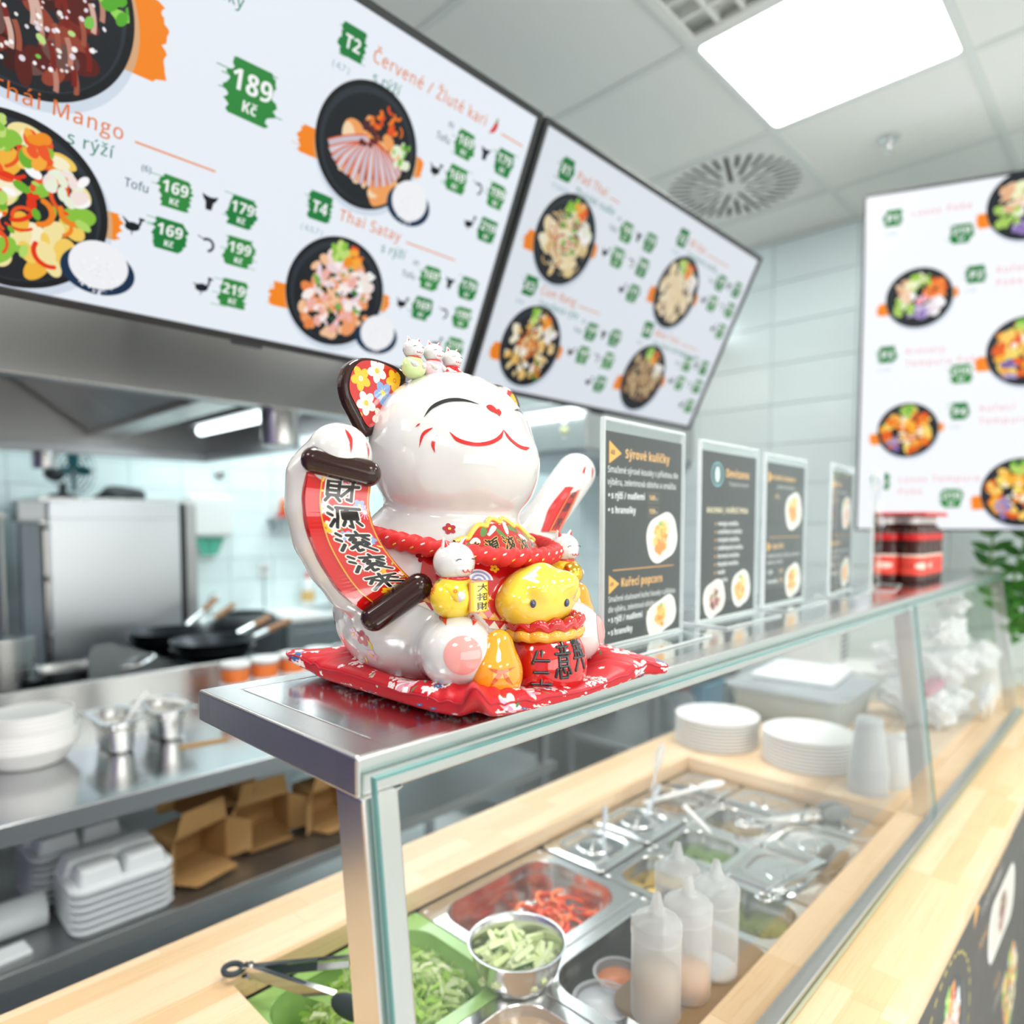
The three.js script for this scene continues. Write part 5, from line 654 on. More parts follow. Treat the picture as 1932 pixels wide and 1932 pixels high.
{ // wok range under the hood
  const o = thing('wok_range', 'dark wok range with burners under the canopy hood', 'stove'); part('cabinet', box(-1.3, 1.585, 0.1, 0.86, -3.85, -2.86, 0.004), M.steelDark, o); part('cook_top', box(-1.3, 1.585, 0.86, 0.885, -3.85, -2.84, 0.004), M.iron, o); part('front_rail', box(-1.3, 0.95, 0.90, 0.95, -2.86, -2.84, 0.004), M.steelDull, o); part('splash_guard', (() => { const s = new THREE.Shape([new THREE.Vector2(0, 0), new THREE.Vector2(0.55, 0), new THREE.Vector2(0.1, 0.2), new THREE.Vector2(0.02, 0.2), new THREE.Vector2(0, 0.17)]), g = new THREE.ExtrudeGeometry(s, { depth: 0.008, bevelEnabled: false }); g.rotateY(0.35); g.translate(0.72, 0.885, -2.95); return g; })(), M.steelDull, o);
  for (const [x, z] of [[1.2, -3.5], [1.25, -3.08], [0.6, -3.4]]) part('burner', lathe([[0.1, 0.885], [0.19, 0.89], [0.2, 0.93], [0.19, 0.932], [0.1, 0.9]], 28).translate(x, 0, z), M.iron, o); }
function wok(label, x, z, y, tip, n) { const o = thing('wok', label, 'wok', [x, y, z]); part('pan', lathe([[0, 0], [0.08, 0.004], [0.14, 0.035], [0.175, 0.075], [0.18, 0.08], [0.172, 0.078], [0.138, 0.04], [0.08, 0.01], [0, 0.006]], 40), M.iron, o);
  const d = V(tip.x - x, 0, tip.z - z).normalize(), a = V(d.x * 0.172, 0.075, d.z * 0.172), e = V(tip.x - x, tip.y - y, tip.z - z), m = a.clone().lerp(e, 0.5); part('handle_shaft', rod(a, m, 0.013, 0.016), M.chrome, o); part('wooden_grip', capsule(m, e, 0.016), M.woodHandle, o); return o; }
wok('black wok with a wooden handle on the rear burner', 1.2, -3.5, 0.925, V(1.62, 1.10, -3.72)); wok('black wok with a raised wooden handle behind the first wok', 1.2, -3.5, 0.957, V(1.57, 1.135, -3.82));
wok('black wok with a wooden handle on the front burner', 1.25, -3.08, 0.925, V(1.69, 1.06, -3.22)); wok('black wok with a darker wooden handle stacked in the front wok', 1.25, -3.08, 0.957, V(1.62, 1.075, -3.3));
{ const g = lathe([[0, 0], [0.1, 0], [0.104, 0.004], [0.104, 0.02], [0.1, 0.022], [0, 0.018]], 32); for (let i = 0; i < 10; i++) solo('steel_plate', 'round steel plate in the stack on the wok range, ' + rank(i, 10), 'plate', g, M.steel, [0.52, 0.885 + 0.022 * i, -3.3], 0, 'stack of steel plates'); }
{ const o = thing('stove_basket', 'steel fryer basket with a bent handle on the wok range', 'basket', [0.72, 0.886, -3.12]); part('basket', loft([ringPoints(0.2, 0.16, 0.03, 0), ringPoints(0.24, 0.2, 0.03, 0.1), ringPoints(0.25, 0.21, 0.03, 0.1), ringPoints(0.25, 0.21, 0.03, 0.104)], false, true), M.steel, o); part('handle', tube([V(0.12, 0.1, 0.05), V(0.2, 0.12, 0.06), V(0.26, 0.12, 0.1), V(0.2, 0.1, 0.14), V(0.1, 0.09, 0.12)], 0.009, 24, 8), M.chrome, o); }
{ const o = thing('side_rack', 'steel rack with bowls and books at the left of the fridge', 'rack', [0.4, 0, -4.2]); part('shelf', box(-0.35, 0.26, 1.58, 1.61, -0.2, 0.2, 0.003), M.steelDull, o); part('cupboard', box(-0.35, 0.24, 1.2, 1.58, -0.2, 0.19, 0.004), std({ color: rgb(0.05, 0.16, 0.22), roughness: 0.4 }), o); part('shelf', box(-0.35, 0.26, 0.86, 0.89, -0.2, 0.2, 0.003), M.steelDull, o); for (const x of [-0.33, 0.24]) part('post', rod(V(x, 0, 0.18), V(x, 1.58, 0.18), 0.015), M.steelDull, o); }
for (let i = 0; i < 3; i++) solo('cook_book', ['dark blue book at the bottom of the pile on the rack', 'cream book in the middle of the pile on the rack', 'red book on top of the pile on the rack'][i], 'book', box(-0.11, 0.11, 0, 0.03, -0.08, 0.08, 0.004), [M.charcoal, M.paper, M.red][i], [0.5, 1.611 + 0.0302 * i, -4.15], 0.15 * i);
// equipment seen under the shelf
{ const o = thing('fryer_cabinet', 'steel cabinet on short legs standing past the prep table', 'cabinet', [2.78, 0, -2.55]); part('body', box(-0.42, 0.42, 0.14, 0.88, -0.35, 0.3, 0.004), M.steelDark, o); part('worktop', box(-0.43, 0.43, 0.88, 0.9, -0.36, 0.31, 0.003), M.steelTop, o); for (const x of [-0.38, 0.38]) for (const z of [-0.3, 0.26]) part('leg', rod(V(x, 0, z), V(x, 0.14, z), 0.022), M.steelDull, o); part('door', box(-0.4, -0.01, 0.18, 0.84, 0.3, 0.318, 0.004), M.steelDull, o); part('door', box(0.01, 0.4, 0.18, 0.84, 0.3, 0.318, 0.004), M.steelDull, o); }
{ const o = thing('low_rack', 'low steel rack with two shelves near the tiled side wall', 'rack', [3.0, 0, -1.85]); for (const y of [0.2, 0.5, 0.86]) part('shelf', box(-0.42, 0.4, y, y + 0.03, -0.25, 0.25, 0.003), M.steelDull, o); for (const x of [-0.4, 0.38]) for (const z of [-0.23, 0.23]) part('post', box(x - 0.018, x + 0.018, 0, 0.86, z - 0.018, z + 0.018, 0.003), M.steelDark, o); }
solo('cardboard_box', 'small cardboard box on the bottom shelf of the low rack', 'box', box(-0.13, 0.13, 0, 0.14, -0.1, 0.1, 0.003), std({ color: rgb(0.42, 0.36, 0.3), roughness: 0.8 }), [2.74, 0.231, -1.72], 0.1);
{ const o = thing('oil_jug', 'clear jug with a dark red cap on the low rack', 'jug', [3.02, 0.531, -1.72]); part('body', lathe([[0, 0], [0.06, 0], [0.064, 0.006], [0.064, 0.15], [0.03, 0.19], [0.03, 0.2]], 28), M.milky, o); part('cap', lathe([[0.034, 0.195], [0.036, 0.2], [0.036, 0.23], [0, 0.232]], 24), std({ color: rgb(0.3, 0.02, 0.03), roughness: 0.4 }), o); }
solo('blue_crate', 'blue plastic crate beside the jug on the low rack', 'crate', loft([ringPoints(0.2, 0.2, 0.02, 0), ringPoints(0.22, 0.22, 0.02, 0.2), ringPoints(0.235, 0.235, 0.02, 0.2), ringPoints(0.235, 0.235, 0.02, 0.22), ringPoints(0.21, 0.21, 0.02, 0.22), ringPoints(0.19, 0.19, 0.02, 0.02)], true, true), std({ color: rgb(0.12, 0.34, 0.5), roughness: 0.4 }), [3.2, 0.531, -1.74]);
solo('dark_griddle', 'dark flat griddle on top of the low rack', 'griddle', box(-0.38, 0.36, 0, 0.1, -0.2, 0.2, 0.01), M.iron, [3.0, 0.891, -1.85]);

// ---------- cushion ----------
const flower5 = (c, x, y, s, petal, heart, rot = 0) => { c.fillStyle = petal; for (let i = 0; i < 5; i++) { const a = rot + i * 1.2566; c.beginPath(); c.ellipse(x + s * 0.55 * Math.cos(a), y + s * 0.55 * Math.sin(a), s * 0.5, s * 0.38, a, 0, 6.283); c.fill(); } c.fillStyle = heart; c.beginPath(); c.arc(x, y, s * 0.22, 0, 6.283); c.fill(); };
const clothTexture = picture(1024, 1024, (c, w, h) => {
  const r = seeded(88); c.fillStyle = '#c3091c'; c.fillRect(0, 0, w, h);
  for (let i = 0; i < 46; i++) { // branches with buds
    const x = r() * w, y = r() * h, a = r() * 6.283; c.strokeStyle = '#4b3a2c'; c.lineWidth = 3; c.beginPath(); c.moveTo(x, y); c.quadraticCurveTo(x + 40 * Math.cos(a), y + 40 * Math.sin(a), x + 80 * Math.cos(a + 0.5), y + 80 * Math.sin(a + 0.5)); c.stroke();
    for (let k = 0; k < 6; k++) { const q = r(), bx = x + 80 * q * Math.cos(a + 0.5 * q), by = y + 80 * q * Math.sin(a + 0.5 * q); c.fillStyle = ['#f6c9d3', '#fff1ee', '#e98aa6', '#b9d3ae'][Math.floor(r() * 4)]; c.beginPath(); c.ellipse(bx + (r() - 0.5) * 24, by + (r() - 0.5) * 24, 9, 6, r() * 3, 0, 6.283); c.fill(); }
  }
  for (let i = 0; i < 20; i++) { const x = r() * w, y = r() * h; for (let k = 0; k < 30; k++) flower5(c, x + (r() - 0.5) * 110, y + (r() - 0.5) * 80, 9, '#fbefe9', '#d8909a', r() * 6); }
  for (let i = 0; i < 13; i++) { const x = r() * w, y = r() * h; for (let k = 0; k < 12; k++) { const a = k * 0.52 + r(); c.fillStyle = ['#f3a6be', '#fbd3de', '#e66f96', '#fff'][k % 4]; c.strokeStyle = '#fbe6c0'; c.lineWidth = 2; c.beginPath(); c.ellipse(x + 26 * Math.cos(a), y + 26 * Math.sin(a), 34, 15, a, 0, 6.283); c.fill(); c.stroke(); } c.fillStyle = '#ef8fae'; c.beginPath(); c.arc(x, y, 14, 0, 6.283); c.fill(); }
  for (let i = 0; i < 22; i++) flower5(c, r() * w, r() * h, 20, '#3a6ea8', '#f0d069', r() * 6);
  for (let i = 0; i < 30; i++) flower5(c, r() * w, r() * h, 17, '#fdf3ee', '#f2a33c', r() * 6);
  for (let i = 0; i < 40; i++) { c.fillStyle = ['#4f7a52', '#8fae86', '#2f4d3a'][i % 3]; c.beginPath(); c.ellipse(r() * w, r() * h, 16, 6, r() * 3, 0, 6.283); c.fill(); }
}, [1, 1]);
{
  const o = thing('cushion', 'red floral silk cushion with pointed corners under the lucky cat', 'cushion', [0.509, SHELF, -0.545]), NU = 200, NV = 44, hx = 0.143, hz = 0.152, T = 0.031, pos = [], uv = [], idx = [];
  const sg = (a, e) => Math.sign(a) * Math.pow(Math.abs(a), e), wav = (a, b) => Math.sin(a * 23 + b * 3) * 0.5 + Math.sin(a * 41 - b * 5 + 2) * 0.35;
  const pt = (th, ph) => { // th round the plan, ph from the belly (-1) to the crown (1)
    const f = ph * Math.PI / 2, c = Math.cos(f), corner = Math.pow(Math.abs(Math.sin(2 * th)), 14), spike = corner * Math.pow(c, 6), rho = Math.pow(c, ph < 0 ? 0.22 : 0.42), x0 = sg(Math.cos(th), 0.36), z0 = sg(Math.sin(th), 0.36);
    let x = hx * x0 * rho * (1 - 0.05 * corner + 0.20 * spike), z = hz * z0 * rho * (1 - 0.05 * corner + 0.20 * spike);
    const front = z0 > 0 && x0 < 0 ? corner : 0; const dip = z0 > 0 ? 0.5 * Math.exp(-Math.pow((x + 0.0) / 0.075, 2)) * Math.pow(z0, 4) : 0; let y = T / 2 * (1 - dip) * (1 + sg(Math.sin(f), ph < 0 ? 0.4 : 0.8)); y += front * spike * 0.02; if (x0 > 0) y -= spike * 0.006; else if (z0 < 0) y += spike * 0.008;
    if (ph > 0) { const d = Math.hypot((x + 0.012) / 0.124, (z - 0.022) / 0.138), sink = Math.max(0, 1 - Math.pow(d, 5)); y = Math.min(y, lerp(y, 0.012, sink)); y += 0.0022 * wav(th, rho) * Math.pow(c, 0.5) * (1 - sink); x += 0.0012 * wav(th + 1, 0) * c; }
    return [x, Math.max(0.0006, y), z]; };
  for (let k = 0; k <= NV; k++) for (let i = 0; i <= NU; i++) { const th = i / NU * 2 * Math.PI, p = pt(th, k / NV * 2 - 1); pos.push(...p); const ph = k / NV * 2 - 1, w = ph > 0 ? Math.pow(Math.cos(ph * Math.PI / 2), 0.42) : 1 + 0.34 * Math.min(1, -ph * 1.6); uv.push(0.5 + 0.5 * sg(Math.cos(th), 0.36) * w, 0.5 + 0.5 * sg(Math.sin(th), 0.36) * w); }
  for (let k = 0; k < NV; k++) for (let i = 0; i < NU; i++) { const a = k * (NU + 1) + i, b = a + 1, c = a + NU + 1, d = c + 1; idx.push(a, c, b, b, c, d); }
  const g = new THREE.BufferGeometry(); g.setAttribute('position', new THREE.Float32BufferAttribute(pos, 3)); g.setAttribute('uv', new THREE.Float32BufferAttribute(uv, 2)); g.setIndex(idx); g.computeVertexNormals();
  clothTexture.repeat.set(1.4, 1.4); part('cover', g, phys({ map: clothTexture, roughness: 0.45, sheen: 0.3, sheenColor: rgb(0.9, 0.2, 0.2), sheenRoughness: 0.4, side: THREE.DoubleSide }), o);
  const rim = []; for (let i = 0; i < 240; i++) rim.push(V(...pt(i / 240 * 2 * Math.PI, 0.02))); part('piping', tube(rim, 0.0011, 360, 6, true), std({ color: rgb(0.45, 0.005, 0.02), roughness: 0.5 }), o);
}

// ---------- the lucky cat ----------
const KX = 0.49, KZ = -0.555, KY = SHELF + 0.0115;
const smin = (a, b, k) => { const h = Math.max(k - Math.abs(a - b), 0) / k; return Math.min(a, b) - h * h * k * 0.25; };
const ell = (p, c, r) => { const x = (p.x - c[0]) / r[0], y = (p.y - c[1]) / r[1], z = (p.z - c[2]) / r[2], k0 = Math.hypot(x, y, z), k1 = Math.hypot(x / r[0], y / r[1], z / r[2]); return k1 < 1e-9 ? -Math.min(...r) : k0 * (k0 - 1) / k1; };
const cap = (p, a, b, ra, rb) => { const bx = b.x - a.x, by = b.y - a.y, bz = b.z - a.z, px = p.x - a.x, py = p.y - a.y, pz = p.z - a.z, t = Math.max(0, Math.min(1, (px * bx + py * by + pz * bz) / (bx * bx + by * by + bz * bz))); return Math.hypot(px - bx * t, py - by * t, pz - bz * t) - (ra + (rb - ra) * t); };
function fieldMesh(f, c, half, res) { // marching cubes over a cube, normals from the field
  const mc = new MarchingCubes(res, new THREE.MeshBasicMaterial(), false, false, 400000); mc.isolation = 0; const hs = res / 2, p = V(0, 0, 0);
  for (let k = 0; k < res; k++) for (let j = 0; j < res; j++) for (let i = 0; i < res; i++) { p.set(c[0] + (i - hs) / hs * half, c[1] + (j - hs) / hs * half, c[2] + (k - hs) / hs * half); mc.field[i + j * res + k * res * res] = -f(p); }
  mc.update(); const n = mc.count, pos = new Float32Array(n * 3), nor = new Float32Array(n * 3), e = half / res * 0.6, q = V(0, 0, 0);
  for (let i = 0; i < n; i++) { const x = c[0] + mc.positionArray[3 * i] * half, y = c[1] + mc.positionArray[3 * i + 1] * half, z = c[2] + mc.positionArray[3 * i + 2] * half; pos.set([x, y, z], 3 * i); const g = V(f(q.set(x + e, y, z)) - f(q.set(x - e, y, z)), f(q.set(x, y + e, z)) - f(q.set(x, y - e, z)), f(q.set(x, y, z + e)) - f(q.set(x, y, z - e))).normalize(); nor.set([g.x, g.y, g.z], 3 * i); }
  // keep faces turned outwards
  for (let i = 0; i < n; i += 3) { const a = V(...pos.subarray(3 * i, 3 * i + 3)), b = V(...pos.subarray(3 * i + 3, 3 * i + 6)), d = V(...pos.subarray(3 * i + 6, 3 * i + 9)), m = b.clone().sub(a).cross(d.clone().sub(a)); if (m.dot(V(...nor.subarray(3 * i, 3 * i + 3))) < 0) for (const arr of [pos, nor]) for (let j = 0; j < 3; j++) { const t = arr[3 * i + 3 + j]; arr[3 * i + 3 + j] = arr[3 * i + 6 + j]; arr[3 * i + 6 + j] = t; } }
  const g = new THREE.BufferGeometry(); g.setAttribute('position', new THREE.BufferAttribute(pos, 3)); g.setAttribute('normal', new THREE.BufferAttribute(nor, 3)); g.setAttribute('uv', new THREE.BufferAttribute(new Float32Array(n * 2), 2)); return g;
}
const cat = thing('lucky_cat', 'white glazed lucky cat figure with raised paws on the red cushion', 'figurine', [KX, KY, KZ]);
const inCat = (name, geo, mat, parent = cat) => { const g = geo.clone(); g.translate(-KX, -KY, -KZ); return part(name, g, mat, parent); };
const mirror = (p) => V(2 * KX - p.x, p.y, p.z);
const glaze = (r, g, b, rough = 0.1) => phys({ color: rgb(r, g, b), roughness: rough, clearcoat: 1, clearcoatRoughness: 0.03, side: THREE.DoubleSide });
const G = { white: glaze(0.68, 0.67, 0.65), red: glaze(0.60, 0.006, 0.006), brown: phys({ color: rgb(0.028, 0.008, 0.006), roughness: 0.16, clearcoat: 0.35, clearcoatRoughness: 0.03, specularIntensity: 0.6, side: THREE.DoubleSide }), gold: glaze(0.85, 0.42, 0.03), yellow: glaze(0.88, 0.62, 0.06), orange: glaze(0.86, 0.33, 0.01), pink: glaze(0.78, 0.33, 0.30), black: glaze(0.01, 0.01, 0.012), green: glaze(0.60, 0.74, 0.32), blue: glaze(0.2, 0.34, 0.55), rose: glaze(0.42, 0.01, 0.03), blush: glaze(0.82, 0.55, 0.62) };
const W = (x, y, z) => [KX + x, KY + y, KZ + z];
// arm on the banner side: follows the banner's middle line
const bandLeft = [[581, 890], [576, 950], [588, 1014], [612, 1068], [649, 1122], [697, 1162]].map(([a, b]) => atZ(-0.532, a, b)), bandRight = [[701, 905], [697, 960], [714, 1013], [744, 1058], [772, 1088], [797, 1106]].map(([a, b]) => atZ(-0.505, a, b));
const armPts = bandLeft.map((p, i) => p.clone().lerp(bandRight[i], 0.40).add(V(0.004, 0, -0.034)));
const pawR = atZ(-0.532, 640, 860), pawL = atZ(-0.558, 1086, 893), elbowL = atZ(-0.565, 1000, 1015);
const footR = atZ(-0.462, 864, 1232), footL = mirror(footR), soleDir = V(-0.54, 0.12, 0.82).normalize();
const head = (p) => { let d = ell(p, W(0, 0.235, -0.006), [0.096, 0.083, 0.08]); d = smin(d, ell(p, W(0, 0.204, 0.014), [0.078, 0.047, 0.056]), 0.04); d = smin(d, ell(p, W(0.022, 0.221, 0.056), [0.028, 0.022, 0.021]), 0.026); d = smin(d, ell(p, W(-0.022, 0.221, 0.056), [0.028, 0.022, 0.021]), 0.026); return d; };
const trunk = (p) => { let d = ell(p, W(-0.003, 0.068, -0.014), [0.125, 0.094, 0.116]); d = smin(d, ell(p, W(-0.004, 0.134, -0.018), [0.08, 0.058, 0.07]), 0.06); return d; };
const limbs = (p) => { let d = 9; for (let i = 0; i + 1 < armPts.length; i++) d = smin(d, cap(p, armPts[i], armPts[i + 1], 0.024, 0.024), 0.012); d = smin(d, cap(p, armPts[0], pawR, 0.0245, 0.029), 0.014); return d; };
const armFar = (p) => smin(cap(p, elbowL, pawL, 0.026, 0.026), cap(p, elbowL, V(KX + 0.07, KY + 0.10, KZ), 0.026, 0.03), 0.02);
const feet = (p) => Math.min(cap(p, footR, V(footR.x + 0.03, footR.y, footR.z - 0.06), 0.0345, 0.036), cap(p, footL, V(footL.x - 0.03, footL.y, footL.z - 0.06), 0.0345, 0.036));
const catField = (p) => { let d = smin(head(p), trunk(p), 0.014); d = smin(d, limbs(p), 0.012); d = smin(d, armFar(p), 0.014); d = smin(d, feet(p), 0.012); return Math.max(d, KY - p.y); };
inCat('body', fieldMesh(catField, [KX + 0.012, KY + 0.155, KZ + 0.01], 0.265, 150), G.white);
// painting on the glaze: strips of surface points found from the photograph's lines
function hit(px, py, f = catField, near = 0.3) { const d = ray(px, py).normalize(), p = EYE.clone().addScaledVector(d, near); for (let i = 0; i < 200; i++) { const s = f(p); if (s < 0.0002) return p; p.addScaledVector(d, Math.max(s * 0.8, 0.0002)); if (p.distanceTo(EYE) > 1.6) return null; } return p; }
const normalOf = (p, f = catField) => { const e = 0.0006, q = V(0, 0, 0); return V(f(q.set(p.x + e, p.y, p.z)) - f(q.set(p.x - e, p.y, p.z)), f(q.set(p.x, p.y + e, p.z)) - f(q.set(p.x, p.y - e, p.z)), f(q.set(p.x, p.y, p.z + e)) - f(q.set(p.x, p.y, p.z - e))).normalize(); };
const settle = (p, f) => { for (let i = 0; i < 6; i++) p.addScaledVector(normalOf(p, f), -f(p)); return p; };
function ribbonOn(points, width, f, lift = 0.0006) { // points on the surface, width(t) half width
  const curve = new THREE.CatmullRomCurve3(points), n = 28, pos = [], nor = [], idx = [];
  for (let i = 0; i <= n; i++) { const t = i / n, p = settle(curve.getPoint(t), f), m = normalOf(p, f), b = m.clone().cross(curve.getTangent(t)).normalize(), w = Math.max(0.00015, width(t)); for (const s of [-1, 0, 1]) { const q = settle(p.clone().addScaledVector(b, s * w), f).addScaledVector(m, lift); pos.push(q.x, q.y, q.z); nor.push(m.x, m.y, m.z); } }
  for (let i = 0; i < n; i++) for (const s of [0, 1]) { const a = i * 3 + s; idx.push(a, a + 3, a + 1, a + 1, a + 3, a + 4); }
  const g = new THREE.BufferGeometry(); g.setAttribute('position', new THREE.Float32BufferAttribute(pos, 3)); g.setAttribute('normal', new THREE.Float32BufferAttribute(nor, 3)); g.setAttribute('uv', new THREE.BufferAttribute(new Float32Array(pos.length / 3 * 2), 2)); g.setIndex(idx); return g;
}
const taper = (w, a = 0.2) => (t) => w * Math.min(1, Math.min(t, 1 - t) / a + 0.08), drop = (w) => (t) => w * Math.sin(Math.PI * Math.pow(t, 0.8));
function paint(name, px, width, mat, both = false, f = catField) { const pts = px.map(([a, b]) => hit(a, b, f)).filter(Boolean); if (pts.length < 2) return; inCat(name, ribbonOn(pts, width, f), mat); if (both) inCat(name, ribbonOn(pts.map(mirror), width, f), mat); }
paint('closed_eye', [[800, 787], [815, 769], [843, 756], [873, 755], [904, 763]], taper(0.0021, 0.35), G.black, true);
paint('nose', [[917, 767], [930, 772], [941, 783]], drop(0.0042), G.red); paint('nose', [[941, 772], [941, 778], [942, 786]], drop(0.003), G.red);
paint('mouth', [[848, 815], [864, 830], [893, 838], [922, 836], [943, 825], [950, 811]], taper(0.0019), G.red); paint('mouth', [[950, 811], [960, 826], [976, 840], [990, 846], [999, 845]], taper(0.0019), G.red);
paint('whisker', [[817, 807], [799, 819], [791, 845]], drop(0.0016), G.red, true); paint('whisker', [[825, 821], [817, 838], [821, 855]], drop(0.0017), G.red, true); paint('whisker', [[793, 799], [784, 806]], drop(0.0009), G.red, true);
paint('claw', [[651, 810], [661, 828], [662, 856]], drop(0.0017), G.red); paint('claw', [[690, 834], [695, 848], [694, 866]], drop(0.0012), G.red);
paint('claw', [[830, 1160], [837, 1166], [842, 1180]], drop(0.0035), G.red); paint('claw', [[893, 1160], [895, 1168], [892, 1181]], drop(0.0032), G.red);
paint('claw', [[1104, 880], [1101, 892], [1095, 904]], drop(0.0016), G.red); paint('claw', [[1117, 881], [1118, 892], [1116, 903]], drop(0.0014), G.red);
function sole(c, sx = 1) { const dir = V(soleDir.x * sx, soleDir.y, soleDir.z), across = V(dir.z, 0, -dir.x).normalize(), upw = dir.clone().cross(across).normalize(); const g = new THREE.CircleGeometry(1, 36), p = g.attributes.position, pos = [], nor = [], rings = 6, seg = 36, idx = []; for (let i = 0; i <= rings; i++) for (let k = 0; k < seg; k++) { const r = 0.0185 * i / rings, a = k / seg * 6.283, q = settle(c.clone().addScaledVector(dir, 0.033).addScaledVector(across, r * Math.cos(a)).addScaledVector(upw, r * Math.sin(a)), catField), m = normalOf(q); q.addScaledVector(m, 0.0022 * (1 - Math.pow(i / rings, 4)) + 0.0004); pos.push(q.x, q.y, q.z); nor.push(m.x, m.y, m.z); } for (let i = 0; i < rings; i++) for (let k = 0; k < seg; k++) { const a = i * seg + k, b = i * seg + (k + 1) % seg; idx.push(a, a + seg, b, b, a + seg, b + seg); } const o = new THREE.BufferGeometry(); o.setAttribute('position', new THREE.Float32BufferAttribute(pos, 3)); o.setAttribute('normal', new THREE.Float32BufferAttribute(nor, 3)); o.setAttribute('uv', new THREE.BufferAttribute(new Float32Array(pos.length / 3 * 2), 2)); o.setIndex(idx); return o; }
inCat('sole', sole(footR), G.pink); inCat('sole', sole(footL, -1), G.pink);
// painted flowers
function blossom(px, py, s, mat, heart, f = catField) { const p = hit(px, py, f); if (!p) return; const m = normalOf(p, f), q = new THREE.Quaternion().setFromUnitVectors(V(0, 0, 1), m), petals = []; for (let i = 0; i < 5; i++) { const g = new THREE.CircleGeometry(s * 0.36, 14); g.scale(1.25, 1, 1); g.translate(s * 0.48, 0, 0); g.rotateZ(i * 1.2566 + 0.3); petals.push(g); } const place = (g, l) => { g.applyQuaternion(q); g.translate(p.x + m.x * l, p.y + m.y * l, p.z + m.z * l); const a = g.attributes.position; for (let i = 0; i < a.count; i++) { const w = settle(V(a.getX(i), a.getY(i), a.getZ(i)), f).addScaledVector(m, l); a.setXYZ(i, w.x, w.y, w.z); } return g; }; const fl = inCat('painted_flower', place(merge(petals), 0.0005), mat); inCat('flower_heart', place(new THREE.CircleGeometry(s * 0.22, 12), 0.0009), heart, fl); }
for (const [x, y, s, m, h] of [[702, 1236, 0.0085, G.blush, G.yellow], [668, 1196, 0.008, G.blush, G.yellow], [684, 1204, 0.0098, G.rose, G.white], [700, 1262, 0.0072, G.rose, G.white], [798, 1049, 0.0078, G.rose, G.yellow], [848, 998, 0.0075, G.rose, G.yellow]]) blossom(x, y, s, m, h);
paint('painted_sprig', [[694, 1208], [700, 1216], [702, 1228]], taper(0.0012), G.yellow); paint('painted_sprig', [[688, 1236], [692, 1244], [694, 1252]], taper(0.0012), G.yellow);
// ears
const earPrint = picture(512, 512, (c, w, h) => { c.fillStyle = '#c21a16'; c.fillRect(0, 0, w, h); const f = (x, y, s, a, b) => { flower5(c, x, y, s, a, b, 0.4); c.strokeStyle = '#f7c531'; c.lineWidth = 3; for (let i = 0; i < 10; i++) { c.beginPath(); c.moveTo(x, y); c.lineTo(x + s * 0.5 * Math.cos(i * 0.628), y + s * 0.5 * Math.sin(i * 0.628)); c.stroke(); } }; f(110, 150, 92, '#f5b81f', '#fff'); f(270, 70, 92, '#fbe3da', '#f0a83a'); f(450, 120, 86, '#f5b81f', '#d6502a'); f(330, 235, 92, '#7f9fd0', '#f7d54a'); f(160, 330, 92, '#fbe3da', '#f0a83a'); f(300, 430, 80, '#fbe3da', '#f0a83a'); f(80, 450, 50, '#f5b81f', '#fff'); f(460, 380, 56, '#f5b81f', '#fff'); });
{
  const outer = [[697, 822], [673, 785], [657, 752], [652, 716], [660, 690], [683, 676], [724, 680], [768, 704], [765, 740], [730, 790]], inner = [[699, 806], [676, 768], [661, 735], [666, 700], [684, 681], [724, 686], [756, 708], [750, 740], [726, 776]], zE = -0.575;
  const world = (l) => l.map(([a, b]) => atZ(zE, a, b)), shapeOf = (l) => { const s = new THREE.Shape(); new THREE.CatmullRomCurve3(l, true, 'centripetal').getPoints(60).forEach((p, i) => (i ? s.lineTo(p.x, p.y) : s.moveTo(p.x, p.y))); return s; };
  for (const flip of [false, true]) {
    const o = world(outer).map((p) => (flip ? mirror(p) : p)), n = world(inner).map((p) => (flip ? mirror(p) : p)); if (flip) { o.reverse(); n.reverse(); }
    const g = new THREE.ExtrudeGeometry(shapeOf(o), { depth: 0.005, bevelEnabled: true, bevelSize: 0.004, bevelThickness: 0.005, bevelSegments: 5, bevelOffset: -0.003 }); g.translate(0, 0, zE - 0.012); const e = inCat('ear', g, G.brown);
    const fg = new THREE.ShapeGeometry(shapeOf(n)); fg.translate(0, 0, zE - 0.0012); const p = fg.attributes.position, uv = new Float32Array(p.count * 2); let x0 = 9, x1 = -9, y0 = 9, y1 = -9; for (let i = 0; i < p.count; i++) { x0 = Math.min(x0, p.getX(i)); x1 = Math.max(x1, p.getX(i)); y0 = Math.min(y0, p.getY(i)); y1 = Math.max(y1, p.getY(i)); } for (let i = 0; i < p.count; i++) { uv[2 * i] = (p.getX(i) - x0) / (x1 - x0); uv[2 * i + 1] = (p.getY(i) - y0) / (y1 - y0); } fg.setAttribute('uv', new THREE.BufferAttribute(uv, 2)); inCat('inner_ear', fg, phys({ map: earPrint, roughness: 0.1, clearcoat: 1, clearcoatRoughness: 0.03, side: THREE.DoubleSide }), e);
  }
}
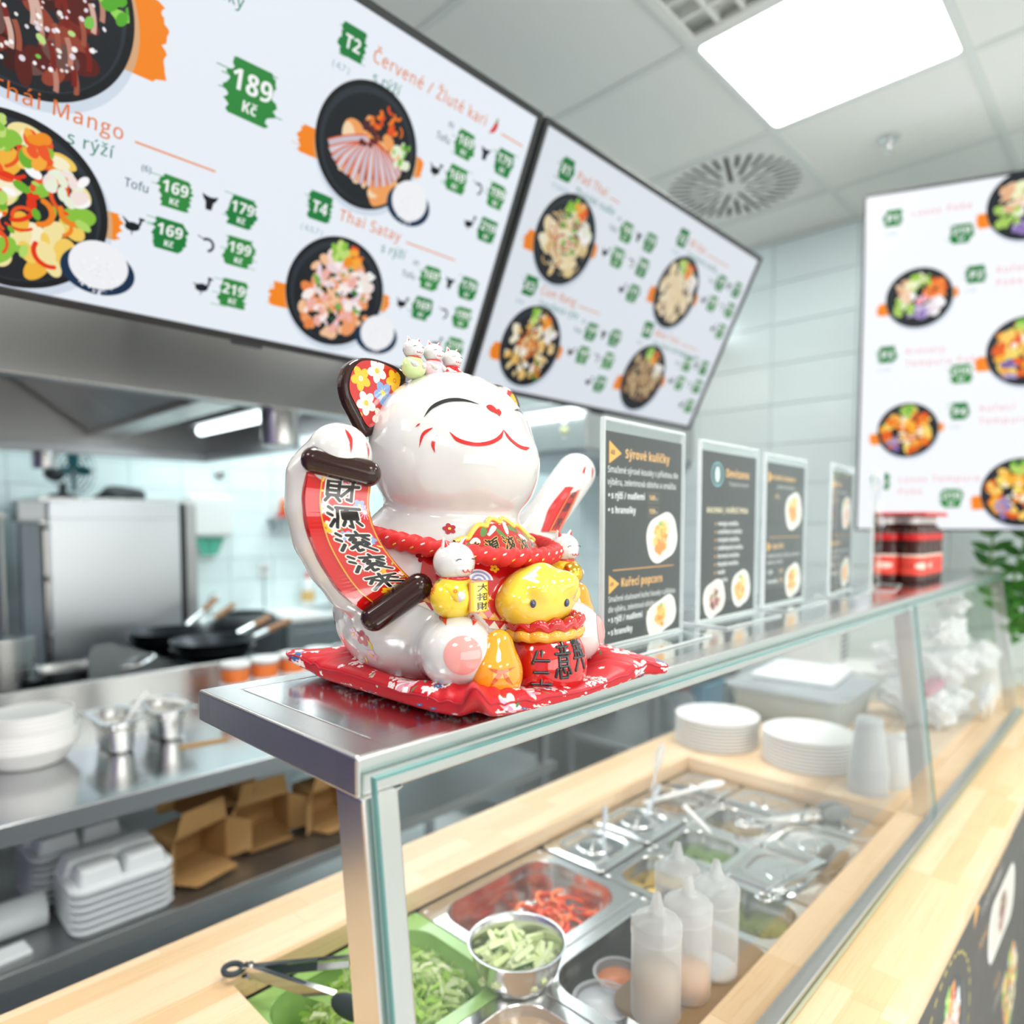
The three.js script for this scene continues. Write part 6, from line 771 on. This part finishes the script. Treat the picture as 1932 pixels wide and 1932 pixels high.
// brush characters as strokes on a 10 x 10 grid
const GLYPH = {
  cai: [[1, 1, 4.2, 1, 4.2, 7, 1, 7, 1, 1], [1, 3, 4.2, 3], [1, 5, 4.2, 5], [1.8, 7.2, 0.6, 9.5], [3.4, 7.2, 4.6, 9.3], [5, 3, 9.5, 2.6], [7.8, 0.6, 7.8, 9, 6.6, 8.4], [7.6, 3.2, 5, 7.2]],
  yuan: [[1, 1, 2, 2], [0.6, 3.6, 1.7, 4.4], [0.7, 9, 2.2, 6.2], [3, 1.2, 9.6, 1.2], [3.4, 1.2, 3.2, 5, 2.4, 9.4], [6, 1.8, 5.5, 2.6], [4.6, 2.8, 8.6, 2.8, 8.6, 5.6, 4.6, 5.6, 4.6, 2.8], [4.6, 4.2, 8.6, 4.2], [6.6, 5.8, 6.6, 9.3, 5.9, 8.9], [5, 6.8, 4.2, 8.6], [8.2, 6.8, 9.2, 8.4]],
  gun: [[1, 1, 2, 2], [0.6, 3.6, 1.7, 4.4], [0.7, 9, 2.2, 6.2], [6.3, 0.3, 6.6, 1.2], [3.6, 1.8, 9.6, 1.8], [5.2, 2.4, 4, 4], [7.6, 2.4, 9, 3.8], [5.6, 3.6, 4.6, 5.3, 8.2, 5.1], [7.4, 4, 8.5, 5.5], [6.2, 5.6, 3.4, 8.2], [5, 6.8, 5, 9.4, 6.2, 8.8], [8.6, 5.9, 7, 7], [6.2, 6, 9.6, 9.4]],
  lai: [[1.2, 2, 8.8, 2], [5, 0.4, 5, 9.6], [2.9, 2.6, 1.4, 5], [2.9, 3.4, 4.3, 4.8], [7.1, 2.6, 5.7, 5], [7.1, 3.4, 8.6, 4.8], [4.9, 4.8, 1, 8.8], [5.1, 4.8, 9.2, 8.6]],
  sheng: [[2.8, 0.8, 1.4, 3.6], [2, 3, 8.4, 3], [5, 0.6, 5, 9.2], [2.2, 6, 8, 6], [0.8, 9.2, 9.4, 9.2]],
  yi: [[5, 0.3, 5.2, 1], [2, 1.3, 8, 1.3], [3.6, 1.6, 4, 2.6], [6.4, 1.6, 6, 2.6], [1, 3, 9, 3], [2.8, 3.8, 7.2, 3.8, 7.2, 6.2, 2.8, 6.2, 2.8, 3.8], [2.8, 5, 7.2, 5], [1.6, 7, 1, 8.8], [3, 7, 3.4, 9.2, 7, 9.2, 7.2, 8], [4.8, 6.9, 5.4, 7.8], [7.8, 6.8, 8.9, 8.2]],
  xing: [[2, 1, 1.6, 6], [2, 1.6, 3.4, 1.4], [1.9, 3, 3.2, 2.8], [1.8, 4.5, 3, 4.4], [3.8, 5.6, 3.8, 1, 6.2, 1, 6.2, 5.6], [4.4, 2.4, 5.6, 2.4], [4.4, 3.4, 5.6, 3.4, 5.6, 4.6, 4.4, 4.6, 4.4, 3.4], [8, 1, 8.4, 6], [6.8, 1.4, 8, 1.6], [6.8, 2.8, 8.1, 3], [7, 4.4, 8.2, 4.5], [0.8, 6.2, 9.2, 6.2], [3.2, 7, 1.4, 9.4], [6.8, 7, 8.6, 9.4]],
  da: [[1, 3.4, 9, 3.4], [5, 0.6, 4.6, 4.5, 1.2, 9.4], [5, 4, 9, 9.4]],
  zhao: [[0.6, 3, 4, 2.6], [2.4, 0.6, 2.4, 9, 1.4, 8.4], [0.6, 6.4, 4, 5.2], [5, 1.4, 9, 1.4, 8.6, 4.4, 7.6, 4], [6.8, 1.4, 5, 4.8], [5.4, 5.8, 8.8, 5.8, 8.8, 9, 5.4, 9, 5.4, 5.8]],
};
function glyph(c, name, x, y, w, h, ink, halo) { for (const [color, wide] of halo ? [[halo, 2.0], [ink, 1.15]] : [[ink, 1.15]]) { c.strokeStyle = color; c.lineCap = c.lineJoin = 'round'; c.lineWidth = wide * (w + h) / 20; for (const s of GLYPH[name]) { c.beginPath(); for (let i = 0; i < s.length; i += 2) c[i ? 'lineTo' : 'moveTo'](x + (s[i] - 5) / 10 * w, y + (s[i + 1] - 5) / 10 * h); c.stroke(); } } }
function floralPrint(c, w, h, seed) { const r = seeded(seed); c.fillStyle = '#cf2016'; c.fillRect(0, 0, w, h); for (let i = 0; i < 26; i++) { const x = r() * w, y = r() * h, s = 26 + 30 * r(), k = i % 4; if (k === 3) { for (let j = 0; j < 14; j++) { c.strokeStyle = '#e9b7cf'; c.lineWidth = 7; c.beginPath(); c.moveTo(x, y); c.lineTo(x + s * 1.3 * Math.cos(j * 0.449), y + s * 1.3 * Math.sin(j * 0.449)); c.stroke(); } c.fillStyle = '#f7dbe6'; c.beginPath(); c.arc(x, y, s * 0.4, 0, 6.283); c.fill(); } else flower5(c, x, y, s, ['#f6b91c', '#f9ded6', '#8fa9d6'][k], ['#e8641f', '#f0b63a', '#f7d54a'][k], r() * 6); } for (let i = 0; i < 16; i++) { c.fillStyle = ['#9ac24c', '#5f9a3f', '#f7d24a'][i % 3]; c.beginPath(); c.ellipse(r() * w, r() * h, 24, 8, r() * 3, 0, 6.283); c.fill(); } }
// banner in the raised paw
const bannerPrint = picture(384, 1280, (c, w, h) => { floralPrint(c, w, h, 55); ['cai', 'yuan', 'gun', 'gun', 'lai'].forEach((g, i) => glyph(c, g, w * (0.44 + 0.03 * i), h * (0.1 + 0.168 * i), w * 0.74, h * 0.15, '#111', '#f4efe4')); c.strokeStyle = '#f0a92a'; c.lineWidth = 12; c.strokeRect(4, 4, w - 8, h - 8); });
function slab(left, right, back, n = 40) { const L = new THREE.CatmullRomCurve3(left), R = new THREE.CatmullRomCurve3(right), rings = []; for (let i = 0; i <= n; i++) { const a = L.getPoint(i / n), b = R.getPoint(i / n); rings.push([a, b, b.clone().add(back), a.clone().add(back)].map((p) => [p.x, p.y, p.z])); } const pos = [], idx = []; rings.forEach((r) => r.forEach((p) => pos.push(...p))); for (let i = 0; i < n; i++) for (let k = 0; k < 4; k++) { const a = i * 4 + k, b = i * 4 + (k + 1) % 4; idx.push(a, a + 4, b, b, a + 4, b + 4); } const g = new THREE.BufferGeometry(); g.setAttribute('position', new THREE.Float32BufferAttribute(pos, 3)); g.setIndex(idx); const f = g.toNonIndexed(); f.computeVertexNormals(); f.setAttribute('uv', new THREE.BufferAttribute(new Float32Array(f.attributes.position.count * 2), 2)); return f; }
function face(left, right, u0, u1, lift, n = 40, m = 8) { const L = new THREE.CatmullRomCurve3(left), R = new THREE.CatmullRomCurve3(right), pos = [], uv = [], idx = []; for (let i = 0; i <= n; i++) for (let k = 0; k <= m; k++) { const t = i / n, a = L.getPoint(t), b = R.getPoint(t), s = lerp(u0, u1, k / m), p = a.lerp(b, s).add(lift); pos.push(p.x, p.y, p.z); uv.push(k / m, 1 - t); } for (let i = 0; i < n; i++) for (let k = 0; k < m; k++) { const a = i * (m + 1) + k; idx.push(a, a + m + 1, a + 1, a + 1, a + m + 1, a + m + 2); } const g = new THREE.BufferGeometry(); g.setAttribute('position', new THREE.Float32BufferAttribute(pos, 3)); g.setAttribute('uv', new THREE.Float32BufferAttribute(uv, 2)); g.setIndex(idx); g.computeVertexNormals(); return g; }
{
  const b = inCat('banner', slab(bandLeft, bandRight, V(0.001, 0, -0.009)), G.red); inCat('banner_print', face(bandLeft, bandRight, 0.22, 0.985, V(-0.0008, 0, 0.0012)), phys({ map: bannerPrint, roughness: 0.12, clearcoat: 1, clearcoatRoughness: 0.04, side: THREE.DoubleSide }), b);
  inCat('banner_roller', capsule(atZ(-0.527, 594, 868), atZ(-0.503, 694, 893), 0.0118), G.brown); inCat('banner_roller', capsule(atZ(-0.522, 707, 1165), atZ(-0.498, 790, 1107), 0.013), G.brown);
  const l2 = [[1073, 918], [1048, 955], [1022, 1003]].map(([x, y]) => atZ(-0.535, x, y)), r2 = [[1096, 922], [1080, 957], [1056, 1004]].map(([x, y]) => atZ(-0.53, x, y)); const b2 = inCat('banner', slab(l2, r2, V(0, 0, -0.02), 16), G.red);
  inCat('banner_print', face(l2, r2, 0.4, 0.95, V(-0.001, 0, 0.001), 12, 3), phys({ map: picture(96, 320, (c, w, h) => { c.fillStyle = '#b01a1a'; c.fillRect(0, 0, w, h); ['cai', 'yuan', 'lai'].forEach((g, i) => glyph(c, g, w / 2, h * (0.18 + 0.32 * i), 62, 70, '#3a0a0a')); c.strokeStyle = '#e79a5a'; c.lineWidth = 10; c.strokeRect(3, 3, w - 6, h - 6); }), roughness: 0.12, clearcoat: 1, side: THREE.DoubleSide }), b2);
}
// bib and breastplate laid on the chest
function chestPatch(a0, a1, low, high, lift, mat, name) { const n = 40, m = 16, pos = [], uv = [], nor = [], idx = []; for (let i = 0; i <= n; i++) { const s = i / n, a = lerp(a0, a1, s); for (let k = 0; k <= m; k++) { const y = lerp(low(s), high(s), k / m), p = V(KX, KY + y, KZ), d = V(Math.sin(a), 0, Math.cos(a)); let t = 0.14; for (let j = 0; j < 60; j++) { const q = p.clone().addScaledVector(d, t), v = trunk(q); if (Math.abs(v) < 0.0002) break; t = Math.max(0.03, t - v * 0.7); } const q = p.addScaledVector(d, t + lift); pos.push(q.x, q.y, q.z); uv.push(s, k / m); } } for (let i = 0; i < n; i++) for (let k = 0; k < m; k++) { const a = i * (m + 1) + k; idx.push(a, a + m + 1, a + 1, a + 1, a + m + 1, a + m + 2); } const g = new THREE.BufferGeometry(); g.setAttribute('position', new THREE.Float32BufferAttribute(pos, 3)); g.setAttribute('uv', new THREE.Float32BufferAttribute(uv, 2)); g.setIndex(idx); g.computeVertexNormals(); return inCat(name, g, mat); }
const bibPrint = picture(768, 384, (c, w, h) => { c.fillStyle = '#c4161a'; c.fillRect(0, 0, w, h); const r = seeded(5); for (let i = 0; i < 12; i++) { const x = r() * w, y = h * (0.35 + 0.65 * r()); for (let k = 6; k > 0; k--) { c.fillStyle = k % 2 ? '#8fa6d2' : '#eef1f8'; c.beginPath(); c.arc(x, y, k * 9, Math.PI, 0); c.fill(); } } for (let i = 0; i < 12; i++) flower5(c, r() * w, r() * h * 0.6, 20, i % 2 ? '#f2c12e' : '#f6e9dd', '#d04a1f', r() * 6); for (let x = 0; x < w; x += 44) for (let y = 0; y < 2; y++) { c.fillStyle = y ? '#e8a92f' : '#f2ead6'; c.beginPath(); c.moveTo(x, h - 44 * y); c.lineTo(x + 44, h - 44 * y); c.lineTo(x + 22, h - 44 * y - 40); c.fill(); } });
chestPatch(-1.05, 1.05, (s) => 0.052 + 0.03 * Math.pow(Math.abs(s - 0.5) * 2, 2), (s) => 0.128, 0.0016, phys({ map: bibPrint, roughness: 0.12, clearcoat: 1, side: THREE.DoubleSide }), 'bib');
const platePrint = picture(640, 256, (c, w, h) => { c.fillStyle = '#c01a12'; c.fillRect(0, 0, w, h); for (let i = 0; i < 10; i++) { c.fillStyle = i % 2 ? '#f6f1e4' : '#5d8a44'; c.beginPath(); c.ellipse(40 + i * 62, 70 + 30 * Math.sin(i * 2), 44, 20, i, 0, 6.283); c.fill(); } ['cai', 'yuan', 'gun', 'gun', 'lai'].forEach((g, i) => glyph(c, g, 75 + i * 122, 160, 92, 110, '#111', '#d9b25a')); c.strokeStyle = '#f5c21c'; c.lineWidth = 16; c.strokeRect(4, 4, w - 8, h - 8); });
chestPatch(-0.75, 0.75, () => 0.122, (s) => 0.157 + 0.005 * Math.abs(Math.cos(s * 15.7)) - 0.024 * Math.pow(Math.abs(s - 0.5) * 2, 2), 0.0026, phys({ map: platePrint, roughness: 0.12, clearcoat: 1, side: THREE.DoubleSide }), 'breast_plate');
{ // gold scroll border above the breast plate
  const pts = []; for (let i = 0; i <= 60; i++) { const s = i / 60, a = lerp(-0.75, 0.75, s), y = 0.157 + 0.005 * Math.abs(Math.cos(s * 15.7)) - 0.024 * Math.pow(Math.abs(s - 0.5) * 2, 2), p = V(KX, KY + y, KZ), d = V(Math.sin(a), 0, Math.cos(a)); let t = 0.12; for (let j = 0; j < 60; j++) t = Math.max(0.03, t - trunk(p.clone().addScaledVector(d, t)) * 0.7); pts.push(p.addScaledVector(d, t + 0.002)); } inCat('gold_border', tube(pts, 0.003, 120, 8), G.yellow);
}
{ // red cord round the neck
  const ring = (t) => { const a = t * 6.283; return V(KX + 0.102 * Math.sin(a), KY + 0.137 - 0.014 * Math.cos(a) + (Math.sin(a) < 0 ? 0.006 * Math.sin(a) * Math.sin(a) : 0), KZ + 0.002 + 0.106 * Math.cos(a)); }, n = 360, m = 12, pos = [], idx = [], R = 0.0088, threads = [], whites = [];
  for (let i = 0; i <= n; i++) { const t = i / n, p = ring(t), tg = ring(t + 0.002).sub(ring(t - 0.002)).normalize(), out = V(p.x - KX, 0, p.z - KZ).normalize(), up = tg.clone().cross(out).normalize(), nr = up.clone().cross(tg).normalize(); for (let k = 0; k < m; k++) { const f = k / m * 6.283, r = R * (1 + 0.13 * Math.cos(2 * f + t * 6.283 * 46)); pos.push(p.x + r * (Math.cos(f) * nr.x + Math.sin(f) * up.x), p.y + r * (Math.cos(f) * nr.y + Math.sin(f) * up.y), p.z + r * (Math.cos(f) * nr.z + Math.sin(f) * up.z)); }
    if (i % 5 === 0) { const g = ball(0, 0, 0, 0.0026, 0.0009, 0.0012, 8), q = new THREE.Quaternion().setFromUnitVectors(V(1, 0, 0), tg.clone().add(up.clone().multiplyScalar(-0.6)).normalize()); g.applyQuaternion(q); const w = p.clone().addScaledVector(nr, R * 0.95).addScaledVector(up, R * (i % 10 ? 0.25 : -0.3)); g.translate(w.x, w.y, w.z); (i % 10 ? threads : whites).push(g); } }
  for (let i = 0; i < n; i++) for (let k = 0; k < m; k++) { const a = i * m + k, b = i * m + (k + 1) % m; idx.push(a, b, a + m, b, b + m, a + m); }
  const g = new THREE.BufferGeometry(); g.setAttribute('position', new THREE.Float32BufferAttribute(pos, 3)); g.setIndex(idx); g.computeVertexNormals(); g.setAttribute('uv', new THREE.BufferAttribute(new Float32Array(pos.length / 3 * 2), 2));
  const cord = inCat('neck_cord', g, std({ color: rgb(0.62, 0.012, 0.01), roughness: 0.55 })); inCat('gold_thread', merge(threads), std({ color: rgb(0.75, 0.5, 0.08), metalness: 0.6, roughness: 0.3 }), cord); inCat('white_thread', merge(whites), std({ color: rgb(0.8, 0.78, 0.74), roughness: 0.6 }), cord);
}
// money sack with a gold mouth, pouches
const sackC = atZ(-0.437, 1034, 1246), goldC = atZ(-0.443, 1010, 1134);
const sack = (p) => Math.max(ell(p, [sackC.x, sackC.y - 0.003, sackC.z], [0.042, 0.044, 0.037]), SHELF + 0.009 - p.y);
const lion = (p) => { const c = [goldC.x, goldC.y, goldC.z]; let d = ell(p, c, [0.046, 0.027, 0.034]); d = smin(d, ell(p, [c[0] - 0.0, c[1] + 0.014, c[2] + 0.006], [0.034, 0.022, 0.028]), 0.014); for (const [x, y, z, r] of [[-0.022, 0.014, 0.026, 0.009], [0.012, 0.018, 0.03, 0.012], [-0.035, 0.004, 0.01, 0.009], [0.034, 0.008, 0.018, 0.009], [-0.006, 0.026, 0.014, 0.012]]) d = smin(d, Math.hypot(p.x - c[0] - x, p.y - c[1] - y, p.z - c[2] - z) - r, 0.008); return d; };
{
  const s = inCat('money_sack', fieldMesh(sack, [sackC.x, sackC.y, sackC.z], 0.055, 56), G.red); const l = inCat('gold_lion_face', fieldMesh(lion, [goldC.x, goldC.y + 0.004, goldC.z], 0.062, 64), G.yellow);
  const waves = (R, y, amp, r, name, mat) => { const pts = []; for (let i = 0; i < 96; i++) { const a = i / 96 * 6.283; pts.push(V(sackC.x + R * (1 + 0.03 * Math.cos(a * 14)) * Math.sin(a), y + amp * Math.cos(a * 14), goldC.z + R * 0.84 * (1 + 0.03 * Math.cos(a * 14)) * Math.cos(a))); } inCat(name, tube(pts, r, 220, 8, true), mat, l); };
  waves(0.039, goldC.y - 0.021, 0.0022, 0.0062, 'red_frill', G.red); waves(0.0385, goldC.y - 0.031, 0.0008, 0.0062, 'gold_band', G.gold);
  for (const [x, y] of [[1006, 1139], [1069, 1137]]) { const p = hit(x, y, lion); if (p) inCat('lion_eye', ball(p.x, p.y, p.z, 0.0034, 0.004, 0.0025, 14), glaze(0.02, 0.03, 0.10), l); }
  for (const [x, y] of [[1052, 1186]]) { const p = hit(x, y, sack); if (p) inCat('sack_bead', ball(p.x, p.y, p.z, 0.003, 0.004, 0.003, 14), glaze(0.02, 0.03, 0.10), s); }
  // characters on the sack: round the sack, three across
  ['sheng', 'yi', 'xing'].forEach((gname, i) => { const strokes = []; for (const st of GLYPH[gname]) { const pts = []; for (let k = 0; k < st.length; k += 2) { const a = -1.02 + 0.58 * i + (st[k] - 5) / 10 * 0.54, y = sackC.y + 0.0 + 0.006 * i - (st[k + 1] - 5) / 10 * 0.036, d = V(Math.sin(a), 0, Math.cos(a)), p = V(sackC.x, y, sackC.z); let t = 0.05; for (let j = 0; j < 40; j++) t = Math.max(0.012, t - ell(p.clone().addScaledVector(d, t), [sackC.x, sackC.y - 0.003, sackC.z], [0.042, 0.044, 0.037]) * 0.8); pts.push(p.addScaledVector(d, t)); } for (let k = 0; k + 1 < pts.length; k++) strokes.push(capsule(pts[k], pts[k + 1], 0.0017, 8)); } inCat('painted_character', merge(strokes), G.black, s); });
  const pouch = (px, py, z, rx, ry, rz) => { const c = atZ(z, px, py), f = (p) => Math.max(smin(ell(p, [c.x, c.y, c.z], [rx, ry, rz]), ell(p, [c.x + 0.003, c.y + ry * 0.95, c.z], [rx * 0.55, ry * 0.5, rz * 0.5]), 0.01), SHELF + 0.009 - p.y); return [f, c, inCat('coin_pouch', fieldMesh(f, [c.x, c.y + 0.006, c.z], Math.max(rx, ry) * 1.6, 44), G.orange)]; };
  const [pf, pc, pm] = pouch(936, 1272, -0.432, 0.027, 0.028, 0.022); pouch(1088, 1180, -0.478, 0.026, 0.034, 0.022);
  for (const l of [[[922, 1262], [945, 1268], [972, 1258]], [[948, 1268], [935, 1283], [925, 1295]], [[950, 1268], [958, 1282], [968, 1292]]]) { const pts = l.map(([a, b]) => hit(a, b, pf)).filter(Boolean); if (pts.length > 1) inCat('ribbon_tie', ribbonOn(pts, drop(0.0018), pf), glaze(0.55, 0.10, 0.01), pm); }
  const gc = atZ(-0.476, 945, 1150); inCat('jade_lump', ball(gc.x, gc.y, gc.z, 0.032, 0.034, 0.016), G.green);
}
// little cats standing against the belly and sitting on the head
const yellowPrint = picture(256, 256, (c, w, h) => { c.fillStyle = '#f3cf2e'; c.fillRect(0, 0, w, h); const r = seeded(6); for (let i = 0; i < 14; i++) { const x = r() * w, y = r() * h; for (let k = 0; k < 16; k++) { c.strokeStyle = i % 2 ? '#d8401c' : '#3f7f6f'; c.lineWidth = 3; c.beginPath(); c.moveTo(x, y); c.lineTo(x + 22 * Math.cos(k * 0.39), y + 22 * Math.sin(k * 0.39)); c.stroke(); } c.fillStyle = '#f7e27a'; c.beginPath(); c.arc(x, y, 5, 0, 6.283); c.fill(); } });
const printMat = (t) => phys({ map: t, roughness: 0.12, clearcoat: 1, clearcoatRoughness: 0.03 });
function littleCat(px, py, z, s, bodyMat, label, robe = true) {
  const c = atZ(z, px, py), o = new THREE.Group(); o.name = 'little_cat'; cat.add(o); const put = (n, g, m) => { g.translate(c.x, c.y, c.z); inCat(n, g, m, o); };
  put('robe', ball(0, -s * 1.55, 0, s * 1.2, s * 1.05, s * 0.95), bodyMat); put('head', merge([ball(0, 0, 0, s, s * 0.88, s * 0.88), ball(0, -s * 0.25, s * 0.45, s * 0.62, s * 0.42, s * 0.45)]), G.white);
  for (const k of [-1, 1]) { const e = new THREE.ConeGeometry(s * 0.34, s * 0.6, 18); e.scale(1, 1, 0.6); e.rotateZ(-k * 0.35); e.translate(k * s * 0.55, s * 0.85, 0); put('ear', e, G.white); const i = new THREE.ConeGeometry(s * 0.22, s * 0.42, 16); i.scale(1, 1, 0.5); i.rotateZ(-k * 0.35); i.translate(k * s * 0.54, s * 0.84, s * 0.1); put('inner_ear', i, G.red); const arc = []; for (let q = 0; q <= 8; q++) { const a = 0.5 + q / 8 * 2.1; arc.push(V(k * s * 0.4 + s * 0.2 * Math.cos(a), s * 0.02 + s * 0.14 * Math.sin(a), s * 0.8)); } put('closed_eye', tube(arc, s * 0.028, 12, 6), G.black); const mo = []; for (let q = 0; q <= 8; q++) { const a = Math.PI + q / 8 * Math.PI; mo.push(V(k * s * 0.14 + s * 0.14 * Math.cos(a), -s * 0.3 + s * 0.12 * Math.sin(a), s * 0.91)); } put('mouth', tube(mo, s * 0.03, 12, 6), G.red); put('arm', capsule(V(k * s * 0.7, -s * 1.1, s * 0.3), V(k * s * 0.5, -s * 1.45, s * 0.8), s * 0.26), robe ? bodyMat : G.white); put('paw', ball(k * s * 0.45, -s * 1.45, s * 0.9, s * 0.24), G.white); }
  put('collar', (() => { const g = new THREE.TorusGeometry(s * 0.62, s * 0.09, 8, 28); g.rotateX(Math.PI / 2); g.translate(0, -s * 0.72, 0); return g; })(), G.red);
  return [o, c];
}
{ const [o, c] = littleCat(857, 1060, -0.468, 0.0205, printMat(yellowPrint)); const t = picture(160, 256, (x, w, h) => { x.fillStyle = '#f4d54a'; x.fillRect(0, 0, w, h); x.strokeStyle = '#e8902a'; x.lineWidth = 10; x.strokeRect(4, 4, w - 8, h - 8); ['da', 'zhao', 'cai'].forEach((g, i) => glyph(x, g, w * 0.5, h * (0.2 + 0.3 * i), 80, 66, '#151515')); }), g = new THREE.CylinderGeometry(0.014, 0.014, 0.028, 20, 1, false, -1.0, 2.0); g.translate(c.x + 0.012, c.y - 0.031, c.z + 0.012); inCat('plaque', g, phys({ map: t, roughness: 0.15, clearcoat: 1, side: THREE.DoubleSide }), o); }
{ const [o, c] = littleCat(1064, 1034, -0.482, 0.0185, printMat(yellowPrint)); inCat('gold_bell', ball(c.x - 0.004, c.y - 0.028, c.z + 0.014, 0.013), std({ color: rgb(0.85, 0.5, 0.06), metalness: 0.9, roughness: 0.12 }), o); }
for (const [px, py, m] of [[780, 660, G.green], [818, 667, G.blush], [853, 679, G.red]]) littleCat(px, py, -0.56, 0.0115, m, '', false);

renderer.render(scene, camera);
